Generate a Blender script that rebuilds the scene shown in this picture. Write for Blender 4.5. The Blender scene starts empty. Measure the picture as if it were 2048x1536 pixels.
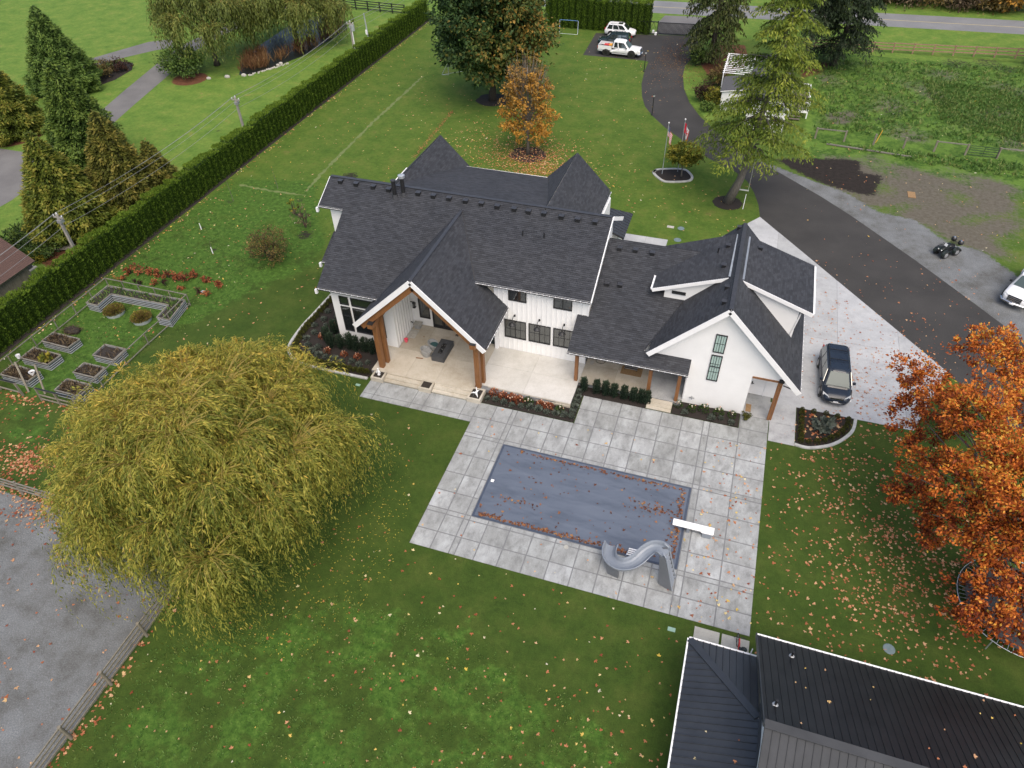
import bpy, math, random
import numpy as np
from mathutils import Vector, Matrix, Quaternion

SC = bpy.context.scene
COL = SC.collection
RAD = math.radians
PI = math.pi
rnd = random.Random(7)
NP = np.random.default_rng(11)

# ---------------------------------------------------------------- camera, sky, sun, exposure
CAM_H = 35.0
F_PX = 1420.0                       # focal length in pixels of a 2048 px wide picture
PITCH, ROLL, YAW = 0.75754024, 0.02554685, 0.33275952
_f = np.array([-math.sin(YAW) * math.cos(PITCH), math.cos(YAW) * math.cos(PITCH), -math.sin(PITCH)])
_r = np.array([math.cos(YAW), math.sin(YAW), 0.0])
_d = np.cross(_f, _r)
_r2 = math.cos(ROLL) * _r + math.sin(ROLL) * _d
_d2 = -math.sin(ROLL) * _r + math.cos(ROLL) * _d
ROT = np.stack([_r2, _d2, _f], 1)
cam = bpy.data.objects.new('camera', bpy.data.cameras.new('camera'))
COL.objects.link(cam)
mw = Matrix.Identity(4)
for i in range(3):
    mw[i][0], mw[i][1], mw[i][2] = _r2[i], -_d2[i], -_f[i]
mw[2][3] = CAM_H
cam.matrix_world = mw
cam.data.sensor_width = 36.0
cam.data.lens = F_PX / 2048 * 36.0
cam.data.clip_start = 0.5
cam.data.clip_end = 6000.0
SC.camera = cam

SUN_EL, SUN_AZ = RAD(58), RAD(150)   # azimuth clockwise from +Y
W = bpy.data.worlds.new('World')
SC.world = W
W.use_nodes = True
wn = W.node_tree.nodes
sky = wn.new('ShaderNodeTexSky')
sky.sky_type = 'NISHITA'
sky.sun_disc = False
sky.sun_elevation = SUN_EL
sky.sun_rotation = SUN_AZ
sky.air_density = 1.0
sky.dust_density = 4.0
sky.ozone_density = 0.6
W.node_tree.links.new(sky.outputs[0], wn['Background'].inputs[0])
wn['Background'].inputs[1].default_value = 0.115

sun = bpy.data.objects.new('sun', bpy.data.lights.new('sun', 'SUN'))
COL.objects.link(sun)
sun.data.energy = 1.25
sun.data.angle = RAD(60)
sun.data.color = (1.0, 0.92, 0.81)
_sd = Vector((math.sin(SUN_AZ) * math.cos(SUN_EL), math.cos(SUN_AZ) * math.cos(SUN_EL), math.sin(SUN_EL)))
sun.rotation_euler = _sd.to_track_quat('Z', 'Y').to_euler()
sun.location = (30, -30, 60)

SC.view_settings.view_transform = 'Standard'
SC.view_settings.look = 'None'
SC.view_settings.exposure = 0.9
SC.view_settings.gamma = 1.0
SC.view_settings.use_curve_mapping = False

# ---------------------------------------------------------------- survey: turning photo pixels into ground points
def ray(u, v):
    return ROT @ np.array([(u - 1024) / F_PX, (v - 768) / F_PX, 1.0])

def G(u, v, z=0.0):
    """point of the level z that is seen at pixel (u, v)"""
    r = ray(u, v)
    t = (z - CAM_H) / r[2]
    return Vector((t * r[0], t * r[1], z))

def GY(u, v, y):
    r = ray(u, v)
    t = y / r[1]
    return Vector((t * r[0], y, CAM_H + t * r[2]))

def GPL(u, v, y0, z0, m):
    """point of the roof plane z = z0 + m (y - y0) seen at (u, v)"""
    r = ray(u, v)
    t = (z0 - CAM_H - m * y0) / (r[2] - m * r[1])
    return Vector((t * r[0], t * r[1], CAM_H + t * r[2]))

def GPX(u, v, x0, z0, m):
    r = ray(u, v)
    t = (z0 - CAM_H - m * x0) / (r[2] - m * r[0])
    return Vector((t * r[0], t * r[1], CAM_H + t * r[2]))

# ---------------------------------------------------------------- object helpers
LOC = {}

def link(o, parent=None):
    COL.objects.link(o)
    if parent is not None:
        o.parent = parent
    return o

def tag(o, label=None, cat=None, group=None, kind=None):
    if label: o['label'] = label
    if cat: o['category'] = cat
    if group: o['group'] = group
    if kind: o['kind'] = kind
    return o

def thing(name, label, cat, loc=(0, 0, 0), rz=0.0, group=None):
    o = bpy.data.objects.new(name, None)
    o.empty_display_size = 0.3
    link(o)
    o.location = loc
    o.rotation_euler = (0, 0, rz)
    LOC[o.name] = Vector(loc)
    return tag(o, label, cat, group)

def copy_tree(o, parent=None):
    c = o.copy()
    COL.objects.link(c)
    c.parent = parent
    for ch in o.children:
        copy_tree(ch, c)
    return c

def dup(o, loc, rz=0.0, label=None, scale=None):
    c = copy_tree(o)
    c.location = loc
    c.rotation_euler = (0, 0, rz)
    if scale: c.scale = scale if hasattr(scale, '__len__') else (scale,) * 3
    if label: c['label'] = label
    LOC[c.name] = Vector(loc)
    return c

def root_loc(p):
    while p is not None:
        if p.name in LOC:
            return LOC[p.name]
        p = p.parent
    return Vector((0, 0, 0))

class MB:
    """collects shapes into one mesh"""
    def __init__(s):
        s.v, s.f, s.uv, s.mi, s.cm = [], [], {}, [], 0
    def vert(s, p):
        s.v.append(tuple(p)); return len(s.v) - 1
    def face(s, pts, uv=None):
        idx = [s.vert(p) for p in pts]
        if uv: s.uv[len(s.f)] = uv
        s.f.append(idx); s.mi.append(s.cm)
        return s
    def box(s, x0, x1, y0, y1, z0, z1):
        p = [(x0,y0,z0),(x1,y0,z0),(x1,y1,z0),(x0,y1,z0),(x0,y0,z1),(x1,y0,z1),(x1,y1,z1),(x0,y1,z1)]
        b = len(s.v); s.v += p
        for q in ((0,3,2,1),(4,5,6,7),(0,1,5,4),(1,2,6,5),(2,3,7,6),(3,0,4,7)):
            s.f.append([b + i for i in q]); s.mi.append(s.cm)
        return s
    def bar(s, a, b, w, h, up=(0, 0, 1)):
        """rectangular bar from a to b"""
        a, b = Vector(a), Vector(b)
        d = (b - a).normalized()
        up = Vector(up)
        if abs(d.dot(up)) > 0.98: up = Vector((0, 1, 0))
        sx = d.cross(up).normalized() * (w / 2)
        sy = sx.cross(d).normalized() * (h / 2)
        p = [a - sx - sy, a + sx - sy, a + sx + sy, a - sx + sy, b - sx - sy, b + sx - sy, b + sx + sy, b - sx + sy]
        base = len(s.v); s.v += [tuple(q) for q in p]
        for q in ((0,1,2,3),(4,7,6,5),(0,4,5,1),(1,5,6,2),(2,6,7,3),(3,7,4,0)):
            s.f.append([base + i for i in q]); s.mi.append(s.cm)
        return s
    def tube(s, path, r, n=6, cap=True):
        path = [Vector(p) for p in path]
        rr = r if hasattr(r, '__len__') else [r] * len(path)
        rings = []
        ref = Vector((0.31, 0.2, 0.93))
        for i, p in enumerate(path):
            d = (path[min(i + 1, len(path) - 1)] - path[max(i - 1, 0)]).normalized()
            if abs(d.dot(ref)) > 0.95: ref = Vector((1, 0, 0.1)).normalized()
            x = d.cross(ref).normalized(); y = d.cross(x)
            base = len(s.v)
            for k in range(n):
                a = 2 * PI * k / n
                s.v.append(tuple(p + x * (rr[i] * math.cos(a)) + y * (rr[i] * math.sin(a))))
            rings.append(base)
        for a, b in zip(rings, rings[1:]):
            for k in range(n):
                s.f.append([a + k, a + (k + 1) % n, b + (k + 1) % n, b + k]); s.mi.append(s.cm)
        if cap:
            s.f.append([rings[0] + k for k in range(n)][::-1]); s.mi.append(s.cm)
            s.f.append([rings[-1] + k for k in range(n)]); s.mi.append(s.cm)
        return s
    def cyl(s, p, r, h, n=12, r2=None):
        p = Vector(p)
        return s.tube([p, p + Vector((0, 0, h))], [r, r if r2 is None else r2], n)
    def lathe(s, p, prof, n=12):
        """prof: list of (radius, z)"""
        base = len(s.v)
        for (r, z) in prof:
            for k in range(n):
                a = 2 * PI * k / n
                s.v.append((p[0] + r * math.cos(a), p[1] + r * math.sin(a), p[2] + z))
        for i in range(len(prof) - 1):
            for k in range(n):
                a = base + i * n
                s.f.append([a + k, a + (k + 1) % n, a + n + (k + 1) % n, a + n + k]); s.mi.append(s.cm)
        s.f.append([base + k for k in range(n)][::-1]); s.mi.append(s.cm)
        a = base + (len(prof) - 1) * n
        s.f.append([a + k for k in range(n)]); s.mi.append(s.cm)
        return s
    def prism(s, poly, z0, z1):
        """poly: list of (x, y), either winding"""
        A = sum(p[0] * q[1] - q[0] * p[1] for p, q in zip(poly, poly[1:] + poly[:1]))
        if A < 0: poly = poly[::-1]
        b = len(s.v); n = len(poly)
        s.v += [(p[0], p[1], z0) for p in poly] + [(p[0], p[1], z1) for p in poly]
        s.f.append([b + i for i in range(n)][::-1]); s.f.append([b + n + i for i in range(n)])
        s.mi += [s.cm, s.cm]
        for i in range(n):
            j = (i + 1) % n
            s.f.append([b + i, b + j, b + n + j, b + n + i]); s.mi.append(s.cm)
        return s
    def slab3(s, poly, off):
        """solid between a 3D polygon and the same polygon shifted by off"""
        b = len(s.v); n = len(poly); off = Vector(off)
        s.v += [tuple(p) for p in poly] + [tuple(Vector(p) + off) for p in poly]
        s.f.append([b + i for i in range(n)]); s.f.append([b + n + i for i in range(n)][::-1])
        s.mi += [s.cm, s.cm]
        for i in range(n):
            j = (i + 1) % n
            s.f.append([b + i, b + n + i, b + n + j, b + j]); s.mi.append(s.cm)
        return s
    def loft(s, rings, caps=True, closed=True):
        n = len(rings[0]); base = len(s.v)
        for r in rings: s.v += [tuple(p) for p in r]
        for i in range(len(rings) - 1):
            for k in range(n if closed else n - 1):
                a = base + i * n
                s.f.append([a + k, a + (k + 1) % n, a + n + (k + 1) % n, a + n + k]); s.mi.append(s.cm)
        if caps:
            s.f.append([base + k for k in range(n)][::-1]); s.mi.append(s.cm)
            a = base + (len(rings) - 1) * n
            s.f.append([a + k for k in range(n)]); s.mi.append(s.cm)
        return s
    def sphere(s, c, r, nu=8, nv=5, sc=(1, 1, 1)):
        prof = [(max(r * math.sin(PI * i / nv), 0.001), -r * math.cos(PI * i / nv)) for i in range(nv + 1)]
        base = len(s.v)
        for (q, z) in prof:
            for k in range(nu):
                a = 2 * PI * k / nu
                s.v.append((c[0] + q * math.cos(a) * sc[0], c[1] + q * math.sin(a) * sc[1], c[2] + z * sc[2]))
        for i in range(nv):
            for k in range(nu):
                a = base + i * nu
                s.f.append([a + k, a + (k + 1) % nu, a + nu + (k + 1) % nu, a + nu + k]); s.mi.append(s.cm)
        return s
    def mesh(s, name, mats, shift=(0, 0, 0), smooth=False):
        me = bpy.data.meshes.new(name)
        sh = Vector(shift)
        me.from_pydata([tuple(Vector(p) - sh) for p in s.v] if sh.length else s.v, [], s.f)
        for m in (mats if isinstance(mats, (list, tuple)) else [mats]): me.materials.append(m)
        if any(s.mi): me.polygons.foreach_set('material_index', s.mi)
        if s.uv:
            uvl = me.uv_layers.new(name='UVMap')
            for fi, uv in s.uv.items():
                for li, c in zip(me.polygons[fi].loop_indices, uv): uvl.data[li].uv = c
        if smooth: me.polygons.foreach_set('use_smooth', [True] * len(me.polygons))
        me.update()
        return me
    def build(s, name, mats, parent=None, smooth=False, bevel=0.0):
        o = bpy.data.objects.new(name, s.mesh(name, mats, root_loc(parent), smooth))
        link(o, parent)
        if bevel:
            b = o.modifiers.new('bevel', 'BEVEL'); b.width = bevel; b.segments = 1; b.limit_method = 'ANGLE'
        return o

def cards(name, P, D, N, L, Wd, tint, mats, parent=None, local=False, seg=1, bend=0.0):
    """many kite shaped leaves as one mesh; tint is kept per leaf for the material"""
    P = np.asarray(P, float); n = len(P)
    D = D / np.linalg.norm(D, axis=1, keepdims=True)
    S = np.cross(D, N); S /= np.linalg.norm(S, axis=1, keepdims=True) + 1e-9
    L = np.broadcast_to(np.asarray(L, float), (n,))[:, None]
    Wd = np.broadcast_to(np.asarray(Wd, float), (n,))[:, None]
    if parent is not None and not local:
        P = P - np.array(root_loc(parent))
    V = np.empty((n, 4, 3))
    V[:, 0] = P
    V[:, 1] = P + D * L * 0.45 + S * Wd * 0.5
    V[:, 2] = P + D * L
    V[:, 3] = P + D * L * 0.45 - S * Wd * 0.5
    me = bpy.data.meshes.new(name)
    me.vertices.add(4 * n); me.loops.add(4 * n); me.polygons.add(n)
    me.vertices.foreach_set('co', V.ravel())
    me.loops.foreach_set('vertex_index', np.arange(4 * n, dtype=np.int32))
    me.polygons.foreach_set('loop_start', np.arange(0, 4 * n, 4, dtype=np.int32))
    me.polygons.foreach_set('loop_total', np.full(n, 4, dtype=np.int32))
    at = me.attributes.new('tint', 'FLOAT', 'POINT')
    at.data.foreach_set('value', np.repeat(np.clip(tint, 0, 1), 4).astype(np.float32))
    me.materials.append(mats)
    me.update(calc_edges=True)
    o = bpy.data.objects.new(name, me)
    return link(o, parent)

def rdir(n):
    v = NP.normal(size=(n, 3)); return v / np.linalg.norm(v, axis=1, keepdims=True)

ORD = ['first', 'second', 'third', 'fourth', 'fifth', 'sixth', 'seventh', 'eighth', 'ninth', 'tenth', 'eleventh', 'twelfth',
       'thirteenth', 'fourteenth', 'fifteenth', 'sixteenth', 'seventeenth', 'eighteenth', 'nineteenth', 'twentieth']

# ---------------------------------------------------------------- materials
def srgb(*c):
    return tuple(((x / 255 + 0.055) / 1.055) ** 2.4 if x > 10 else x / 255 / 12.92 for x in c)

def newmat(name):
    m = bpy.data.materials.new(name); m.use_nodes = True
    nt = m.node_tree
    return m, nt, nt.nodes, nt.links, nt.nodes['Principled BSDF']

def ramp(nodes, stops):
    r = nodes.new('ShaderNodeValToRGB')
    e = r.color_ramp.elements
    while len(e) < len(stops): e.new(0.5)
    for el, (p, c) in zip(e, stops):
        el.position = p; el.color = (*c, 1) if len(c) == 3 else c
    return r

def M(name, c1, c2=None, scale=3.0, rough=0.7, metal=0.0, bump=0.0, bscale=None, stretch=(1, 1, 1), detail=6.0, spec=0.5, c3=None):
    """general surface: one or more tones broken up by noise, with optional fine relief"""
    m, nt, N, Lk, b = newmat(name)
    b.inputs['Roughness'].default_value = rough
    b.inputs['Metallic'].default_value = metal
    b.inputs['Specular IOR Level'].default_value = spec
    tc = N.new('ShaderNodeTexCoord'); mp = N.new('ShaderNodeMapping')
    mp.inputs['Scale'].default_value = stretch
    Lk.new(tc.outputs['Object'], mp.inputs[0])
    if c2 is None:
        c2 = tuple(min(x * 1.15 + 0.004, 1) for x in c1); c1 = tuple(x * 0.9 for x in c1)
    nz = N.new('ShaderNodeTexNoise'); nz.inputs['Scale'].default_value = scale; nz.inputs['Detail'].default_value = detail
    nz.inputs['Roughness'].default_value = 0.65
    Lk.new(mp.outputs[0], nz.inputs['Vector'])
    st = [(0.3, c1), (0.7, c2)] if c3 is None else [(0.28, c1), (0.5, c2), (0.72, c3)]
    r = ramp(N, st)
    Lk.new(nz.outputs['Fac'], r.inputs[0]); Lk.new(r.outputs[0], b.inputs['Base Color'])
    if bump:
        n2 = N.new('ShaderNodeTexNoise'); n2.inputs['Scale'].default_value = bscale or scale * 6; n2.inputs['Detail'].default_value = 4
        Lk.new(mp.outputs[0], n2.inputs['Vector'])
        bp = N.new('ShaderNodeBump'); bp.inputs['Strength'].default_value = bump; bp.inputs['Distance'].default_value = 0.02
        Lk.new(n2.outputs['Fac'], bp.inputs['Height']); Lk.new(bp.outputs[0], b.inputs['Normal'])
    return m

def leafmat(name, stops, rough=0.6, trans=0.3):
    """foliage: tone taken from each leaf's own tint value"""
    m, nt, N, Lk, b = newmat(name)
    at = N.new('ShaderNodeAttribute'); at.attribute_name = 'tint'
    r = ramp(N, stops)
    Lk.new(at.outputs['Fac'], r.inputs[0])
    b.inputs['Roughness'].default_value = rough
    b.inputs['Specular IOR Level'].default_value = 0.25
    Lk.new(r.outputs[0], b.inputs['Base Color'])
    t = N.new('ShaderNodeBsdfTranslucent'); Lk.new(r.outputs[0], t.inputs[0])
    mx = N.new('ShaderNodeMixShader'); mx.inputs[0].default_value = trans
    Lk.new(b.outputs[0], mx.inputs[1]); Lk.new(t.outputs[0], mx.inputs[2])
    Lk.new(mx.outputs[0], N['Material Output'].inputs[0])
    return m

def glassmat(name, tint=(0.015, 0.018, 0.02), refl=0.16, rough=0.03, mul=0.6):
    m, nt, N, Lk, b = newmat(name)
    b.inputs['Base Color'].default_value = (*tint, 1)
    b.inputs['Roughness'].default_value = 0.4; b.inputs['Specular IOR Level'].default_value = 0.1
    g = N.new('ShaderNodeBsdfGlossy'); g.inputs['Roughness'].default_value = rough
    g.inputs['Color'].default_value = (0.9, 0.93, 0.92, 1)
    fr = N.new('ShaderNodeLayerWeight'); fr.inputs[0].default_value = 0.5
    ml = N.new('ShaderNodeMath'); ml.operation = 'MULTIPLY_ADD'
    ml.inputs[1].default_value = mul; ml.inputs[2].default_value = refl
    pw = N.new('ShaderNodeMath'); pw.operation = 'POWER'; pw.inputs[1].default_value = 2.5
    Lk.new(fr.outputs['Facing'], pw.inputs[0]); Lk.new(pw.outputs[0], ml.inputs[0])
    mx = N.new('ShaderNodeMixShader')
    Lk.new(ml.outputs[0], mx.inputs[0]); Lk.new(b.outputs[0], mx.inputs[1]); Lk.new(g.outputs[0], mx.inputs[2])
    Lk.new(mx.outputs[0], N['Material Output'].inputs[0])
    return m

def shingle_mat():
    """asphalt shingles: single tabs of slightly different greys, in roof coordinates"""
    m, nt, N, Lk, b = newmat('asphalt_shingles')
    uv = N.new('ShaderNodeUVMap')
    br = N.new('ShaderNodeTexBrick')
    br.inputs['Scale'].default_value = 1.0
    br.inputs['Brick Width'].default_value = 0.34; br.inputs['Row Height'].default_value = 0.15
    br.inputs['Mortar Size'].default_value = 0.004; br.inputs['Mortar Smooth'].default_value = 0.3; br.inputs['Bias'].default_value = 0.0
    br.inputs['Color1'].default_value = (0.029, 0.031, 0.036, 1); br.inputs['Color2'].default_value = (0.049, 0.052, 0.06, 1)
    br.inputs['Mortar'].default_value = (0.012, 0.012, 0.014, 1)
    Lk.new(uv.outputs[0], br.inputs['Vector'])
    # damp streaks lying along the courses
    mp = N.new('ShaderNodeMapping'); mp.inputs['Scale'].default_value = (1.3, 7.0, 1)
    Lk.new(uv.outputs[0], mp.inputs[0])
    nz = N.new('ShaderNodeTexNoise'); nz.inputs['Scale'].default_value = 1.0; nz.inputs['Detail'].default_value = 5; nz.inputs['Roughness'].default_value = 0.7
    Lk.new(mp.outputs[0], nz.inputs['Vector'])
    r = ramp(N, [(0.38, (0.74, 0.74, 0.75)), (0.52, (1, 1, 1))])
    Lk.new(nz.outputs['Fac'], r.inputs[0])
    n2 = N.new('ShaderNodeTexNoise'); n2.inputs['Scale'].default_value = 0.35; n2.inputs['Detail'].default_value = 3
    Lk.new(uv.outputs[0], n2.inputs['Vector'])
    r2 = ramp(N, [(0.35, (0.9, 0.91, 0.93)), (0.65, (1.05, 1.04, 1.03))])
    Lk.new(n2.outputs['Fac'], r2.inputs[0])
    m1 = N.new('ShaderNodeMix'); m1.data_type = 'RGBA'; m1.blend_type = 'MULTIPLY'; m1.inputs[0].default_value = 1
    Lk.new(br.outputs['Color'], m1.inputs[6]); Lk.new(r.outputs[0], m1.inputs[7])
    m2 = N.new('ShaderNodeMix'); m2.data_type = 'RGBA'; m2.blend_type = 'MULTIPLY'; m2.inputs[0].default_value = 1
    Lk.new(m1.outputs[2], m2.inputs[6]); Lk.new(r2.outputs[0], m2.inputs[7])
    Lk.new(m2.outputs[2], b.inputs['Base Color'])
    b.inputs['Roughness'].default_value = 0.75
    b.inputs['Specular IOR Level'].default_value = 0.35
    n3 = N.new('ShaderNodeTexNoise'); n3.inputs['Scale'].default_value = 40; n3.inputs['Detail'].default_value = 2
    Lk.new(uv.outputs[0], n3.inputs['Vector'])
    bp = N.new('ShaderNodeBump'); bp.inputs['Strength'].default_value = 0.4; bp.inputs['Distance'].default_value = 0.01
    Lk.new(n3.outputs['Fac'], bp.inputs['Height']); Lk.new(bp.outputs[0], b.inputs['Normal'])
    return m

MT = {}
MT['shingle'] = shingle_mat()
MT['white'] = M('white_paint', (0.76, 0.76, 0.75), (0.82, 0.82, 0.81), 0.8, 0.55)
MT['trim'] = M('white_trim', (0.78, 0.78, 0.78), (0.84, 0.84, 0.84), 2, 0.45)
MT['black'] = M('black_paint', (0.012, 0.012, 0.013), (0.022, 0.022, 0.024), 4, 0.4)
MT['iron'] = M('black_iron', (0.014, 0.015, 0.017), (0.03, 0.03, 0.032), 6, 0.5, 0.3)
MT['gutter'] = M('dark_gutter', (0.03, 0.031, 0.035), (0.05, 0.05, 0.055), 4, 0.4)
MT['cedarwood'] = M('stained_cedar', (0.16, 0.066, 0.022), (0.27, 0.125, 0.048), 5, 0.55, stretch=(3, 3, 0.35), bump=0.15)
MT['oldwood'] = M('weathered_wood', (0.13, 0.115, 0.085), (0.24, 0.215, 0.165), 4, 0.85, stretch=(2, 2, 0.6), bump=0.3)
MT['greywood'] = M('grey_wood', (0.13, 0.12, 0.1), (0.23, 0.215, 0.18), 4, 0.85, bump=0.2)
MT['redwood'] = M('red_brown_wood', (0.2, 0.115, 0.075), (0.34, 0.21, 0.15), 4, 0.8, bump=0.2)
MT['porch'] = M('cream_concrete', (0.46, 0.42, 0.34), (0.6, 0.56, 0.48), 0.9, 0.75, bump=0.1, bscale=20, c3=(0.66, 0.62, 0.55))
MT['glass'] = glassmat('window_glass')
MT['glassgreen'] = glassmat('obscured_glass', (0.36, 0.5, 0.45), 0.12, 0.2)
MT['carglass'] = glassmat('car_glass', (0.02, 0.028, 0.03), 0.2, 0.05)
MT['windscreen'] = glassmat('windscreen_glass', (0.055, 0.08, 0.08), 0.025, 0.15, 0.1)
MT['tyre'] = M('tyre_rubber', (0.012, 0.012, 0.012), (0.022, 0.022, 0.021), 8, 0.85)
MT['rim'] = M('alloy', (0.3, 0.3, 0.31), (0.42, 0.42, 0.43), 8, 0.35, 0.8)
MT['darkrim'] = M('black_alloy', (0.02, 0.02, 0.02), (0.035, 0.035, 0.035), 8, 0.4, 0.5)
MT['chrome'] = M('chrome', (0.55, 0.56, 0.57), (0.68, 0.69, 0.7), 3, 0.16, 1.0)
MT['lamp_lens'] = M('lamp_lens', (0.5, 0.52, 0.52), (0.65, 0.66, 0.66), 9, 0.15)
MT['red_lens'] = M('red_lens', (0.25, 0.01, 0.01), (0.35, 0.02, 0.015), 9, 0.2)
MT['whitecar'] = M('white_car_paint', (0.72, 0.72, 0.73), (0.78, 0.78, 0.79), 0.6, 0.22)
MT['bluecar'] = M('dark_blue_car_paint', (0.012, 0.018, 0.03), (0.02, 0.028, 0.042), 1.5, 0.22)
MT['greencar'] = M('dark_teal_car_paint', (0.012, 0.024, 0.028), (0.02, 0.036, 0.04), 1.5, 0.25)
MT['galv'] = M('galvanised_steel', (0.36, 0.39, 0.42), (0.52, 0.55, 0.57), 3, 0.4, 0.4)
MT['steel'] = M('grey_steel', (0.3, 0.31, 0.32), (0.42, 0.43, 0.44), 4, 0.45, 0.5)
MT['mulch'] = M('dark_mulch', (0.008, 0.006, 0.005), (0.03, 0.022, 0.017), 26, 0.95, bump=0.9, bscale=30, detail=8)
MT['barkmulch'] = M('red_bark_mulch', (0.07, 0.028, 0.014), (0.14, 0.058, 0.03), 14, 0.95, bump=0.8, bscale=30)
MT['soil'] = M('garden_soil', (0.014, 0.011, 0.009), (0.04, 0.032, 0.025), 12, 0.95, bump=0.8, bscale=22)
MT['bark'] = M('grey_bark', (0.085, 0.072, 0.06), (0.2, 0.18, 0.155), 6, 0.9, stretch=(3, 3, 0.6), bump=0.6)
MT['darkbark'] = M('dark_bark', (0.03, 0.025, 0.02), (0.085, 0.07, 0.055), 6, 0.9, stretch=(3, 3, 0.6), bump=0.6)
MT['twig'] = M('orange_twig', (0.2, 0.15, 0.03), (0.3, 0.225, 0.05), 5, 0.7)
MT['polewood'] = M('pole_wood', (0.2, 0.18, 0.15), (0.34, 0.32, 0.28), 4, 0.85, stretch=(4, 4, 0.4))
MT['wire'] = M('grey_wire', (0.15, 0.155, 0.155), (0.22, 0.225, 0.225), 2, 0.6)
MT['cover'] = M('pool_cover_vinyl', (0.066, 0.082, 0.112), (0.1, 0.12, 0.158), 0.55, 0.5, bump=0.3, bscale=1.6, stretch=(0.5, 1.6, 1), c3=(0.112, 0.133, 0.172))
MT['covertrack'] = M('cover_track', (0.045, 0.058, 0.088), (0.062, 0.078, 0.11), 2, 0.45)
MT['slide'] = M('slide_plastic', (0.2, 0.225, 0.26), (0.235, 0.262, 0.3), 1.2, 0.35)
MT['slideside'] = M('slide_side_plastic', (0.11, 0.118, 0.132), (0.135, 0.145, 0.16), 1.2, 0.5)
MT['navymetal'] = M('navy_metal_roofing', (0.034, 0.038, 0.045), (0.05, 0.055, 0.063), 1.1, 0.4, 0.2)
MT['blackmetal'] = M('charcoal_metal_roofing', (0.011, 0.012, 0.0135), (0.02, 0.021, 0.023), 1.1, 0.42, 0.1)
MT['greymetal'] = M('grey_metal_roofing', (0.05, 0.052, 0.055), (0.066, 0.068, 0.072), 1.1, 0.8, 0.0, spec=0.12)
MT['firetable'] = M('charcoal_composite', (0.05, 0.053, 0.058), (0.072, 0.075, 0.08), 3, 0.6)
MT['wicker'] = M('grey_plastic', (0.26, 0.265, 0.26), (0.35, 0.35, 0.345), 6, 0.6)
MT['teal'] = M('teal_cushion', (0.02, 0.06, 0.065), (0.03, 0.085, 0.09), 6, 0.8)
MT['pink'] = M('pink_plastic', (0.75, 0.08, 0.14), (0.85, 0.14, 0.2), 5, 0.4)
MT['brownroof'] = M('brown_shingles', (0.06, 0.034, 0.028), (0.115, 0.066, 0.052), 3, 0.85, stretch=(1, 5, 5), bump=0.4)
MT['darkroof'] = M('grey_cabin_shingles', (0.055, 0.056, 0.06), (0.1, 0.1, 0.105), 4, 0.85, stretch=(4, 1, 4), bump=0.3)
MT['deckwood'] = M('deck_boards', (0.08, 0.065, 0.055), (0.15, 0.125, 0.105), 5, 0.85)
MT['ropes'] = M('rope', (0.5, 0.5, 0.42), (0.6, 0.6, 0.52), 5, 0.8)
MT['stone'] = M('pale_stone', (0.3, 0.285, 0.25), (0.48, 0.46, 0.42), 5, 0.85, bump=0.4)
MT['coir'] = M('coir_mat', (0.2, 0.12, 0.05), (0.32, 0.2, 0.1), 12, 0.95)
MT['greenlid'] = M('green_plastic_lid', (0.2, 0.33, 0.25), (0.27, 0.4, 0.32), 4, 0.6)
MT['bluelid'] = M('blue_grey_lid', (0.1, 0.15, 0.16), (0.16, 0.21, 0.22), 4, 0.6)
MT['red'] = M('red_paint', (0.5, 0.03, 0.03), (0.62, 0.05, 0.05), 3, 0.35)
MT['yellow'] = M('yellow_orange_plastic', (0.7, 0.3, 0.02), (0.8, 0.4, 0.04), 3, 0.5)
MT['blue'] = M('blue_paint', (0.06, 0.16, 0.36), (0.09, 0.22, 0.44), 3, 0.4)
MT['navy'] = M('flag_navy', (0.02, 0.03, 0.12), (0.03, 0.045, 0.16), 3, 0.8)
MT['flagred'] = M('flag_red', (0.5, 0.012, 0.03), (0.6, 0.02, 0.045), 3, 0.8)
MT['flagwhite'] = M('flag_white', (0.74, 0.74, 0.74), (0.8, 0.8, 0.8), 3, 0.8)
MT['wallbatten'] = M('white_batten', (0.78, 0.78, 0.77), (0.83, 0.83, 0.82), 1, 0.5)
MT['curbstone'] = M('kerb_concrete', (0.33, 0.33, 0.31), (0.48, 0.48, 0.46), 3, 0.8, bump=0.2)
MT['trampmat'] = M('black_mesh', (0.02, 0.021, 0.022), (0.04, 0.041, 0.042), 3, 0.75)
MT['khaki'] = M('olive_plastic', (0.012, 0.018, 0.015), (0.03, 0.04, 0.034), 4, 0.35)
MT['mesh'] = M('fence_mesh', (0.1, 0.11, 0.09), (0.16, 0.17, 0.15), 4, 0.6, 0.4)
MT['water'] = glassmat('pond_water', (0.012, 0.016, 0.014), 0.01, 0.06, 0.06)
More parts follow.
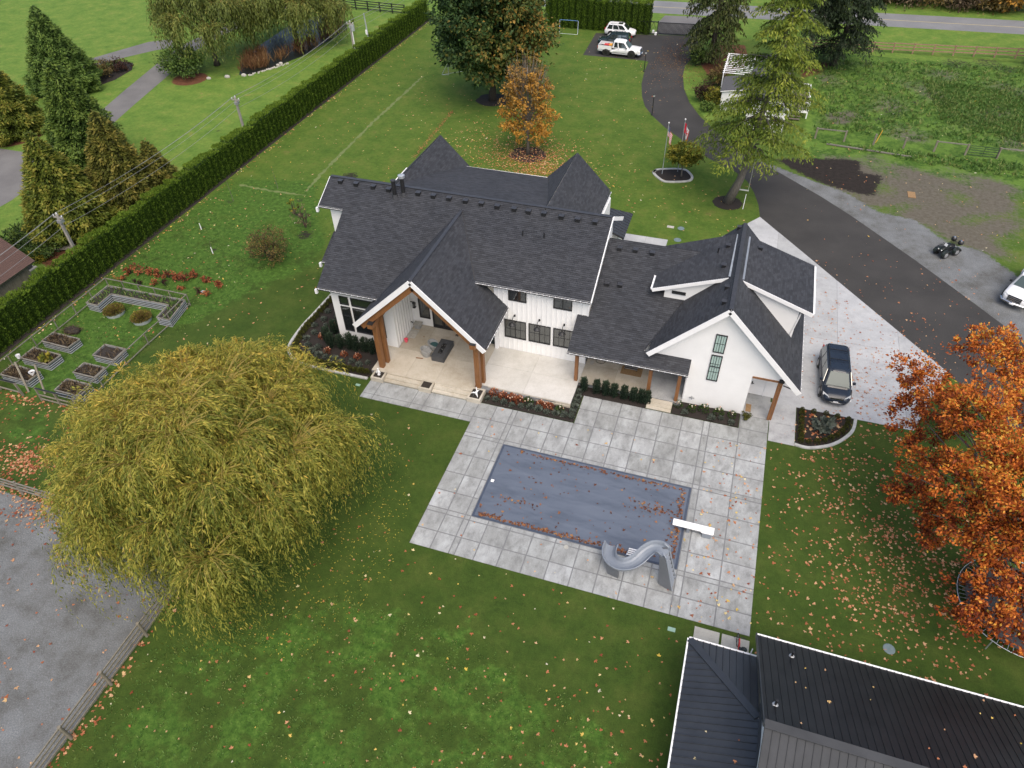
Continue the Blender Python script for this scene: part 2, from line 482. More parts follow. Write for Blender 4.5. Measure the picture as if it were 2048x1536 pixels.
# ---------------------------------------------------------------- the ground: one sheet with zones of turf, soil and gravel
def ground_mat():
    m, nt, N, Lk, b = newmat('turf_and_soil')
    tc = N.new('ShaderNodeTexCoord')
    def noise(scale, detail=6, rough=0.65, st=(1, 1, 1)):
        mp = N.new('ShaderNodeMapping'); mp.inputs['Scale'].default_value = st
        Lk.new(tc.outputs['Object'], mp.inputs[0])
        n = N.new('ShaderNodeTexNoise'); n.inputs['Scale'].default_value = scale
        n.inputs['Detail'].default_value = detail; n.inputs['Roughness'].default_value = rough
        Lk.new(mp.outputs[0], n.inputs['Vector'])
        return n.outputs['Fac']
    def mixc(fac, a, c, blend='MIX'):
        x = N.new('ShaderNodeMix'); x.data_type = 'RGBA'; x.blend_type = blend
        if isinstance(fac, float): x.inputs[0].default_value = fac
        else: Lk.new(fac, x.inputs[0])
        for sock, val in ((x.inputs[6], a), (x.inputs[7], c)):
            if isinstance(val, tuple): sock.default_value = (*val, 1)
            else: Lk.new(val, sock)
        return x.outputs[2]
    def mask(name, nz, k=0.9, lo=0.4, hi=0.6):
        a = N.new('ShaderNodeAttribute'); a.attribute_name = name
        m1 = N.new('ShaderNodeMath'); m1.operation = 'MULTIPLY_ADD'; m1.inputs[1].default_value = k; m1.inputs[2].default_value = -k / 2
        Lk.new(nz, m1.inputs[0])
        # noise only acts where the mask is neither empty nor full
        m2 = N.new('ShaderNodeMath'); m2.operation = 'ADD'
        Lk.new(a.outputs['Fac'], m2.inputs[0]); Lk.new(m1.outputs[0], m2.inputs[1])
        mr = N.new('ShaderNodeMapRange'); mr.interpolation_type = 'SMOOTHSTEP'
        mr.inputs[1].default_value = lo; mr.inputs[2].default_value = hi
        Lk.new(m2.outputs[0], mr.inputs[0])
        return mr.outputs[0]
    big, mid, fine, vfine = noise(0.09, 4), noise(0.5, 7, 0.7), noise(2.6, 8, 0.75), noise(14, 6, 0.8)
    def tones(fac, *stops):
        r = ramp(N, list(stops)); Lk.new(fac, r.inputs[0]); return r.outputs[0]
    fmul = tones(fine, (0.25, (0.72, 0.72, 0.7)), (0.75, (1.3, 1.3, 1.25)))
    vmul = tones(vfine, (0.25, (0.62, 0.64, 0.6)), (0.75, (1.42, 1.38, 1.35)))
    dim_turf = tones(mid, (0.3, (0.028, 0.055, 0.008)), (0.5, (0.041, 0.071, 0.011)), (0.72, (0.063, 0.086, 0.017)))  # near turf: moist grass, with darker exposure and vignette painted into the colour
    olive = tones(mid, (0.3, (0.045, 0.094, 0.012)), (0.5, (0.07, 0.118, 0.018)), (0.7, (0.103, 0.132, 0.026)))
    bright = tones(mid, (0.28, (0.062, 0.125, 0.018)), (0.46, (0.095, 0.168, 0.028)), (0.6, (0.13, 0.192, 0.036)), (0.74, (0.21, 0.2, 0.062)))
    weed = tones(fine, (0.3, (0.026, 0.062, 0.008)), (0.5, (0.046, 0.1, 0.014)), (0.72, (0.088, 0.15, 0.028)))
    dirt = tones(fine, (0.3, (0.07, 0.062, 0.046)), (0.5, (0.105, 0.094, 0.072)), (0.7, (0.14, 0.128, 0.104)))
    soil = tones(fine, (0.3, (0.012, 0.0095, 0.008)), (0.7, (0.032, 0.026, 0.022)))
    grav = tones(vfine, (0.28, (0.082, 0.085, 0.084)), (0.5, (0.145, 0.149, 0.147)), (0.74, (0.26, 0.265, 0.262)))
    gravb = tones(mid, (0.32, (0.6, 0.585, 0.55)), (0.5, (0.95, 0.96, 0.98)), (0.7, (1.2, 1.24, 1.3)))
    grav = mixc(1.0, grav, gravb, 'MULTIPLY')
    litter = tones(vfine, (0.3, (0.1, 0.055, 0.015)), (0.5, (0.24, 0.11, 0.025)), (0.72, (0.4, 0.2, 0.05)))
    bark = tones(fine, (0.3, (0.07, 0.028, 0.014)), (0.7, (0.15, 0.065, 0.035)))
    dry = tones(fine, (0.3, (0.11, 0.095, 0.035)), (0.7, (0.19, 0.15, 0.065)))
    c = mixc(mask('olive', mid, 0.5, 0.3, 0.7), dim_turf, olive)
    c = mixc(mask('bright', mid, 0.3, 0.4, 0.6), c, bright)
    c = mixc(mask('weed', mid, 1.5, 0.42, 0.62), c, weed)
    c = mixc(mask('dry', mid, 1.5, 0.5, 0.75), c, dry)
    c = mixc(mask('litter', fine, 1.1, 0.4, 0.6), c, litter)
    c = mixc(1.0, c, fmul, 'MULTIPLY')
    c = mixc(1.0, c, vmul, 'MULTIPLY')
    c = mixc(mask('dirt', fine, 1.0, 0.36, 0.66), c, dirt)
    c = mixc(mask('bark', fine, 0.6), c, bark)
    c = mixc(mask('gravel', fine, 0.7, 0.42, 0.58), c, grav)
    c = mixc(mask('soil', fine, 1.5, 0.42, 0.6), c, soil)
    Lk.new(c, b.inputs['Base Color'])
    b.inputs['Roughness'].default_value = 0.9
    b.inputs['Specular IOR Level'].default_value = 0.2
    bp = N.new('ShaderNodeBump'); bp.inputs['Strength'].default_value = 0.55; bp.inputs['Distance'].default_value = 0.05
    Lk.new(vfine, bp.inputs['Height']); Lk.new(bp.outputs[0], b.inputs['Normal'])
    return m

def pp(*pix):
    """pixel outline -> ground outline"""
    return [(G(u, v).x, G(u, v).y) for u, v in pix]

def sdist(X, Y, poly):
    """signed distance to an outline, positive inside"""
    P = np.array(poly); Q = np.roll(P, -1, 0)
    d = np.full(X.shape, 1e9); ins = np.zeros(X.shape, bool)
    for (ax, ay), (bx, by) in zip(P, Q):
        ex, ey = bx - ax, by - ay
        t = np.clip(((X - ax) * ex + (Y - ay) * ey) / (ex * ex + ey * ey + 1e-12), 0, 1)
        d = np.minimum(d, np.hypot(X - ax - t * ex, Y - ay - t * ey))
        c = ((ay > Y) != (by > Y)) & (X < (bx - ax) * (Y - ay) / (by - ay + 1e-12) + ax)
        ins ^= c
    return np.where(ins, d, -d)

step = 0.5
gx = np.concatenate([[-3000, -600, -300, -190], np.arange(-130, 52, step), [80, 150, 300, 600, 3000]])
gy = np.concatenate([[-800, -200, -60, -20], np.arange(0, 176, step), [190, 240, 400, 900, 4000]])
nx, ny = len(gx), len(gy)
GX, GYY = np.meshgrid(gx, gy)
ground = bpy.data.meshes.new('lawn')
V = np.stack([GX, GYY, np.zeros_like(GX)], -1).reshape(-1, 3)
ii = np.arange((nx - 1) * (ny - 1)); r_, c_ = ii // (nx - 1), ii % (nx - 1)
b0 = r_ * nx + c_
F = np.stack([b0, b0 + 1, b0 + nx + 1, b0 + nx], 1).astype(np.int32)
ground.vertices.add(len(V)); ground.vertices.foreach_set('co', V.ravel())
ground.loops.add(F.size); ground.polygons.add(len(F))
ground.loops.foreach_set('vertex_index', F.ravel())
ground.polygons.foreach_set('loop_start', np.arange(0, F.size, 4, dtype=np.int32))
ground.polygons.foreach_set('loop_total', np.full(len(F), 4, dtype=np.int32))

def soft(poly, w):
    return np.clip(0.5 + sdist(GX, GYY, poly) / (2 * w), 0, 1)
def rect(x0, x1, y0, y1): return [(x0, y0), (x1, y0), (x1, y1), (x0, y1)]
def blob(x, y, r, w=1.0):
    return np.clip(0.5 + (r - np.hypot(GX - x, GYY - y)) / (2 * w), 0, 1)
def pblob(u, v, r, w=0.6):
    g = G(u, v); return blob(g.x, g.y, r, w)

masks = {}
masks['olive'] = np.clip((GYY - 36) / 26, 0, 1) * 0.95 + 0.12  # painted falloff: dimmed turf near by, paler olive lawn farther off
masks['bright'] = np.maximum(soft(rect(-4000, -51.2, -1500, 5000), 0.6), soft(rect(-4000, 4000, 114, 5000), 3))
masks['bright'] = np.maximum(masks['bright'], soft(rect(6.5, 60, 76, 113.5), 0.8) * 0.8)
masks['bright'] = np.maximum(masks['bright'], soft(pp((1365, 140), (1395, 145), (1420, 180), (1435, 230), (1420, 245), (1380, 205), (1368, 175)), 0.4))
wz = soft(pp((0, 712), (395, 405), (470, 350), (640, 360), (660, 480), (640, 530), (395, 650), (300, 680), (180, 800), (0, 800)), 1.0) * 0.63
wz = np.maximum(wz, soft([(-24, -10), (-24, 11), (-16, 17), (-10, 17.5), (-2, 15.2), (2, 13.5), (2, -10)], 1.6) * 0.5)
wz = np.maximum(wz, soft(rect(6.5, 60, 73, 112), 1.0) * 0.54)
wz = np.maximum(wz, soft(pp((0, 800), (110, 800), (130, 880), (90, 920), (0, 930)), 1.0) * 0.5)
masks['weed'] = wz
masks['dry'] = np.maximum(np.clip((GYY - 48) / 40, 0, 0.34), soft(rect(-4000, -51.2, -1500, 5000), 1) * 0.3)
dz = soft(pp((1560, 345), (1640, 300), (1760, 310), (1850, 335), (1900, 330), (2060, 370), (2060, 560), (1900, 500), (1760, 440)), 3.0) * 0.86
dz = dz * (0.78 + 0.22 * np.sin(GX * .9 + 2 * np.sin(GYY * .5)) * np.sin(GYY * .8))
masks['dirt'] = np.maximum(dz, soft(rect(7, 50, 83, 108), 1.5) * 0.3)
masks['dirt'] = np.maximum(masks['dirt'], soft(rect(7, 50, 83.5, 109), 1.5) * (0.36 + 0.2 * np.sin(GX * .55 + 1.3 * np.sin(GYY * .31)) * np.sin(GYY * .42 + .7 * np.sin(GX * .37))))
masks['dirt'] = np.maximum(masks['dirt'], soft(pp((1640, 225), (1700, 215), (1740, 232), (1700, 255), (1650, 250)), 1.0) * 0.6)
sz = soft(pp((1548, 318), (1600, 316), (1690, 318), (1720, 322), (1722, 345), (1765, 352), (1748, 392), (1720, 388), (1660, 372), (1610, 352)), 0.9)
for (u, v, r) in ((1915, 128, 2.6), (1975, 126, 2.4), (2010, 138, 2.2), (1840, 165, 1.5), (1870, 190, 1.4), (1650, 178, 1.0), (1790, 228, 1.8), (1830, 205, 1.3), (1760, 240, 1.4)):
    sz = np.maximum(sz, pblob(u, v, r, 1.0) * 0.5)
for (u, v, r) in ((438, 262, .55), (353, 251, .5), (290, 275, .35), (600, 400, .6), (460, 403, .6), (427, 500, .55), (405, 455, .55), (700, 352, 1.1), (598, 430, .8), (610, 470, 1.0)):
    sz = np.maximum(sz, pblob(u, v, r, 0.4) * 0.58)
masks['soil'] = sz
gz = soft(pp((1490, 312), (1545, 330), (1600, 352), (1690, 385), (1760, 425), (1830, 440), (1900, 488), (1960, 500), (2060, 570), (2060, 720), (1950, 610), (1560, 352)), 1.0)
gz = np.maximum(gz, soft([(-90, 16.3), (-24.7, 16.3), (-24.7, -30), (-90, -30)], 0.35))
masks['gravel'] = gz
masks['litter'] = np.clip(np.maximum(blob(-21.7, 69.5, 5.5, 5.0) * 0.52, blob(-19.5, 66.5, 6.5, 5) * 0.46), 0, 1)
bz = soft(pp((1396, 120), (1440, 90), (1490, 90), (1500, 130), (1452, 150), (1415, 150)), 0.5)
bz = np.maximum(bz, soft(pp((1590, 135), (1650, 120), (1680, 128), (1640, 150), (1600, 160)), 1.0) * 0.7)
for (u, v, r) in ((150, 172, 3.4), (30, 268, 3.6), (200, 320, 3), (250, 400, 3.2), (380, 158, 2.4), (150, 500, 3)):
    bz = np.maximum(bz, pblob(u, v, r, 0.7) * 0.9)
masks['bark'] = bz
for k, v in masks.items():
    at = ground.attributes.new(k, 'FLOAT', 'POINT')
    at.data.foreach_set('value', np.clip(v, 0, 1).astype(np.float32).ravel())
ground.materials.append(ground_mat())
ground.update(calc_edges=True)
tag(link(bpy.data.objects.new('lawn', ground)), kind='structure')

# ---------------------------------------------------------------- sheets laid on the ground
def sheet(name, poly, z, mat, kind='structure', parent=None):
    mb = MB(); mb.face([(x, y, z) for x, y in poly])
    A = sum(p[0] * q[1] - q[0] * p[1] for p, q in zip(poly, poly[1:] + poly[:1]))
    if A < 0: mb.f[0].reverse()
    return tag(mb.build(name, mat, parent), kind=kind)

def asphalt(name, c1, c2, brown=None):
    m, nt, N, Lk, b = newmat(name)
    tc = N.new('ShaderNodeTexCoord')
    n1 = N.new('ShaderNodeTexNoise'); n1.inputs['Scale'].default_value = 0.35; n1.inputs['Detail'].default_value = 6
    n2 = N.new('ShaderNodeTexNoise'); n2.inputs['Scale'].default_value = 25; n2.inputs['Detail'].default_value = 4
    for n in (n1, n2): Lk.new(tc.outputs['Object'], n.inputs['Vector'])
    r1 = ramp(N, [(0.3, c1), (0.7, c2)]); Lk.new(n1.outputs['Fac'], r1.inputs[0])
    r2 = ramp(N, [(0.3, (0.75, 0.75, 0.75)), (0.7, (1.25, 1.25, 1.25))]); Lk.new(n2.outputs['Fac'], r2.inputs[0])
    mx = N.new('ShaderNodeMix'); mx.data_type = 'RGBA'; mx.blend_type = 'MULTIPLY'; mx.inputs[0].default_value = 1
    Lk.new(r1.outputs[0], mx.inputs[6]); Lk.new(r2.outputs[0], mx.inputs[7])
    Lk.new(mx.outputs[2], b.inputs['Base Color'])
    b.inputs['Roughness'].default_value = 0.85; b.inputs['Specular IOR Level'].default_value = 0.3
    bp = N.new('ShaderNodeBump'); bp.inputs['Strength'].default_value = 0.3; bp.inputs['Distance'].default_value = 0.01
    Lk.new(n2.outputs['Fac'], bp.inputs['Height']); Lk.new(bp.outputs[0], b.inputs['Normal'])
    return m
MT['asphalt'] = asphalt('driveway_asphalt', (0.036, 0.0345, 0.033), (0.05, 0.0475, 0.045))
MT['oldasphalt'] = asphalt('old_path_asphalt', (0.125, 0.12, 0.118), (0.17, 0.165, 0.16))
MT['road'] = asphalt('road_asphalt', (0.16, 0.163, 0.168), (0.2, 0.203, 0.207))
MT['roadline'] = M('road_line_yellow', (0.42, 0.34, 0.14), (0.5, 0.42, 0.2), 1.0, 0.8)

drive = pp((1166, 110), (1192, 66), (1280, 69), (1396, 72), (1396, 95), (1385, 115), (1370, 132), (1366, 150), (1368, 178), (1379, 205), (1400, 233), (1440, 270),
           (1490, 308), (1560, 346), (1640, 392), (1700, 430), (1830, 520), (1950, 608), (2120, 735), (2120, 950), (2048, 875), (1895, 747), (1700, 584), (1520, 434), (1517, 410), (1508, 385), (1494, 362), (1470, 343), (1420, 318), (1390, 298),
           (1360, 277), (1330, 255), (1305, 232), (1290, 213), (1284, 193), (1283, 168), (1289, 142), (1297, 124), (1290, 121.5))
sheet('driveway', drive, 0.006, MT['asphalt'])
sheet('neighbour_drive', pp((-80, 300), (0, 297), (60, 306), (110, 285), (176, 244), (250, 180), (328, 116), (365, 90), (420, 64), (500, 29), (560, 8), (590, 12), (520, 38), (450, 68), (385, 105), (333, 154), (270, 208), (208, 263), (140, 320), (85, 355), (24, 400), (-80, 460)), 0.005, MT['oldasphalt'])
sheet('neighbour_drive', pp((150, 127), (220, 106), (297, 84), (345, 78), (345, 96), (314, 100), (240, 117), (166, 139)), 0.009, MT['oldasphalt'])

def road_pt(x, dy): return (x, 122.9 + 0.058 * (x + 16.3) + dy)
sheet('road', [road_pt(-400, 0), road_pt(400, 0), road_pt(400, 6.6), road_pt(-400, 6.6)], 0.006, MT['road'])
sheet('road_line', [road_pt(-400, 3.22), road_pt(400, 3.22), road_pt(400, 3.36), road_pt(-400, 3.36)], 0.012, MT['roadline'])
sheet('drive_apron', pp((1318, 43), (1330, 31), (1405, 34), (1400, 71), (1312, 69)), 0.010, MT['oldasphalt'])

def concrete(name, c1, c2, c3, scale=0.7, stain=(0.55, 0.56, 0.56), streak=(1, 1, 1)):
    """broom finished concrete with drifting stains"""
    m, nt, N, Lk, b = newmat(name)
    tc = N.new('ShaderNodeTexCoord'); mp = N.new('ShaderNodeMapping'); mp.inputs['Scale'].default_value = streak
    Lk.new(tc.outputs['Object'], mp.inputs[0])
    def nz(s, d, r=0.65):
        n = N.new('ShaderNodeTexNoise'); n.inputs['Scale'].default_value = s; n.inputs['Detail'].default_value = d; n.inputs['Roughness'].default_value = r
        Lk.new(mp.outputs[0], n.inputs['Vector']); return n.outputs['Fac']
    r1 = ramp(N, [(0.3, c1), (0.5, c2), (0.7, c3)]); Lk.new(nz(scale, 7, 0.7), r1.inputs[0])
    r2 = ramp(N, [(0.3, stain), (0.52, (1, 1, 1))]); Lk.new(nz(scale * 2.4, 6, 0.75), r2.inputs[0])
    r3 = ramp(N, [(0.3, (0.88, 0.88, 0.88)), (0.7, (1.08, 1.08, 1.08))]); Lk.new(nz(22, 3), r3.inputs[0])
    oi = N.new('ShaderNodeObjectInfo')
    r4 = ramp(N, [(0.0, (0.86, 0.86, 0.85)), (1.0, (1.07, 1.07, 1.08))]); Lk.new(oi.outputs['Random'], r4.inputs[0])
    prev = r1.outputs[0]
    for x in (r2, r3, r4):
        mx = N.new('ShaderNodeMix'); mx.data_type = 'RGBA'; mx.blend_type = 'MULTIPLY'; mx.inputs[0].default_value = 1
        Lk.new(prev, mx.inputs[6]); Lk.new(x.outputs[0], mx.inputs[7]); prev = mx.outputs[2]
    Lk.new(prev, b.inputs['Base Color']); b.inputs['Roughness'].default_value = 0.8; b.inputs['Specular IOR Level'].default_value = 0.3
    return m
MT['slab'] = concrete('patio_concrete', (0.235, 0.242, 0.24), (0.315, 0.325, 0.322), (0.42, 0.44, 0.442), 0.8, (0.66, 0.66, 0.655), (1.25, 0.7, 1))
MT['apron'] = concrete('driveway_concrete', (0.36, 0.368, 0.378), (0.42, 0.428, 0.435), (0.48, 0.485, 0.485), 0.4, (0.82, 0.82, 0.82))
MT['joint'] = M('joint_mortar', (0.14, 0.145, 0.15), (0.2, 0.205, 0.21), 3, 0.9)
MT['stepconc'] = concrete('cream_step_concrete', (0.42, 0.375, 0.3), (0.49, 0.45, 0.375), (0.55, 0.515, 0.445), 0.5, (0.82, 0.8, 0.76))
MT['plainslab'] = concrete('pale_slab', (0.34, 0.332, 0.295), (0.39, 0.382, 0.345), (0.44, 0.432, 0.395), 0.6, (0.8, 0.8, 0.78))
MT['walk'] = concrete('walk_concrete', (0.27, 0.275, 0.275), (0.36, 0.365, 0.365), (0.43, 0.435, 0.43), 0.5, (0.75, 0.75, 0.74))

def slab_piece(mb_or_none, name, mat, parent, poly, z0, z1, gap=0.03):
    cx = sum(p[0] for p in poly) / len(poly); cy = sum(p[1] for p in poly) / len(poly)
    q = []
    for x, y in poly:
        q.append((x - math.copysign(min(gap, abs(x - cx) * .5), x - cx), y - math.copysign(min(gap, abs(y - cy) * .5), y - cy)))
    mb = MB(); mb.prism(q, z0, z1)
    return mb.build(name, mat, parent)

# patio round the pool, slab by slab
POOL = (-10.85, 1.44, 23.27, 29.3)
patio = MB()
patio.prism([(-13.62, 20.46), (5.57, 20.46), (5.57, 36.62), (3.72, 36.62), (3.72, 35.26), (-6.84, 35.26), (-6.84, 32.5), (-13.62, 32.5), (-13.62, 32.4), (-21.98, 32.4), (-21.98, 30.6), (-13.62, 30.6)], 0.006, 0.035)
patio = tag(patio.build('patio', MT['joint']), kind='structure')
XB = [-13.66, -12.35, -11.2, -10.85, -9.7, -8.31, -6.9, -5.53, -4.14, -2.75, -1.37, 0.05, 1.44, 1.85, 3.76, 5.61]
YB = [20.42, 21.65, 22.95, 23.27, 24.6, 26.1, 27.7, 29.3, 29.62, 31.1, 32.52, 33.95, 35.3, 36.62]
for i in range(len(XB) - 1):
    for j in range(len(YB) - 1):
        x0, x1, y0, y1 = XB[i], XB[i + 1], YB[j], YB[j + 1]
        cx, cy = (x0 + x1) / 2, (y0 + y1) / 2
        if POOL[0] < cx < POOL[1] and POOL[2] < cy < POOL[3]: continue
        if cy > 32.52 and cx < -6.9: continue
        if cy > 35.3 and cx < 3.7: continue
        if 1.44 < cx < 1.85 and False: continue
        z = 0.05 + rnd.uniform(-0.002, 0.002)
        slab_piece(None, 'paving_slab', MT['slab'], patio, [(x0, y0), (x1, y0), (x1, y1), (x0, y1)], 0.012, z, 0.036)
XS = [-22.02, -21.1, -18.22, -17.3, -14.55, -13.66]
for i in range(len(XS) - 1):
    for (y0, y1) in ((30.56, 31.05), (31.05, 32.44)):
        slab_piece(None, 'paving_slab', MT['slab'], patio, [(XS[i], y0), (XS[i + 1], y0), (XS[i + 1], y1), (XS[i], y1)], 0.012, 0.05 + rnd.uniform(-.002, .002), 0.026)

# concrete apron by the garage, cast in bays
apron_out = pp((1440, 475), (1520, 434.5), (1700, 584.5), (1895, 747.5), (1827, 862))
xs = [-0.3, 5.0, 10.0, 14.35, 18]
def clip_poly(poly, n, d):
    """part of a polygon where n.p <= d ; points may be 2D or 3D"""
    out = []
    L = len(poly)
    for i in range(L):
        p, q = poly[i], poly[(i + 1) % L]
        sp = sum(a * b for a, b in zip(n, p)) - d; sq = sum(a * b for a, b in zip(n, q)) - d
        if sp <= 1e-9: out.append(tuple(p))
        if (sp < -1e-9 and sq > 1e-9) or (sp > 1e-9 and sq < -1e-9):
            t = sp / (sp - sq)
            out.append(tuple(a + (b - a) * t for a, b in zip(p, q)))
    return out
apron = [(0.0, 58.9), (3.19, 63.56), (17.46, 45.25), (14.7, 38.42), (5.7, 38.42), (5.7, 46.7), (0.0, 46.7)]
ap = tag(MB().prism(apron, 0.002, 0.008).build('garage_apron', MT['joint']), kind='structure')
for a, b in zip(xs, xs[1:]):
    for (y0, y1) in ((38, 46.6), (46.6, 55), (55, 64)):
        q = clip_poly(clip_poly(apron, (1, 0), b), (-1, 0), -a)
        q = clip_poly(clip_poly(q, (0, 1), y1), (0, -1), -y0)
        if len(q) > 2: slab_piece(None, 'concrete_bay', MT['apron'], ap, q, 0.006, 0.026, 0.008)
for q in ([(5.58, 36.5), (7.3, 36.5), (7.3, 38.42), (5.58, 38.42)], [(5.62, 34.72), (7.3, 34.72), (7.3, 36.5), (5.62, 36.5)]):
    slab_piece(None, 'concrete_bay', MT['walk'], ap, q, 0.004, 0.045, 0.01)
slab_piece(None, 'concrete_bay', MT['walk'], ap, [(3.78, 36.62), (5.58, 36.62), (5.58, 38.9), (3.78, 38.9)], 0.004, 0.055, 0.006)

# stepping slabs by the pool house
for (x0, x1, w) in ((2.82, 4.1, 'left'), (4.22, 5.6, 'right')):
    tag(MB().prism([(x0, 19.3), (x1, 19.3), (x1, 20.18), (x0, 20.18)], 0, 0.05).build('stepping_slab', MT['plainslab']),
        'pale concrete slab in the grass at the patio corner, ' + ('without the bicycle' if w == 'left' else 'with the bicycle on it'), 'paving slab', 'concrete slabs by the pool house')

# front walk behind the house
fw = tag(MB().box(-8.35, -4.45, 55.9, 57.1, 0.002, 0.04).build('front_walk', MT['joint']), kind='structure')
for a, b in ((-8.35, -6.4), (-6.4, -4.45)):
    slab_piece(None, 'concrete_bay', MT['apron'], fw, [(a, 55.9), (b, 55.9), (b, 57.1), (a, 57.1)], 0.02, 0.06, 0.01)

# sod strips where trenches were closed
MT['sod'] = M('pale_sod', (0.085, 0.125, 0.03), (0.13, 0.165, 0.05), 1.6, 0.9, c3=(0.07, 0.11, 0.022))
def ribbon(pts, w, z, name, mat, jit=0.35, stp=0.35):
    L, Rr = [], []
    P2 = []
    for (a, b) in zip(pts, pts[1:]):
        a, b = Vector((*a, 0)), Vector((*b, 0)); n = max(2, int((b - a).length / stp))
        for i in range(n): P2.append(a.lerp(b, i / n))
    P2.append(Vector((*pts[-1], 0)))
    for i, p in enumerate(P2):
        d = (P2[min(i + 1, len(P2) - 1)] - P2[max(i - 1, 0)]).normalized(); nrm = Vector((-d.y, d.x, 0))
        L.append(p + nrm * w * rnd.uniform(1 - jit, 1 + jit) / 2); Rr.append(p - nrm * w * rnd.uniform(1 - jit, 1 + jit) / 2)
    mb = MB()
    for i in range(len(P2) - 1):
        mb.face([(Rr[i].x, Rr[i].y, z), (Rr[i+1].x, Rr[i+1].y, z), (L[i+1].x, L[i+1].y, z), (L[i].x, L[i].y, z)])
    return tag(mb.build(name, mat), kind='structure')
ribbon(pp((845, 153), (800, 195), (745, 245), (690, 300), (640, 350), (612, 383)), 0.32, 0.004, 'sod_strip', MT['sod'], 0.8)
ribbon(pp((478, 370), (520, 378), (560, 385), (612, 391)), 0.3, 0.008, 'sod_strip', MT['sod'], 0.9)

# pond beside the neighbour's willows
sheet('pond', pp((478, 150), (505, 148), (560, 130), (603, 113), (640, 92), (672, 74), (695, 58), (692, 42), (640, 30), (580, 50), (520, 90), (485, 125)), 0.005, MT['water'])
# ---------------------------------------------------------------- building helpers
def prism_y(mb, poly, y0, y1):
    A = sum(p[0] * q[1] - q[0] * p[1] for p, q in zip(poly, poly[1:] + poly[:1]))
    if A > 0: poly = poly[::-1]
    return mb.slab3([(x, y0, z) for x, z in poly][::-1], (0, y1 - y0, 0))
def prism_x(mb, poly, x0, x1):
    A = sum(p[0] * q[1] - q[0] * p[1] for p, q in zip(poly, poly[1:] + poly[:1]))
    if A < 0: poly = poly[::-1]
    return mb.slab3([(x0, y, z) for y, z in poly][::-1], (x1 - x0, 0, 0))

def plane_axes(poly):
    a = Vector((0, 0, 0)); n = len(poly)
    for i in range(n):
        p, q = Vector(poly[i]), Vector(poly[(i + 1) % n])
        a += p.cross(q)
    nrm = a.normalized()
    if nrm.z < 0: nrm = -nrm
    up = Vector((0, 0, 1)) - nrm * nrm.z
    v = up.normalized() if up.length > 1e-5 else Vector((0, 1, 0))
    u = v.cross(nrm).normalized()
    return u, v, nrm

def roof(parent, poly, thick=0.2, edge=None, course=0.15, top=None, name='roof'):
    """roof plane: deck slab with its edge boards, and over it the shingles laid course by course"""
    u, v, n = plane_axes(poly)
    P = [Vector(p) for p in poly]
    a = Vector((0, 0, 0))
    for p, q in zip(P, P[1:] + P[:1]): a += p.cross(q)
    if a.dot(n) < 0: P = P[::-1]
    deck = MB().slab3([tuple(p) for p in P], -n * thick).build(name, edge or MT['trim'], parent)
    o = P[0]
    q2 = [((p - o).dot(u), (p - o).dot(v)) for p in P]
    t0, t1 = min(p[1] for p in q2), max(p[1] for p in q2)
    mb = MB(); h = 0.022; base = 0.012
    k = 0
    us, ut = rnd.uniform(0, 50), 0.0
    t = t0
    while t < t1 - 1e-4:
        te = min(t + course, t1)
        q = clip_poly(clip_poly(q2, (0, 1), te), (0, -1), -t)
        if len(q) >= 3:
            pts = [o + u * s + v * w + n * (base + h * (1 - (w - t) / course)) for s, w in q]
            mb.face([tuple(p) for p in pts], [(s + us, w - t0) for s, w in q])
            low = [s for s, w in q if abs(w - t) < 1e-6]
            if len(low) >= 2:
                s0, s1 = min(low), max(low)
                lo = [(s0, 0), (s1, 0), (s1, base + h), (s0, base + h)]
                mb.face([tuple(o + u * s + v * t + n * e) for s, e in lo], [(s + us, t - t0 + 0.01) for s, e in lo])
        t = te
    mb.build('shingles', top or MT['shingle'], deck)
    return deck

def metal_roof(parent, poly, mat, pitch=0.9, rib=0.3, thick=0.1, edge=None, rh=0.03, name='roof_deck'):
    """standing seam sheets, each panel an object of its own"""
    u, v, n = plane_axes(poly)
    P = [Vector(p) for p in poly]
    a = Vector((0, 0, 0))
    for p, q in zip(P, P[1:] + P[:1]): a += p.cross(q)
    if a.dot(n) < 0: P = P[::-1]
    deck = MB().slab3([tuple(p) for p in P], -n * thick).build(name, edge or MT['trim'], parent)
    o = P[0]
    q2 = [((p - o).dot(u), (p - o).dot(v)) for p in P]
    s0, s1 = min(p[0] for p in q2), max(p[0] for p in q2)
    s = s0
    def lift(q, fn):
        return [tuple(o + u * a + v * b + n * fn(a)) for a, b in q]
    while s < s1 - 1e-3:
        se = min(s + pitch, s1)
        mb = MB()
        brk = [(s, 0.012)]
        x = s
        while x < se - 0.02:
            brk += [(x + 0.008, 0.012), (x + 0.018, 0.012 + rh), (x + 0.042, 0.012 + rh), (x + 0.052, 0.012)]
            x += rib
        brk.append((se, 0.012))
        for (a0, h0), (a1, h1) in zip(brk, brk[1:]):
            if a1 - a0 < 1e-5: continue
            q = clip_poly(clip_poly(q2, (1, 0), a1), (-1, 0), -a0)
            if len(q) >= 3:
                mb.face(lift(q, lambda w: h0 + (h1 - h0) * (w - a0) / (a1 - a0)))
        if mb.f: mb.build('metal_panel', mat, deck)
        s = se
    return deck

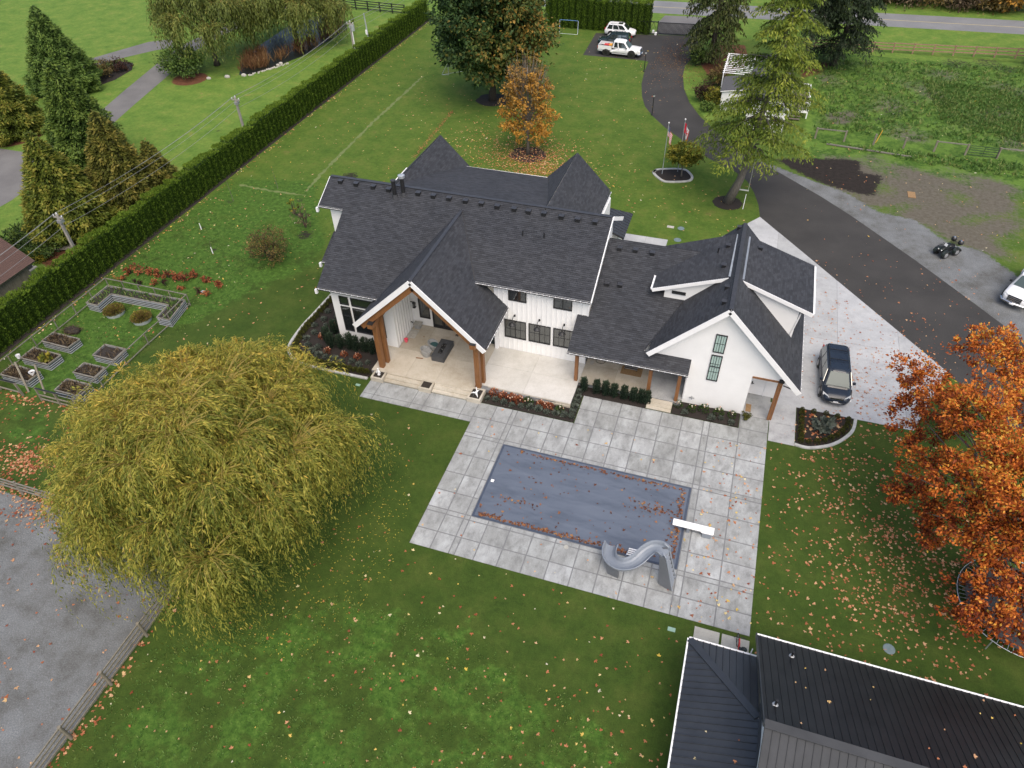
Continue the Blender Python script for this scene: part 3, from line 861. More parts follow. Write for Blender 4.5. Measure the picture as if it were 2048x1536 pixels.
def window(parent, x0, x1, z0, z1, y, cols=1, rows=1, mull=0.05, frame=0.06, glass='glass', mat='black', muntins=0, face=-1, name='window', hsplit=None):
    """window in a wall facing -Y (face -1)"""
    d = 0.07 * face
    w = MB()
    ya, yb = sorted((y, y + d))
    w.box(x0, x1, ya, yb, z0, z0 + frame); w.box(x0, x1, ya, yb, z1 - frame, z1)
    w.box(x0, x0 + frame, ya, yb, z0 + frame, z1 - frame); w.box(x1 - frame, x1, ya, yb, z0 + frame, z1 - frame)
    cw = (x1 - x0 - 2 * frame + mull) / cols
    zs = [z0 + frame, z1 - frame] if hsplit is None else [z0 + frame, hsplit, z1 - frame]
    for i in range(1, cols):
        xa = x0 + frame + i * cw - mull
        w.box(xa, xa + mull, ya, yb, z0 + frame, z1 - frame)
    wo = w.build(name, MT[mat], parent)
    ga, gb = sorted((y + 0.012 * face, y + 0.022 * face))
    for i in range(cols):
        xa = x0 + frame + i * cw; xb = xa + cw - mull
        for za, zb in zip(zs, zs[1:]):
            MB().box(xa, xb, ga, gb, za, zb).build('pane', MT[glass], wo)
        if hsplit is not None:
            MB().box(xa, xb, ya, yb, hsplit - 0.025, hsplit + 0.025).build('sash_rail', MT[mat], wo)
        if muntins:
            mm = MB(); ma, mb_ = sorted((y + 0.022 * face, y + 0.04 * face))
            for k in range(1, muntins):
                zz = z0 + frame + (z1 - z0 - 2 * frame) * k / muntins
                mm.box(xa, xb, ma, mb_, zz - 0.012, zz + 0.012)
            xm = (xa + xb) / 2
            mm.box(xm - 0.012, xm + 0.012, ma + 0.001 * face, mb_ + 0.001 * face, z0 + frame, z1 - frame)
            mm.build('muntin', MT[mat], wo)
    return wo

zA = lambda a, b: (620 + a / 10.24, 330 + b / 10.24)
zC = lambda a, b: (780 + a / 4.096, 260 + b / 4.096)
zD = lambda a, b: (690 + a / 6.98, 560 + b / 6.98)
z5 = lambda a, b: (1000 + a / 2.926, 380 + b / 2.926)

# ---------------------------------------------------------------- the farmhouse
H = thing('farmhouse', 'large white modern farmhouse with charcoal shingle roofs and timber porch posts', 'house', (-12, 40, 0))
ZF = lambda y: 6.36 + 0.53 * (y - 37.8)
ZM = lambda y: 4.73 + 0.5 * (y - 38.25)
PX0, PZ0, PS = -18.2, 8.85, 0.96
ZPR = lambda x: PZ0 - PS * abs(x - PX0)
RY = 43.6; RZ = ZF(RY)

# walls
def wall(mb, mat='white', name='wall'): return mb.build(name, MT[mat], H)
wall(prism_x(MB(), [(35.95, 0), (35.95, ZF(35.95) - 0.3), (RY, RZ - 0.3), (45.3, RZ - 1.25), (45.3, 0)], -26.3, -21.4))
wall(prism_x(MB(), [(39.05, 0), (39.05, ZF(39.05) - 0.3), (RY, RZ - 0.3), (51.0, 6.9), (51.0, 0)], -21.4, -14.4))
wall(prism_y(MB(), [(-21.39, 6.4), (-21.39, ZPR(-21.39) - 0.3), (-18.2, 8.4), (-14.6, ZPR(-14.6) - 0.3), (-14.6, 6.4)], 39.06, 39.3))
wall(prism_x(MB(), [(38.25, 0), (38.25, ZF(38.25) - 0.3), (RY, RZ - 0.3), (45.3, RZ - 1.25), (45.3, 0)], -14.4, -7.58))
wall(prism_x(MB(), [(41.6, 0), (41.6, ZF(41.6) - 0.28), (RY, RZ - 0.3), (45.3, RZ - 1.25), (45.3, 0)], -28.66, -26.31))
wall(MB().box(-28.4, -26.32, 39.7, 41.59, 0, 4.55), name='wall')
wall(MB().box(-14.39, -14.15, 37.98, 38.24, 0.35, 4.2), 'trim', 'pilaster')
# garage wing
wall(prism_y(MB(), [(-0.3, 0), (3.8, 0), (3.8, 3.5), (6.25, 3.5), (1.5, 8.42), (-2.7, 4.2), (-2.7, 3.95), (-0.3, 3.95)], 36.67, 36.87))
wall(MB().box(-0.3, -0.1, 36.88, 46.3, 0, 4.2)); wall(MB().box(3.6, 3.8, 36.88, 38.89, 0, 3.9))
wall(MB().box(3.59, 6.1, 38.9, 46.3, 0, 3.6))
wall(prism_y(MB(), [(-0.1, 0), (3.59, 0), (3.59, 3.6), (6.2, 3.6), (1.5, 8.4), (-2.7, 4.2), (-2.7, 3.6), (-.1, 3.6)], 46.1, 46.29))
wall(MB().box(3.81, 5.9, 36.88, 38.89, 3.5, 3.6), 'trim', 'soffit')
# breezeway: set back behind the porch posts
wall(MB().box(-7.57, -0.31, 40.6, 46, 0, 5.4))
# dormers
wall(prism_y(MB(), [(-2.85, 4.9), (1.3, 4.9), (1.3, 8.12), (-2.85, 6.58)], 40.4, 45.4))
wall(prism_y(MB(), [(5.85, 3.9), (5.85, 6.68), (1.6, 8.13), (1.6, 3.9)], 40.4, 45.5))
# rear gables
wall(prism_y(MB(), [(-27.0, 0), (-27.0, 6.1), (-24, 9.1), (-21.0, 6.1), (-21.0, 0)], 51.6, 52.3))
wall(prism_y(MB(), [(-15.2, 0), (-15.2, 6.1), (-12.15, 9.1), (-9.1, 6.1), (-9.1, 0)], 47.6, 52.2))

# roofs
def rp(pts, fn): return [(x, y, fn(x, y)) for x, y in pts]
mainf = lambda x, y: ZF(y)
xv = lambda y: (PZ0 - ZF(y)) / PS      # half width of the porch roof at the valley
roof(H, rp([(-26.95, 35.45), (PX0 - xv(35.45) + 0.06, 35.45), (PX0, 42.55), (PX0 + xv(37.75) - 0.06, 37.75), (-7.35, 37.75), (-7.35, RY), (-29.35, RY), (-29.35, 41.25), (-27.3, 41.25)], mainf), 0.22)
roof(H, rp([(-29.35, RY), (-7.35, RY), (-7.0, 45.6), (-29.35, 45.6)], lambda x, y: RZ - 0.53 * (y - RY)), 0.22)
roof(H, rp([(-24.2, RY + .02), (-12.0, RY + .02), (-14.3, 51.7), (-21.75, 51.75)], lambda x, y: RZ - 0.03 - 0.25 * (y - RY)), 0.2)
lpor = lambda x, y: ZPR(x)
YF = 33.25
roof(H, rp([(-22.95, YF), (PX0, YF), (PX0, 42.7), (PX0 - xv(35.45), 35.47), (-22.95, 35.94)], lpor), 0.24)
roof(H, rp([(-13.42, YF), (-13.42, 38.24), (PX0 + xv(38.24), 38.24), (PX0, 42.7), (PX0, YF)], lpor), 0.24)
mid = lambda x, y: ZM(y)
vx = lambda y: ZM(y) - 7.25
roof(H, rp([(-8.3, 35.7), (-0.17, 35.7), (-0.17, 36.66), (vx(36.66), 36.66), (vx(43.9) + .1, 43.9), (-7.48, 43.9), (-7.48, 38.24), (-8.3, 38.24)], mid), 0.2)
roof(H, rp([(-7.48, 43.9), (1.2, 43.9), (1.2, 50.5), (-7.48, 50.5)], lambda x, y: ZM(43.9) - 0.64 * (y - 43.9)), 0.2)
GL = lambda x, y: 8.75 + 1.0 * (x - 1.5)
GR = lambda x, y: 8.75 - 1.03 * (x - 1.5)
roof(H, rp([(-2.97, 36.15), (1.5, 36.15), (1.5, 46.6), (-2.97, 46.6)], GL), 0.24)
roof(H, rp([(1.5, 36.15), (6.68, 36.15), (6.68, 46.6), (1.5, 46.6)], GR), 0.24)
roof(H, rp([(-3.65, 40.15), (1.25, 40.15), (1.25, 45.6), (-3.65, 45.6)], lambda x, y: 8.35 + 0.38 * (x - 1.1)), 0.22)
roof(H, rp([(1.75, 40.12), (6.62, 40.12), (6.62, 45.78), (1.75, 45.62)], lambda x, y: 8.36 - 0.35 * (x - 1.8)), 0.22)
RL = lambda x, y: 9.4 - 1.0 * abs(x + 24)
RR = lambda x, y: 9.4 - 1.0 * abs(x + 12.15)
roof(H, rp([(-24, 43.4), (-24, 52.7), (-20.6, 52.7), (-20.6, 43.4)], RL), 0.2)
roof(H, rp([(-27.35, 43.4), (-27.35, 52.7), (-24, 52.7), (-24, 43.4)], RL), 0.2)
roof(H, rp([(-12.15, 43.4), (-12.15, 52.6), (-9.3, 52.6), (-9.3, 43.4)], RR), 0.2)
roof(H, rp([(-15.5, 43.4), (-15.5, 52.6), (-12.15, 52.6), (-12.15, 43.4)], RR), 0.2)
roof(H, rp([(-28.75, 39.2), (-26.32, 39.2), (-26.32, 41.58), (-28.75, 41.58)], lambda x, y: 4.65 + 0.5 * (y - 39.2)), 0.16)
# entry roof of standing seam metal on the street side
metal_roof(H, [(-7.65, 55.7, 2.95), (-7.6, 51.5, 2.95), (-10.6, 51.5, 4.2), (-10.6, 54.1, 4.2)], MT['navymetal'], 0.8, 0.4, 0.12, rh=0.05, edge=MT['gutter'])
metal_roof(H, [(-7.65, 55.7, 2.96), (-10.6, 54.1, 4.21), (-13.2, 54.1, 4.21), (-13.2, 55.7, 2.96)], MT['navymetal'], 0.8, 0.4, 0.12, rh=0.05, edge=MT['gutter'])
wall(MB().box(-13.0, -8.2, 52.21, 54.6, 0, 2.9))

# gutters with their row of clip lights, white fascias and bargeboards
def gutter(a, b, mat='gutter', lights=True, out=(0, -1, 0)):
    a, b, out = Vector(a), Vector(b), Vector(out)
    g = MB().bar(a + out * 0.07 - Vector((0, 0, 0.06)), b + out * 0.07 - Vector((0, 0, 0.06)), 0.12, 0.11).build('gutter', MT[mat], H)
    MB().bar(a + out * 0.137 - Vector((0, 0, 0.01)), b + out * 0.137 - Vector((0, 0, 0.01)), 0.012, 0.03).build('gutter_lip', MT['trim'], g)
    if lights:
        L = MB(); n = int((b - a).length / 0.45)
        for i in range(n + 1):
            p = a.lerp(b, (i + .5) / (n + 1)) + out * 0.16
            L.box(p.x - .025, p.x + .025, p.y - .025, p.y + .025, p.z - 0.02, p.z + 0.03)
        L.build('clip_light', MT['trim'], g)['kind'] = 'stuff'
    return g
e = lambda x, y, f: (x, y, f(x, y) - 0.02)
gutter(e(-26.95, 35.45, mainf), e(PX0 - xv(35.45), 35.45, mainf))
gutter(e(PX0 + xv(37.75), 37.75, mainf), e(-7.35, 37.75, mainf))
gutter(e(-29.35, 41.25, mainf), e(-27.3, 41.25, mainf), lights=False)
gutter(e(-8.3, 35.7, mid), e(-0.17, 35.7, mid))
gutter(e(-13.42, YF + .25, lpor), e(-13.42, 38.2, lpor), out=(1, 0, 0))
gutter(e(6.68, 36.3, GR), e(6.68, 46.6, GR), out=(1, 0, 0))
gutter((6.62, 40.2, 6.66), (6.62, 45.75, 6.66), 'trim', False, out=(1, 0, 0))
gutter((-3.65, 40.2, 6.52), (-3.65, 42.2, 6.52), 'trim', False, out=(-1, 0, 0))
gutter((-14.4, 51.7, RZ - 0.05 - 0.25 * 8.1), (-21.5, 51.7, RZ - 0.05 - 0.25 * 8.1), 'trim', False, out=(0, 1, 0))
gutter((-27.35, 49.4, 6.05), (-27.35, 52.6, 6.05), 'trim', False, out=(-1, 0, 0))
gutter((-9.3, 47.0, 6.5), (-9.3, 52.5, 6.5), out=(1, 0, 0))
gutter((-28.75, 39.2, 4.62), (-26.4, 39.2, 4.62), lights=False)
def barge(a, b, w=0.05, h=0.3, name='bargeboard', mat='trim', dz=-0.12):
    MB().bar(Vector(a) + Vector((0, 0, dz)), Vector(b) + Vector((0, 0, dz)), w, h).build(name, MT[mat], H)
for xx in (-23.0, -13.37):
    barge((PX0, YF - 0.03, PZ0 + 0.02), (xx, YF - 0.03, ZPR(xx) + 0.02), h=0.36)
barge((1.5, 36.12, 8.76), (-3.0, 36.12, GL(-3, 0) + .01), h=0.34); barge((1.5, 36.12, 8.76), (6.75, 36.12, GR(6.75, 0) + .01), h=0.34)
barge((-3.68, 40.12, 6.54), (1.2, 40.12, 8.39), h=0.24); barge((1.8, 40.09, 8.36), (6.66, 40.09, 6.66), h=0.26)
barge((-7.3, 37.7, ZF(37.7) + .02), (-7.3, RY, RZ + .02), 0.05, 0.24); barge((-7.3, RY, RZ + .02), (-6.95, 45.6, RZ - 0.53 * 2.0 + .02), 0.05, 0.28)
barge((-29.4, 41.2, ZF(41.2)), (-29.4, RY, RZ), 0.04, 0.2)
# gutter end stubs
for p in ((-29.5, 41.2, 8.0), (-27.0, 35.35, 4.98), (-28.85, 39.1, 4.5)):
    MB().box(p[0] - .1, p[0] + .06, p[1] - .1, p[1] + .1, p[2] - .34, p[2]).build('downspout_elbow', MT['trim'], H)
# ridge flashings between the dormers
MB().bar((1.13, 40.2, 8.42), (1.2, 45.5, 8.42), 0.24, 0.025).build('flashing', MT['galv'], H)
MB().bar((1.92, 40.2, 8.36), (1.92, 45.5, 8.36), 0.2, 0.025).build('flashing', MT['slide'], H)
MB().bar((1.5, 36.2, 8.79), (1.5, 46.5, 8.79), 0.26, 0.03).build('ridge_cap', MT['gutter'], H)
MB().bar((PX0, 33.3, PZ0 + .03), (PX0, 42.5, PZ0 + .03), 0.24, 0.03).build('ridge_cap', MT['gutter'], H)
MB().bar((-29.3, RY, RZ + .03), (-7.4, RY, RZ + .03), 0.26, 0.03).build('ridge_cap', MT['gutter'], H)
for a, b in (((PX0 - xv(35.6), 35.6, ZF(35.6) + .05), (PX0, 42.5, ZF(42.5) + .05)), ((PX0 + xv(37.8), 37.8, ZF(37.8) + .05), (PX0, 42.5, ZF(42.5) + .05)),
             ((vx(36.7), 36.7, ZM(36.7) + .05), (vx(40.3), 40.3, ZM(40.3) + .05))):
    MB().bar(a, b, 0.07, 0.03).build('valley_flashing', MT['black'], H)

# roof vents, flues and pipes
def vent(p, s=0.3, m=0.0):
    o = MB(); x, y, z = p
    o.box(x - s / 2, x + s / 2, y - s / 2, y + s / 2, z - 0.02 - abs(m) * s / 2, z + 0.15)
    v = o.build('roof_vent', MT['iron'], H)
    MB().box(x - s / 2 - .03, x + s / 2 + .03, y - s / 2 - .03, y + s / 2 + .03, z + 0.15, z + 0.175).build('vent_cap', MT['gutter'], v)
for q in (zC(232, 523), zC(357, 545), zC(485, 565), zC(620, 587), zC(750, 608), zC(880, 630), zC(1017, 652), zC(1135, 672), zC(1262, 690), zC(1405, 715), zC(1537, 738), zC(1680, 760),
          zA(630, 345), zA(950, 400), zA(1300, 455), zA(1615, 515)):
    vent(GPL(*q, 37.8, 6.36 + 0.06, 0.53), 0.32, .53)
for q in (z5(700, 345), z5(793, 356), z5(892, 373), z5(627, 552), z5(703, 560)):
    vent(GPL(*q, 38.25, 4.73 + 0.05, 0.5), 0.3, .5)
for q in (z5(1400, 224), z5(1328, 572), z5(1312, 660)): vent(GPX(*q, 1.5, 8.8, 1.0), 0.26, 1.0)
for q in (z5(1335, 330), z5(1310, 446)): vent(GPX(*q, 1.1, 8.41, 0.38), 0.26, .38)
vent(GPX(*z5(1525, 344), 1.8, 8.42, -0.35), 0.26, .35)
for q in (z5(133, 270), z5(258, 283)):
    p = GPL(*q, 37.8, 6.36, 0.53); MB().cyl(p - Vector((0, 0, .05)), 0.05, 0.5, 8).build('vent_pipe', MT['black'], H)
p = GPX(*z5(1275, 368), 1.1, 8.35, 0.38); MB().cyl(p, 0.05, 0.4, 8).build('vent_pipe', MT['black'], H)
p = GPL(*zA(1745, 650), 37.8, 6.36, 0.53)
f1 = MB().cyl(p, 0.15, 1.25, 12).build('flue', MT['iron'], H); MB().lathe((p.x, p.y, p.z + 1.25), [(0.15, 0), (0.2, .02), (0.2, .1), (0.1, .14)], 12).build('flue_cap', MT['gutter'], f1)
MB().lathe((p.x, p.y, p.z - .1), [(0.26, 0), (0.17, .3)], 12).build('flue_collar', MT['gutter'], f1)
p = GPL(*zA(1920, 610), 37.8, 6.36, 0.53)
f2 = MB().cyl(p, 0.15, 1.35, 12).build('flue', MT['iron'], H); MB().lathe((p.x, p.y, p.z + 1.35), [(0.17, 0), (0.24, .03), (0.24, .1), (0.26, .22), (0.2, .24)], 14).build('flue_cap', MT['galv'], f2)
MB().lathe((p.x, p.y, p.z - .1), [(0.26, 0), (0.17, .3)], 12).build('flue_collar', MT['gutter'], f2)

# windows and doors
Yb = 35.95
window(H, -25.66, -24.92, 3.56, 4.3, Yb); window(H, -24.7, -22.25, 3.56, 4.3, Yb)
window(H, -25.66, -24.9, 1.1, 3.37, Yb, hsplit=2.5); window(H, -24.7, -22.23, 1.1, 3.37, Yb, 2)
for x in (-13.32, -10.03): window(H, x, x + 1.33, 4.9, 5.92, 38.25, 2)
for x in (-13.67, -11.83, -9.99): window(H, x, x + 1.64, 1.5, 3.14, 38.25, 2, muntins=2)
window(H, -20.87, -20.0, 1.07, 2.92, 39.05, 1); window(H, -20.87, -20.0, 3.2, 4.1, 39.05, 1)
dr = MB().box(-19.8, -16.2, 38.97, 39.04, 0.36, 0.5).build('door_sill', MT['black'], H)
for k in range(4): window(H, -19.8 + k * .9, -18.92 + k * .9, 0.5, 2.92, 39.05, 1, frame=0.1, name='door')
window(H, -19.8, -16.2, 3.2, 4.1, 39.05, 4)
window(H, 1.0, 1.71, 4.95, 6.42, 36.67, 2, 1, 0.03, glass='glassgreen', muntins=2)
window(H, 1.0, 1.71, 2.53, 4.72, 36.67, 2, 1, 0.03, glass='glassgreen', muntins=3, hsplit=3.75)
a = GY(*z5(1008, 588), 40.4); b = GY(*z5(1087, 612), 40.4)
window(H, a.x, b.x, b.z - 0.05, a.z + .02, 40.4, 1)
# door in the garage recess
d = MB().box(4.0, 4.98, 38.84, 38.89, 0.1, 2.15).build('door', MT['trim'], H)
MB().box(4.08, 4.14, 38.79, 38.83, 1.0, 1.26).build('door_handle', MT['black'], d); MB().box(4.08, 4.24, 38.77, 38.8, 1.08, 1.12).build('door_handle', MT['black'], d)
MB().box(3.9, 3.99, 38.83, 38.89, 0.06, 2.25).build('door_frame', MT['trim'], H); MB().box(4.99, 5.08, 38.83, 38.89, 0.06, 2.25).build('door_frame', MT['trim'], H)
# breezeway doors
window(H, -6.6, -4.9, 0.45, 2.6, 40.6, 2, name='door'); window(H, -3.6, -2.0, 1.2, 2.6, 40.6, 2)

# board-and-batten strips
for k in range(8):
    y = 36.25 + k * 0.38
    MB().box(-21.399, -21.36, y, y + 0.05, 0.36, ZPR(-21.4) - 0.4).build('batten', MT['wallbatten'], H)
def battens(xs, segs):
    for x in xs:
        for z0, z1 in segs(x): MB().box(x, x + 0.05, 38.2, 38.249, z0, z1).build('batten', MT['wallbatten'], H)
def segs(x):
    up = [(-13.35, -11.95), (-10.06, -8.66)]; lo = [(-13.7, -12.0), (-11.86, -10.16), (-10.02, -8.3)]
    u = any(a < x + .02 < b for a, b in up); l = any(a < x + .02 < b for a, b in lo)
    out = []; z = 3.16 if l else 0.4
    if l: out.append((0.4, 1.48))
    out.append((z, 4.88 if u else ZF(38.25) - 0.42))
    return out
battens([-14.1 + 0.36 * k for k in range(18)], segs)
for z in (3.3,): pass
for y in (38.7, 39.2, 39.7, 40.2, 40.7, 41.2, 41.7, 42.2, 42.7, 43.2):
    MB().box(-7.58, -7.555, y, y + 0.05, 5.0, ZF(y) - 0.32).build('batten', MT['wallbatten'], H)
MB().box(-7.6, -7.53, 38.2, 38.3, 0.36, ZF(38.2) - .3).build('corner_board', MT['trim'], H)

# wall lamps of the barn kind over the patio windows
for x in (-12.85, -11.01, -9.19):
    b = MB().tube([(x, 38.24, 3.64), (x, 38.2, 3.66), (x, 37.9, 3.78), (x, 37.62, 3.72), (x, 37.55, 3.5)], 0.022, 6).build('barn_lamp', MT['iron'], H)
    MB().lathe((x, 38.16, 3.64), [(0.07, -.06), (0.07, .06)], 8).build('lamp_base', MT['iron'], b)
    MB().lathe((x, 37.55, 3.28), [(0.27, 0), (0.26, .04), (0.13, .16), (0.06, .2), (0.05, .3)], 14).build('lamp_shade', MT['iron'], b)
q = GY(*zD(950, 300), 38.75)
b = MB().box(-21.39, -21.1, 38.7, 38.76, 2.62, 2.68).build('porch_lantern', MT['iron'], H)
l = MB()
for dx in (-.09, .09):
    for dy in (-.09, .09): l.box(-21.1 + dx - .012, -21.1 + dx + .012, 38.73 + dy - .012, 38.73 + dy + .012, 2.2, 2.58)
l.box(-21.21, -20.99, 38.62, 38.84, 2.17, 2.2); l.lathe((-21.1, 38.73, 2.58), [(0.15, 0), (0.05, .1), (0.02, .14)], 8)
l.build('lantern_cage', MT['iron'], b); MB().box(-21.16, -21.04, 38.67, 38.79, 2.21, 2.5).build('lantern_glass', MT['glass'], b)

# timber of the porches
def post(x, y, w, z0, z1, name='timber_post'): return MB().box(x - w / 2, x + w / 2, y - w / 2, y + w / 2, z0, z1).build(name, MT['cedarwood'], H, bevel=0.012)
for px_, s in ((-21.62, 1), (-14.12, 1)):
    post(px_, 33.66, 0.36, 0.35, 4.6); post(px_ + 0.12 * s, 34.26, 0.32, 0.35, 4.6)
    MB().box(px_ - 0.2, px_ + 0.2, 32.98, 36.1 if px_ < -18 else 38.2, 4.36, 4.72).build('timber_beam', MT['cedarwood'], H)
    MB().box(px_ - 0.21, px_ + 0.21, 32.97, 33.5, 4.725, 4.76).build('beam_cap', MT['iron'], H)
for sx in (-1, 1):
    xo = PX0 + sx * 4.3
    MB().bar((PX0, YF + 0.28, PZ0 - 0.62), (xo, YF + 0.28, ZPR(xo) - 0.62), 0.34, 0.42).build('timber_rafter', MT['cedarwood'], H)
for sx in (-1, 1):
    pts = [(PX0, YF + .1, PZ0 - 0.26), (PX0 + sx * 4.7, YF + .1, ZPR(PX0 + 4.7) - .26), (PX0 + sx * 4.7, 35.9, ZPR(PX0 + 4.7) - .26), (PX0 + sx * 2.9, 39.0, ZPR(PX0 + 2.9) - .26), (PX0, 39.0, PZ0 - .26)]
    MB().slab3(pts, (0, 0, -0.04)).build('porch_ceiling', MT['cedarwood'], H)
for x in (-7.75, -2.62, -0.68): post(x, 36.36, 0.24, 0.35, 3.5)
MB().box(-7.9, -0.4, 36.3, 36.5, 3.3, 3.52).build('timber_beam', MT['trim'], H)
post(5.5, 36.66, 0.16, 0.05, 3.46); post(5.66, 36.66, 0.12, 0.05, 3.46)
MB().box(3.8, 5.72, 36.62, 36.666, 3.42, 3.56).build('timber_beam', MT['cedarwood'], H)
MB().box(5.44, 5.76, 36.45, 36.8, 3.57, 3.72).build('beam_cap', MT['iron'], H)
MB().tube([(5.75, 36.6, 3.3), (6.2, 36.5, 3.25), (6.6, 36.4, 3.3)], 0.04, 6).build('downspout', MT['iron'], H)
MB().tube([(5.95, 40.36, 6.35), (5.92, 40.36, 6.0), (5.72, 40.36, 4.55)], 0.05, 6).build('downspout', MT['trim'], H)
for x in (-14.25, -0.22): MB().tube([(x, 38.2 if x < -10 else 36.64, 3.4), (x, 38.2 if x < -10 else 36.64, 0.4)], 0.035, 6).build('downspout', MT['trim'], H)
# dark windowless band of soffit lights: hose tap on the bay wall and on the garage
MB().tube([(-21.37, 38.35, 1.0), (-21.25, 38.35, 1.0), (-21.2, 38.35, 0.9)], 0.04, 6).build('wall_socket', MT['iron'], H)
MB().tube([(0.35, 36.66, 0.75), (0.35, 36.5, 0.75), (0.35, 36.45, 0.62)], 0.03, 6).build('hose_tap', MT['steel'], H)
MB().box(0.18, 0.52, 36.56, 36.6, 0.66, 0.71).build('hose_tap', MT['steel'], H)

# ---------------------------------------------------------------- terrace of the house: slabs, steps, planting boxes
T = MB().prism([(-22.25, 33.08), (-7.5, 33.92), (-7.5, 36.2), (-0.32, 36.2), (-0.32, 40.58), (-7.55, 40.58), (-7.55, 38.24), (-14.4, 38.24), (-14.4, 39.04), (-21.38, 39.04), (-21.38, 35.94), (-22.25, 35.94)], 0.01, 0.3)
T = tag(T.build('terrace', MT['joint']), kind='structure')
def tslab(x0, x1, y0, y1, z1=0.35, z0=0.3, mat='porch', gap=0.006): slab_piece(None, 'terrace_slab', MT[mat], T, [(x0, y0), (x1, y0), (x1, y1), (x0, y1)], z0, z1, gap)
MT['porch2'] = concrete('terrace_concrete', (0.38, 0.335, 0.265), (0.46, 0.415, 0.34), (0.53, 0.49, 0.415), 0.45, (0.84, 0.82, 0.78))
MT['terr'] = concrete('open_terrace_concrete', (0.5, 0.485, 0.45), (0.575, 0.56, 0.525), (0.63, 0.615, 0.585), 0.5, (0.9, 0.895, 0.88))
for x0, x1 in ((-22.25, -19.6), (-19.6, -17.3), (-17.3, -14.4)):
    for y0, y1 in ((33.101, 35.95), (35.95, 39.03)):
        tslab(max(x0, -21.37) if y0 > 35 else x0, x1, y0, y1, mat='porch2')
for x0, x1 in ((-14.4, -10.95), (-10.95, -7.5)):
    for y0, y1 in ((33.92, 36.2), (36.2, 38.23)): tslab(x0, x1, y0, y1, mat='terr')
for x0, x1 in ((-7.5, -5.1), (-5.1, -2.65), (-2.65, -0.33)):
    for y0, y1 in ((36.2, 38.3), (38.3, 40.57)): tslab(x0, x1, y0, y1, mat='porch2' if x1 < -1 else 'walk')
for x0, x1 in ((-21.0, -18.28), (-17.25, -14.6)): MB().box(x0, x1, 33.085, 33.1, 0.246, 0.352).build('step_riser', MT['stepconc'], T)
# risers of the front steps
for k, (y0, y1, z) in enumerate(((32.72, 33.084, 0.245), (32.44, 32.72, 0.15))):
    for x0, x1 in ((-21.0, -18.28), (-17.25, -14.6)): MB().box(x0, x1, y0, y1, 0.052, z).build('step', MT['stepconc'], T)
for y0, y1, z in ((35.85, 36.19, 0.27), (35.58, 35.85, 0.19), (35.32, 35.58, 0.11)): MB().box(-2.52, -0.83, y0, y1, 0.052, z).build('step', MT['stepconc'], T)
MB().box(-13.5, -7.5, 33.86, 33.915, 0.03, 0.34).build('terrace_edge', MT['stepconc'], T)
MB().box(-13.5, -7.5, 33.78, 33.855, 0.03, 0.2).build('terrace_edge', MT['stepconc'], T)
def planter(x0, x1, y0, y1, label):
    t = thing('planter_box', label, 'planter', ((x0 + x1) / 2, (y0 + y1) / 2, 0.05), 0, 'planters in the porch steps')
    w = 0.13
    for q in ((x0, x1, y0, y0 + w), (x0, x1, y1 - w, y1), (x0, x0 + w, y0 + w, y1 - w), (x1 - w, x1, y0 + w, y1 - w)):
        MB().box(*q, 0.052, 0.4).build('side', MT['stepconc'], t)
    MB().box(x0 + w, x1 - w, y0 + w, y1 - w, 0.06, 0.36).build('soil', MT['soil'], t)
    return t
planter(-21.95, -21.02, 32.3, 33.2, 'square concrete planter of bare soil with a small white statue, by the left timber post')
planter(-18.22, -17.28, 32.3, 33.2, 'empty square concrete planter of soil in the middle of the porch steps')
planter(-14.55, -13.55, 32.33, 33.5, 'square concrete planter with a black and white sculpture at the right timber post')
# ---------------------------------------------------------------- foliage tones
LF = {}
LF['willow'] = leafmat('willow_leaves', [(0.0, (0.085, 0.115, 0.018)), (0.3, (0.235, 0.25, 0.04)), (0.6, (0.44, 0.385, 0.07)), (0.85, (0.62, 0.46, 0.09)), (1.0, (0.66, 0.36, 0.06))], trans=0.38)
LF['dullwillow'] = leafmat('dull_willow_leaves', [(0.0, (0.05, 0.066, 0.018)), (0.4, (0.135, 0.172, 0.036)), (0.75, (0.22, 0.23, 0.052)), (1.0, (0.32, 0.26, 0.07))])
LF['oak'] = leafmat('orange_oak_leaves', [(0.0, (0.09, 0.018, 0.007)), (0.3, (0.24, 0.048, 0.012)), (0.6, (0.56, 0.15, 0.024)), (0.85, (0.7, 0.25, 0.035)), (1.0, (0.6, 0.38, 0.055))])
LF['maple'] = leafmat('big_maple_leaves', [(0.0, (0.025, 0.054, 0.017)), (0.4, (0.055, 0.105, 0.027)), (0.62, (0.11, 0.13, 0.03)), (0.8, (0.19, 0.145, 0.032)), (1.0, (0.32, 0.19, 0.038))])
LF['gold'] = leafmat('golden_leaves', [(0.0, (0.17, 0.12, 0.05)), (0.3, (0.3, 0.19, 0.05)), (0.6, (0.45, 0.22, 0.035)), (1.0, (0.56, 0.3, 0.05))])
LF['hedge'] = leafmat('hedge_leaves', [(0.0, (0.03, 0.06, 0.007)), (0.4, (0.09, 0.155, 0.015)), (0.75, (0.155, 0.235, 0.024)), (1.0, (0.23, 0.32, 0.04))])
LF['cedar'] = leafmat('dark_cedar_sprays', [(0.0, (0.03, 0.06, 0.012)), (0.5, (0.085, 0.15, 0.03)), (1.0, (0.17, 0.25, 0.05))])
LF['cedarmid'] = leafmat('mid_green_cedar_sprays', [(0.0, (0.024, 0.05, 0.009)), (0.5, (0.075, 0.13, 0.022)), (1.0, (0.15, 0.21, 0.036))])
LF['cedaryellow'] = leafmat('yellowing_cedar_sprays', [(0.0, (0.03, 0.042, 0.008)), (0.4, (0.1, 0.138, 0.018)), (0.75, (0.178, 0.2, 0.03)), (1.0, (0.26, 0.235, 0.04))])
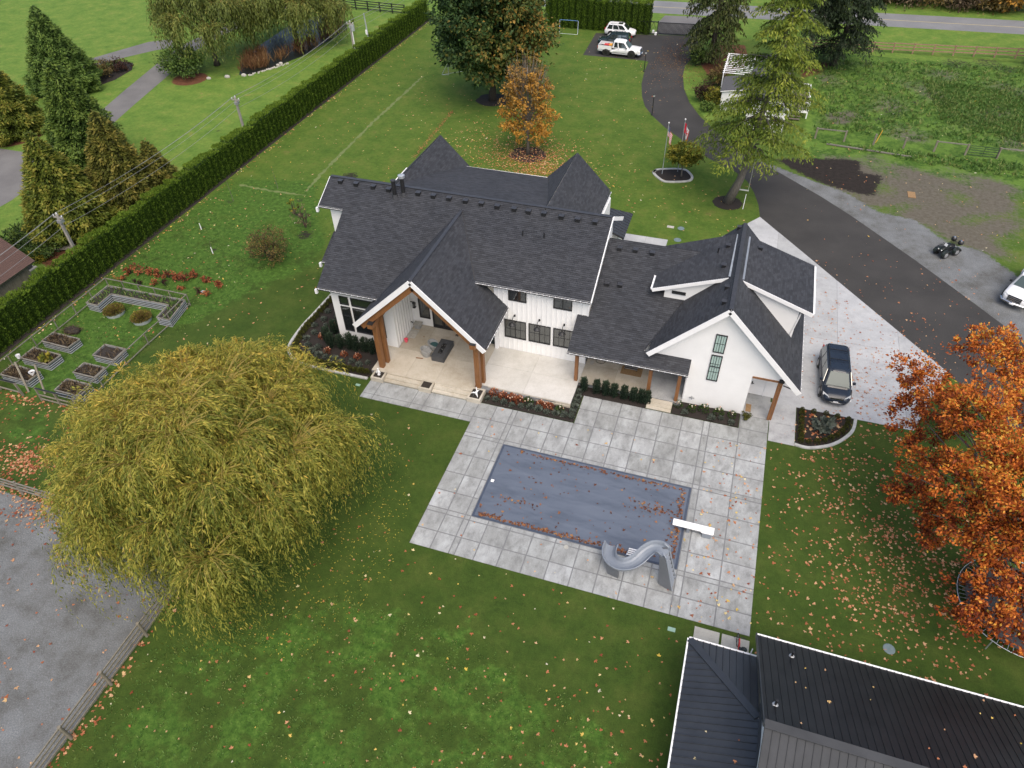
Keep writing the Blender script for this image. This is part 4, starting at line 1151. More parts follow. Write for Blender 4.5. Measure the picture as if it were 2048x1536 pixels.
LF['cedarbrown'] = leafmat('browning_cedar_sprays', [(0.0, (0.028, 0.028, 0.008)), (0.4, (0.1, 0.115, 0.02)), (0.75, (0.165, 0.16, 0.03)), (1.0, (0.24, 0.2, 0.042))])
LF['deodar'] = leafmat('deodar_needles', [(0.0, (0.03, 0.058, 0.01)), (0.4, (0.1, 0.15, 0.02)), (0.75, (0.2, 0.245, 0.03)), (1.0, (0.3, 0.32, 0.05))])
LF['spruce'] = leafmat('dark_spruce_needles', [(0.0, (0.006, 0.014, 0.007)), (0.5, (0.02, 0.036, 0.015)), (1.0, (0.05, 0.075, 0.026))])
LF['larch'] = leafmat('drooping_conifer_needles', [(0.0, (0.018, 0.03, 0.009)), (0.5, (0.055, 0.075, 0.018)), (1.0, (0.12, 0.12, 0.03))])
LF['green'] = leafmat('green_shrub_leaves', [(0.0, (0.014, 0.03, 0.008)), (0.5, (0.045, 0.085, 0.018)), (1.0, (0.11, 0.16, 0.03))])
LF['lime'] = leafmat('yellow_green_leaves', [(0.0, (0.06, 0.08, 0.012)), (0.5, (0.16, 0.175, 0.02)), (1.0, (0.3, 0.25, 0.03))])
LF['bronze'] = leafmat('bronze_shrub_leaves', [(0.0, (0.04, 0.035, 0.014)), (0.5, (0.115, 0.09, 0.03)), (1.0, (0.23, 0.16, 0.05))])
LF['maroon'] = leafmat('maroon_leaves', [(0.0, (0.012, 0.006, 0.006)), (0.5, (0.04, 0.018, 0.014)), (1.0, (0.09, 0.045, 0.025))])
LF['reed'] = leafmat('red_brown_reeds', [(0.0, (0.1, 0.05, 0.025)), (0.5, (0.2, 0.1, 0.045)), (1.0, (0.3, 0.2, 0.09))])
LF['weed'] = leafmat('pasture_weeds', [(0.0, (0.05, 0.115, 0.022)), (0.5, (0.1, 0.19, 0.04)), (1.0, (0.22, 0.23, 0.075))])
LF['juniper'] = leafmat('blue_green_needles', [(0.0, (0.012, 0.026, 0.016)), (0.5, (0.032, 0.056, 0.034)), (1.0, (0.075, 0.105, 0.06))])
LF['box'] = leafmat('olive_box_leaves', [(0.0, (0.022, 0.026, 0.006)), (0.5, (0.06, 0.068, 0.012)), (1.0, (0.115, 0.115, 0.022))])
LF['lavender'] = leafmat('grey_green_leaves', [(0.0, (0.05, 0.065, 0.05)), (0.5, (0.1, 0.12, 0.095)), (1.0, (0.18, 0.2, 0.16))])
LF['rust'] = leafmat('rust_red_leaves', [(0.0, (0.09, 0.02, 0.012)), (0.5, (0.25, 0.07, 0.03)), (1.0, (0.42, 0.16, 0.06))])
LF['bloom'] = leafmat('cream_blooms', [(0.0, (0.6, 0.3, 0.2)), (0.5, (0.72, 0.6, 0.45)), (1.0, (0.8, 0.78, 0.68))], trans=0.15)
LF['dead'] = leafmat('withered_stalks', [(0.0, (0.045, 0.03, 0.018)), (0.5, (0.12, 0.085, 0.05)), (1.0, (0.22, 0.17, 0.1))])
LF['wetleaf'] = leafmat('wet_fallen_leaves', [(0.0, (0.06, 0.022, 0.012)), (0.4, (0.16, 0.06, 0.028)), (0.75, (0.28, 0.12, 0.05)), (1.0, (0.42, 0.26, 0.08))], trans=0.05)
LF['fallen'] = leafmat('fallen_leaves', [(0.0, (0.2, 0.045, 0.02)), (0.25, (0.36, 0.12, 0.05)), (0.5, (0.5, 0.24, 0.12)), (0.7, (0.56, 0.36, 0.2)), (0.85, (0.6, 0.42, 0.06)), (1.0, (0.68, 0.64, 0.5))], trans=0.1)

def blob_leaves(blobs, n, clump=0.45, per=26, shell=0.72, zmin=None, tfun=None, tvar=0.22):
    """leaf positions in lumpy clumps over a set of ellipsoids (x, y, z, rx, ry, rz)"""
    B = np.array(blobs, float)
    wgt = (B[:, 3] * B[:, 4] * B[:, 5]) ** (2 / 3); wgt /= wgt.sum()
    nc = max(1, n // per)
    bi = NP.choice(len(B), nc, p=wgt)
    d = rdir(nc); rad = shell + (1 - shell) * NP.random(nc) ** 0.6
    rad = np.where(NP.random(nc) < 0.22, NP.random(nc) * shell, rad)
    C = B[bi, :3] + d * rad[:, None] * B[bi, 3:6]
    ct = NP.random(nc)
    if tfun is not None: ct = tfun(C, ct)
    cs = clump * NP.uniform(0.55, 1.4, nc)
    ci = np.repeat(np.arange(nc), per)
    off = NP.normal(size=(len(ci), 3)) * cs[ci][:, None] * np.array([0.55, 0.55, 0.4])
    P = C[ci] + off
    out = d[ci] * 0.8 + rdir(len(ci)) * 0.8 + np.array([0, 0, -0.15])
    Nn = rdir(len(ci)) * 0.75 + np.array([0, 0, 0.9]) + d[ci] * 0.3
    t = ct[ci] + NP.normal(size=len(ci)) * tvar + off[:, 2] / clump * 0.16
    if zmin is not None:
        k = P[:, 2] > zmin; P, out, Nn, t, C2 = P[k], out[k], Nn[k], t[k], C
    return P, out, Nn, np.clip(t, 0, 1), C

def limbs(mb, base, top, ends, r0, curve=0.25):
    """tapered trunk and limbs reaching to the given points"""
    base, top = Vector(base), Vector(top)
    n = 7
    path = [base.lerp(top, i / n) + Vector((math.sin(i * 1.7) * .04, math.cos(i * 2.1) * .04, 0)) * (r0 * 4 if i else 0) for i in range(n + 1)]
    mb.tube(path, [r0 * (1.35 if i == 0 else 1 - 0.72 * i / n) for i in range(n + 1)], 8)
    for e in ends:
        e = Vector(e)
        t = min(max((e.z - base.z) / max(top.z - base.z, .1) * rnd.uniform(0.4, 0.75), 0.25), 0.92)
        s = base.lerp(top, t)
        m = s.lerp(e, 0.5) + Vector((0, 0, (e - s).length * curve * 0.4))
        rr = r0 * rnd.uniform(0.2, 0.4) * (1.1 - 0.5 * t)
        mb.tube([s, s.lerp(m, .55), m, m.lerp(e, .55), e], [rr, rr * .8, rr * .6, rr * .4, rr * .15], 5, cap=False)
    return mb

def broadleaf(name, label, cat, base, blobs, n, leaf, mat, height, r0, barkm='bark', per=26, clump=0.45, tfun=None, nl=14, group=None, shell=0.72, wide=0.6, lean=(0, 0)):
    t = thing(name, label, cat, base, 0, group)
    bx, by, bz = base
    bl = [(b[0] + bx, b[1] + by, b[2] + bz, *b[3:]) for b in blobs]
    P, D, Nn, ti, C = blob_leaves(bl, n, clump, per, shell, tfun=tfun)
    L = leaf * NP.uniform(0.7, 1.3, len(P))
    cards('crown', P, D, Nn, L, L * wide, ti, LF[mat], t)
    ends = [tuple(C[i]) for i in NP.choice(len(C), min(nl, len(C)), replace=False)]
    limbs(MB(), base, (bx + lean[0], by + lean[1], bz + height), ends, r0).build('trunk', MT[barkm], t, smooth=True)
    return t

# ---------------------------------------------------------------- big weeping willow in the foreground
def willow(name, label, base, R, Ht, nm, nb, ns, nl, leaf, tone, r0=0.5, tintf=None, lowz=0.4, group=None, wd=0.24, lumpr=0.36):
    """weeping willow: mounds of arching boughs, each hung with leafy strands"""
    t = thing(name, label, 'tree', base, 0, group)
    bx, by, _ = base
    Ps, Ds, Ns, Ts = [], [], [], []
    tw = MB(); trunk = MB()
    limbs(trunk, base, (bx, by, Ht * 0.55), [], r0)
    for mnd in range(nm):
        am = mnd * 2.399963 + 0.4; fr = math.sqrt(mnd / max(nm - 1, 1))
        mr = R * 0.74 * fr * rnd.uniform(0.9, 1.06)
        mz = Ht * math.sqrt(max(1 - (0.80 * fr) ** 2, 0.1)) * rnd.uniform(0.9, 1.05)
        mx, my = bx + math.cos(am) * mr, by + math.sin(am) * mr
        Rm = R * lumpr * rnd.uniform(0.82, 1.18)
        trunk.tube([Vector((bx, by, Ht * .3)), Vector((bx + (mx - bx) * .45, by + (my - by) * .45, mz * .66)), Vector((mx, my, mz - 1.2))], [r0 * .42, r0 * .26, r0 * .1], 5, cap=False)
        for k in range(nb):
            a = 2 * PI * (k * 0.618034) + rnd.uniform(-.3, .3)
            if fr > .3 and rnd.random() < .55: a = am + rnd.gauss(0, 0.8)
            dx, dy = math.cos(a), math.sin(a)
            ln_b = Rm * rnd.uniform(0.55, 1.1)
            up0 = rnd.uniform(-0.3, 0.35)
            s0 = Vector((mx + dx * .15, my + dy * .15, mz - 0.7))
            e1 = Vector((mx + dx * ln_b * .6, my + dy * ln_b * .6, mz + up0))
            e2 = Vector((mx + dx * ln_b, my + dy * ln_b, mz + up0 - rnd.uniform(.4, 1.2)))
            tw.tube([s0, s0.lerp(e1, .6) + Vector((0, 0, .15)), e1, e2], [.03, .02, .012, .006], 3, cap=False)
            bt = tintf(e1.x, e1.y, e1.z, rnd.random()) if tintf else rnd.random()
            for j in range(ns):
                u = rnd.uniform(0.0, 1.0) if j % 3 else rnd.uniform(0, .25)
                p0 = s0.lerp(e1, u / .6) if u < .6 else e1.lerp(e2, (u - .6) / .4)
                ang = a + rnd.gauss(0, 0.8)
                outw = np.array([math.cos(ang), math.sin(ang), 0.0])
                ln = rnd.uniform(0.4, 1.0) * min(3.6 + 1.2 * fr, p0.z - lowz)
                if ln < 0.3: continue
                q = np.linspace(0.0, 1, nl)
                spread = rnd.uniform(0.25, 0.6) * min(ln, 2.2)
                pts = np.array(p0)[None] + outw[None] * (spread * (1 - (1 - q) ** 2.0))[:, None]
                pts[:, 2] += rnd.uniform(0.05, 0.4) * np.sin(q * 2.6) - ln * q ** 1.9
                tan = np.gradient(pts, axis=0); tan /= np.linalg.norm(tan, axis=1, keepdims=True) + 1e-9
                Ps.append(pts + NP.normal(size=pts.shape) * 0.06); Ds.append(tan * 0.9 + rdir(nl) * 0.42)
                Ns.append(rdir(nl) * 0.6 + outw * 0.6 + np.array([0, 0, 0.6]))
                Ts.append(np.clip(bt * 0.8 + 0.12 + NP.normal(size=nl) * 0.16 - q * 0.1, 0, 1))
                if j % 6 == 0: tw.tube([pts[0], pts[nl // 3], pts[2 * nl // 3]], [0.014, 0.01, 0.005], 3, cap=False)
    P = np.concatenate(Ps); n = len(P)
    L = leaf * NP.uniform(0.6, 1.35, n)
    cards('crown', P, np.concatenate(Ds), np.concatenate(Ns), L, L * wd, np.concatenate(Ts), LF[tone], t)
    tw.build('twigs', MT['twig'], t)
    trunk.build('trunk', MT['darkbark'], t, smooth=True)
    return t
def wt(x, y, z, r):
    w = np.clip((-(x + 26.5) * 0.55 + (y - 18.8) * 0.45) / 9, -1, 1)
    return float(np.clip(0.45 + 0.38 * w + (r - .5) * 0.55, 0, 1))
willow('weeping_willow', 'huge weeping willow turning yellow on the lawn at the left of the pool', (-24.25, 18.9, 0), 8.75, 10.7, 24, 28, 17, 30, 0.25, 'willow', 0.55, wt, 0.3, wd=0.19)

# lone orange oak at the right
g1 = lambda u, v, z: G(u, v, z)
ob = []
for (u, v, z, r) in ((1838, 745, 7, 1.7), (1965, 690, 9, 2.0), (2035, 710, 9.5, 2.4), (1835, 850, 6, 1.9), (1905, 815, 8, 2.0), (1990, 820, 9.5, 2.8), (1855, 935, 5.6, 1.8), (1940, 960, 7.5, 2.3),
                     (2035, 930, 9, 3.0), (1800, 975, 4, 1.2), (1870, 1010, 4.6, 1.5), (1965, 1050, 6, 2.2), (2050, 1060, 7, 2.6), (1855, 1060, 4, 1.0), (1955, 1205, 4.3, 1.7),
                     (2025, 1190, 5, 2.0), (1925, 1232, 3.6, 1.1), (2040, 1265, 3.9, 1.3), (2110, 980, 9, 3.4), (2120, 800, 9, 3.2), (2120, 1180, 5, 2.6), (1830, 800, 6, 1.0), (1990, 1110, 5.6, 1.5)):
    p = g1(u, v, z); ob.append((p.x - 17.3, p.y - 28.0, p.z, r * .84, r * .84, r * 0.46))
def ot(C, r):
    return np.clip(0.06 + 0.5 * r + 0.05 * (C[:, 2] - 4) + 0.03 * (C[:, 0] - 14), 0, 1)
oak = broadleaf('orange_oak', 'spreading tree with rust orange autumn leaves at the right edge over a trampoline', 'tree', (17.3, 28.0, 0), ob, 60000, 0.17, 'oak', 8.5, 0.3, per=46, clump=0.29, tfun=ot, nl=46, shell=0.6, wide=0.55)

# big maple on the back lawn, half still green
mb_ = []
for k in range(30):
    a = k * 2.4; f = (k + .5) / 30; z = 4.0 + 13.5 * f; rr = 6.3 * math.sin(PI * min(0.16 + 0.84 * f, 1)) ** 0.6
    mb_.append((math.cos(a) * rr * rnd.uniform(.55, .95), math.sin(a) * rr * rnd.uniform(.55, .95), z, 2.4, 2.4, 1.9))
mb_ += [(0, 0, 8, 4.5, 4.5, 4), (0, 0, 14, 4.5, 4.5, 4)]
def mtf(C, r):
    s = (C[:, 0] + 30.35) * 0.95 - (C[:, 1] - 83.2) * 0.3
    return np.clip(0.22 + 0.075 * s + (r - .5) * 0.3 - 0.02 * (C[:, 2] - 9), 0, 1)
broadleaf('big_maple', 'tall dense maple behind the house, dark green on one side and brown on the other', 'tree', (-30.35, 83.2, 0), mb_, 62000, 0.42, 'maple', 14, 0.42, 'darkbark', clump=0.75, tfun=mtf, nl=16, per=30)
# golden tree in the leaf ring
gb = []
for k in range(26):
    a = k * 2.4; f = (k + .5) / 26; z = 2.2 + 6.6 * f; rr = 2.75 * (0.45 + 0.55 * math.sin(PI * min(f * .95 + .12, 1)))
    gb.append((math.cos(a) * rr * .8, math.sin(a) * rr * .8, z, 0.95, 0.95, 0.85))
def gtf(C, r): return np.clip(0.75 - 0.085 * (C[:, 2] - 3) + (r - .5) * 0.55, 0, 1)
gt = broadleaf('golden_tree', 'half bare tree with orange gold leaves in a ring of fallen leaves', 'tree', (-21.73, 70.16, 0), gb, 8600, 0.26, 'gold', 9.2, 0.17, clump=0.34, tfun=gtf, nl=60, per=22)
tw = MB()
for k in range(150):
    a = rnd.uniform(0, 2 * PI); r = rnd.uniform(.2, 1.9); z = rnd.uniform(5.5, 8.5)
    p = Vector((-21.73 + math.cos(a) * r, 70.16 + math.sin(a) * r, z)); tw.tube([p, p + Vector((math.cos(a) * .5, math.sin(a) * .5, rnd.uniform(1.0, 2.4)))], [0.022, 0.006], 3, cap=False)
tw.build('bare_twigs', MT['bark'], gt)

# ---------------------------------------------------------------- conifers
def cone_tree(name, label, base, h, R, n, leaf, tone, bulge=0.85, group=None, seed=0):
    """dense pyramid of hanging sprays"""
    t = thing(name, label, 'tree', base, 0, group)
    f = 1 - np.sqrt(NP.random(n)); f = np.clip(f * 1.02, 0, 0.995)
    a = NP.random(n) * 2 * PI
    prof = (1 - f) ** bulge * (0.72 + 0.28 * np.minimum(f / 0.1, 1))
    ph = rnd.uniform(0, 6)
    lump = 1 + 0.11 * np.sin(5 * a + f * 9 + ph) + 0.09 * np.sin(11 * a - f * 17 + ph) + 0.08 * np.sin(f * 42 + 3 * a)
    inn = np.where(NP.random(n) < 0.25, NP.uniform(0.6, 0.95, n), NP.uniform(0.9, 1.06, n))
    r = R * prof * lump * inn
    P = np.stack([base[0] + np.cos(a) * r, base[1] + np.sin(a) * r, base[2] + 0.15 + f * h], 1)
    out = np.stack([np.cos(a), np.sin(a), NP.uniform(-0.9, 0.5, n)], 1) + NP.normal(size=(n, 3)) * 0.35
    Nn = np.stack([np.cos(a) * .5, np.sin(a) * .5, np.full(n, 0.8)], 1) + NP.normal(size=(n, 3)) * 0.4
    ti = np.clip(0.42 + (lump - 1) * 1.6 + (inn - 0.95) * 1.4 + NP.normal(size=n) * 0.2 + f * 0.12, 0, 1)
    L = leaf * NP.uniform(0.6, 1.3, n)
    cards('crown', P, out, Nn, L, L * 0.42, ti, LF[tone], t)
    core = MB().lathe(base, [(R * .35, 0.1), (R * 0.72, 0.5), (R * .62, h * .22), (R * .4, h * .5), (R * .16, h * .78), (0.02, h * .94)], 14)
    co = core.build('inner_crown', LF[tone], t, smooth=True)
    MB().tube([base, (base[0], base[1], base[2] + h * .5)], [0.25, 0.1], 7).build('trunk', MT['darkbark'], t)
    return t
CT = [((-85.2, 71.5, 0), 10.0, 4.3, 'cedar', 'dark green pyramid cedar nearest the small flower bed of the neighbour'),
      ((-82.0, 58.5, 0), 10.8, 4.2, 'cedaryellow', 'olive pyramid cedar cut by the left edge of the picture'),
      ((-66.5, 55.0, 0), 11.0, 4.0, 'cedarmid', 'dark green cedar standing behind two browning cedars by the hedge'),
      ((-58.0, 43.0, 0), 9.6, 3.7, 'cedaryellow', 'yellow green cedar behind the utility pole by the long hedge'),
      ((-56.2, 48.6, 0), 9.3, 3.6, 'cedarbrown', 'browning cedar with a sharp top beside the yellow green one'),
      ((-54.4, 51.2, 0), 5.6, 2.2, 'cedarbrown', 'low browning cedar at the end of the clump nearest the lawn')]
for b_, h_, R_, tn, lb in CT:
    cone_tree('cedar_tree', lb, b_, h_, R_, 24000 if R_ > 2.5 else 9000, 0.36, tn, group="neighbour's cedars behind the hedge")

def whorl_tree(name, label, base, h, z0, R, levels, nbr, leaf, tone, droop, lean=(0, 0), bark='bark', r0=0.35, group=None, power=0.8, hang=0.5, dens=1.0):
    """open conifer: plates of drooping branches round a clear trunk"""
    t = thing(name, label, 'tree', base, 0, group)
    bx, by, bz = base
    def axis(z): f = z / h; return Vector((bx + lean[0] * f ** 0.5, by + lean[1] * f ** 0.7, bz + z))
    tr = MB()
    tr.tube([axis(h * i / 10) for i in range(11)], [r0 * (1.25 if i == 0 else (1 - 0.93 * i / 10)) for i in range(11)], 9)
    Ps, Ds, Ns, Ts = [], [], [], []
    for li in range(levels):
        z = z0 + (h - z0) * (li + rnd.uniform(-.3, .3)) / levels
        f = max((z - z0) / (h - z0), 0)
        Lr = R * (1 - f) ** power + 0.25
        for k in range(nbr):
            a = rnd.uniform(0, 2 * PI); L = Lr * rnd.uniform(0.62, 1.12)
            s = axis(max(z, 0.5)); dx, dy = math.cos(a), math.sin(a)
            m = 14; q = np.linspace(0, 1, m)
            bend = droop * L * rnd.uniform(0.6, 1.3)
            pts = np.stack([s.x + dx * L * q, s.y + dy * L * q, s.z + 0.12 * L * np.sin(q * 2.4) - bend * q ** 2], 1)
            tr.tube([pts[0], pts[4], pts[8], pts[12]], [0.02 + 0.012 * L, 0.012 * L + .012, 0.012, 0.006], 3, cap=False)
            bt = rnd.random()
            for j in range(3, m):
                w = L * 0.30 * math.sin(PI * min(0.22 + 0.78 * j / m, 0.97)) * rnd.uniform(.7, 1.2) + 0.1
                for sd in (-1, 1):
                    nn = max(3, int(w / leaf * 3.2 * dens)); r = NP.random(nn)
                    side = np.array([-dy * sd, dx * sd, 0]) * 0.8 + np.array([dx, dy, 0]) * 0.6
                    pp_ = pts[j][None] + side[None] * (w * r)[:, None] + NP.normal(size=(nn, 3)) * 0.07
                    pp_[:, 2] -= hang * w * r ** 1.5 + 0.02
                    Ps.append(pp_)
                    Ds.append(side[None] * 0.8 + np.array([0, 0, -0.55 - hang * .6]) + NP.normal(size=(nn, 3)) * 0.35)
                    Ns.append(np.array([0, 0, 1.0]) + NP.normal(size=(nn, 3)) * 0.35)
                    Ts.append(np.clip(0.3 + 0.35 * bt + 0.28 * (j / m) + NP.normal(size=nn) * 0.14 - 0.12 * r, 0, 1))
    P = np.concatenate(Ps); n = len(P); Lf = leaf * NP.uniform(.7, 1.3, n)
    cards('crown', P, np.concatenate(Ds), np.concatenate(Ns), Lf, Lf * 0.34, np.concatenate(Ts), LF[tone], t)
    tr.build('trunk', MT[bark], t, smooth=True)
    return t
DEO = whorl_tree('deodar_cedar', 'tall open cedar with a bare leaning trunk in a mulch ring by the driveway', (0.0, 65.5, 0), 23.5, 5.6, 5.3, 24, 7, 0.32, 'deodar', 0.22, (2.2, 0.8), 'bark', 0.4, power=0.7, hang=0.45, dens=1.15)
whorl_tree('drooping_conifer', 'drooping olive conifer beside the black gate', (-6.0, 103.2, 0), 22, 3.0, 4.4, 26, 6, 0.42, 'larch', 0.5, (0, 0), 'darkbark', 0.42, power=0.5, hang=1.2)
whorl_tree('spruce_tree', 'dark spruce behind the white cabin with a bare lower trunk', (5.3, 103.0, 0), 20, 5.5, 4.2, 22, 6, 0.42, 'spruce', 0.3, (1.5, 0), 'darkbark', 0.34, power=0.5, hang=0.6, group='dark spruces behind the cabin')
whorl_tree('spruce_tree', 'dark spruce right of its neighbour, nearest the pasture fence', (9.6, 106.0, 0), 20, 2.5, 4.6, 26, 6, 0.42, 'spruce', 0.3, (1.0, 0), 'darkbark', 0.36, power=0.45, hang=0.6, group='dark spruces behind the cabin')
whorl_tree('spruce_tree', 'dark spruce at the right edge of the picture by the brown rail fence', (36.5, 111.5, 0), 12, 1.0, 3.0, 20, 6, 0.42, 'spruce', 0.3, (0, 0), 'darkbark', 0.25, hang=0.6)

# ---------------------------------------------------------------- clipped hedges
def hedge_mesh(w, d, h, n, leaf, seed):
    rg = np.random.default_rng(seed)
    face = rg.random(n)
    x = rg.uniform(-w / 2, w / 2, n); y = rg.uniform(-d / 2, d / 2, n); z = rg.uniform(0.05, h, n)
    side = face < 0.82
    s = np.where(rg.random(n) < 0.5, -1, 1)
    zf = z / h
    wob = 0.045 * np.sin(zf * 9 + seed)
    rnd_x = np.abs(x) / (w / 2)
    dd = d / 2 * (1 - 0.55 * rnd_x ** 2.2) * (1 - 0.22 * zf ** 3) + wob
    P = np.stack([x, np.where(side, s * dd + rg.normal(size=n) * .03, y * (1 - .2 * zf ** 3)), np.where(side, z, h - 0.1 * (rnd_x ** 2) - rg.random(n) * .06)], 1)
    nd = np.stack([x * 0.5, np.where(side, s, 0.0), np.where(side, 0.1, 1.0)], 1)
    D = np.stack([rg.normal(size=n) * .35, nd[:, 1] * 0.35 + rg.normal(size=n) * .25, np.where(side, rg.uniform(0.4, 1.0, n), 1.0)], 1)
    Nn = nd + rg.normal(size=(n, 3)) * 0.45
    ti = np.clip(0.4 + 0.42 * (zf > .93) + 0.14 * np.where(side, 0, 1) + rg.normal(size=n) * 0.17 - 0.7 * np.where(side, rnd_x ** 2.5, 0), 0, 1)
    L = leaf * rg.uniform(.7, 1.3, n)
    return P, D, Nn, L, ti
def hedge(name, label, loc, n, pitch, along, w, d, h, cardsn, leaf, tone, variants=4):
    t = thing(name, label, 'hedge', loc)
    protos = []
    for vnum in range(variants):
        P, D, Nn, L, ti = hedge_mesh(w, d, h * (1 + 0.02 * vnum), cardsn, leaf, 5 + vnum)
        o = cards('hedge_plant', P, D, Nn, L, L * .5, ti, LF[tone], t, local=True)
        b = MB(); b.box(-w / 2 * .86, w / 2 * .86, -d / 2 * .68, d / 2 * .68, 0, h * .95)
        me = b.mesh('core', LF[tone])
        protos.append(o)
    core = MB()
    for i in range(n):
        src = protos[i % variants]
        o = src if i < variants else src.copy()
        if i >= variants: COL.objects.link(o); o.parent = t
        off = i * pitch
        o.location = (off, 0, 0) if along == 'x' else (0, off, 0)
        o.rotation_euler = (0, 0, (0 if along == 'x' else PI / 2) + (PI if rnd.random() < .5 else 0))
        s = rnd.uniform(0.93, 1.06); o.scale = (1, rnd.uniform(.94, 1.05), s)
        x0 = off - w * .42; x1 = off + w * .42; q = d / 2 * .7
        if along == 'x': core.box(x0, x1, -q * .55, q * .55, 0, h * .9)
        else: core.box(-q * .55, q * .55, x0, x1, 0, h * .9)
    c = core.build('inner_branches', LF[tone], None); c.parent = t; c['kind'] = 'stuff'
    return t
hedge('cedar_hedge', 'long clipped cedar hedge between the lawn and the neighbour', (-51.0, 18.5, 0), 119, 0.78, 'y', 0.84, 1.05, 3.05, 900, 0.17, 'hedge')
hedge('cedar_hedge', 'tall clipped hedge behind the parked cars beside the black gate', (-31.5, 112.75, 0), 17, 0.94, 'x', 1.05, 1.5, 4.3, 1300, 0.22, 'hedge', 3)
MT['hedgesoil'] = MT['soil']
tag(MB().box(-51.6, -50.28, 18, 111.5, 0.001, 0.03).build('hedge_bed', MT['soil']), kind='structure')

# ---------------------------------------------------------------- shrubs
def shrub(label, base, r, h, n, tone, leaf=0.16, name='shrub', group=None, cat='shrub', clump=0.18, stem=True, loc0=False):
    t = thing(name, label, cat, base, 0, group)
    bl = [(base[0], base[1], base[2] + h * .55, r * .8, r * .8, h * .45)] + [(base[0] + math.cos(a) * r * .5, base[1] + math.sin(a) * r * .5, base[2] + h * rnd.uniform(.35, .7), r * .5, r * .5, h * .3) for a in (0.3, 1.7, 2.9, 4.1, 5.4)]
    P, D, Nn, ti, C = blob_leaves(bl, n, clump * max(r, .5), 16, 0.7)
    k = P[:, 2] > base[2] + 0.02; P, D, Nn, ti = P[k], D[k], Nn[k], ti[k]
    L = leaf * NP.uniform(.7, 1.3, len(P))
    cards('foliage', P, D, Nn, L, L * .55, ti, LF[tone], t)
    if stem:
        mb = MB()
        for a in range(5): mb.tube([base, (base[0] + math.cos(a * 1.3) * r * .4, base[1] + math.sin(a * 1.3) * r * .4, base[2] + h * .7)], [0.03 * h, 0.008 * h], 4, cap=False)
        mb.build('stem', MT['darkbark'], t)
    return t
def gp(u, v): p = G(u, v); return (p.x, p.y, 0)
shrub('rounded bronze shrub alone on the lawn left of the house', gp(545, 522), 2.0, 3.2, 3600, 'bronze', 0.15)
shrub('thin leafless shrub with grey twigs by the left end of the house', gp(612, 455), 1.1, 2.3, 420, 'dead', 0.14)
shrub('small sapling with yellow leaves near the left end of the house', gp(590, 428), 0.5, 1.9, 170, 'lime', 0.17)
shrub('dark green bush at the bend of the driveway by the gate', gp(1395, 130), 1.3, 2.3, 2200, 'green', 0.2)
shrub('yellow brown bush on the mulch in front of the white pergola', gp(1437, 172), 1.7, 2.4, 2200, 'bronze', 0.2)
shrub('dark maroon shrub beside the driveway lawn by the cabin', gp(1409, 202), 1.5, 2.2, 2000, 'maroon', 0.2)
shrub('round lime green bush under the cedar by the cabin', gp(1428, 210), 1.5, 2.0, 2400, 'lime', 0.18)
shrub('low spiky dark shrub below the lime green bush', gp(1415, 222), 0.9, 1.0, 900, 'cedar', 0.2)
shrub('green bush poking out of the orange tree by the asphalt', gp(1905, 868), 1.5, 3.6, 1500, 'green', 0.2)
shrub('dark shrub with red tips in the flower bed between the neighbour paths', gp(243, 140), 1.7, 1.4, 1500, 'maroon', 0.2)
shrub('green shrub in the flower bed between the neighbour paths', gp(207, 152), 2.0, 1.9, 2000, 'bronze', 0.22)
sheet('flower_bed', pp((175, 170), (200, 142), (240, 122), (266, 126), (264, 140), (230, 160), (190, 174)), 0.006, MT['mulch'])
shrub('dense clipped green shrub beside the neighbour path under the pale willow', gp(372, 150), 3.2, 3.6, 4200, 'cedar', 0.3)
shrub('dark rhododendron by the brown roofed house', gp(42, 492), 2.0, 1.5, 1600, 'green', 0.25)
shrub('green shrub bed behind the air conditioner', gp(85, 510), 1.7, 1.2, 1400, 'green', 0.22)
shrub('sprawling green shrub with yellow tips at the corner of the brown house', gp(76, 522), 1.0, 0.8, 500, 'lime', 0.2)
# trees by the pond
willow('weeping_willow', 'weeping willow with long olive strands over the pond of the neighbour', (-65.0, 95.0, 0), 8.2, 10.4, 15, 16, 14, 18, 0.46, 'dullwillow', 0.4, lambda x, y, z, r: .2 + .4 * r, 0.4, wd=0.24)
willow('weeping_willow', 'pale bushy willow beside the paths of the neighbour', (-71.5, 84.5, 0), 7.6, 11.0, 12, 14, 12, 14, 0.44, 'dullwillow', 0.35, lambda x, y, z, r: .15 + .45 * r, 2.4, wd=0.28)
# reeds round the pond
def tufts(name, polys, n, hgt, wid, tone, label=None, lean=0.35, kind='stuff', per=5):
    Ps = []
    for poly, k in polys:
        xs = [p[0] for p in poly]; ys = [p[1] for p in poly]
        q = np.stack([NP.uniform(min(xs), max(xs), k * 4), NP.uniform(min(ys), max(ys), k * 4)], 1)
        ins = sdist(q[:, 0], q[:, 1], poly) > 0
        Ps.append(q[ins][:k])
    q = np.concatenate(Ps); q = np.repeat(q, per, 0) + NP.normal(size=(len(q) * per, 2)) * 0.12
    m = len(q); P = np.column_stack([q, np.full(m, 0.0)])
    D = np.column_stack([NP.normal(size=(m, 2)) * lean, np.ones(m)])
    tn = np.repeat(NP.random(m // per), per) * .7 + NP.random(m) * .3
    o = cards(name, P, D, rdir(m), hgt * NP.uniform(.5, 1.3, m), wid, tn, LF[tone])
    o['kind'] = kind
    return o
tufts('reeds', [(pp((480, 148), (540, 134), (530, 105), (490, 118)), 150), (pp((640, 92), (690, 60), (690, 30), (645, 28)), 120), (pp((545, 128), (640, 95), (630, 80), (560, 108)), 70)], 0, 1.6, 0.09, 'reed')
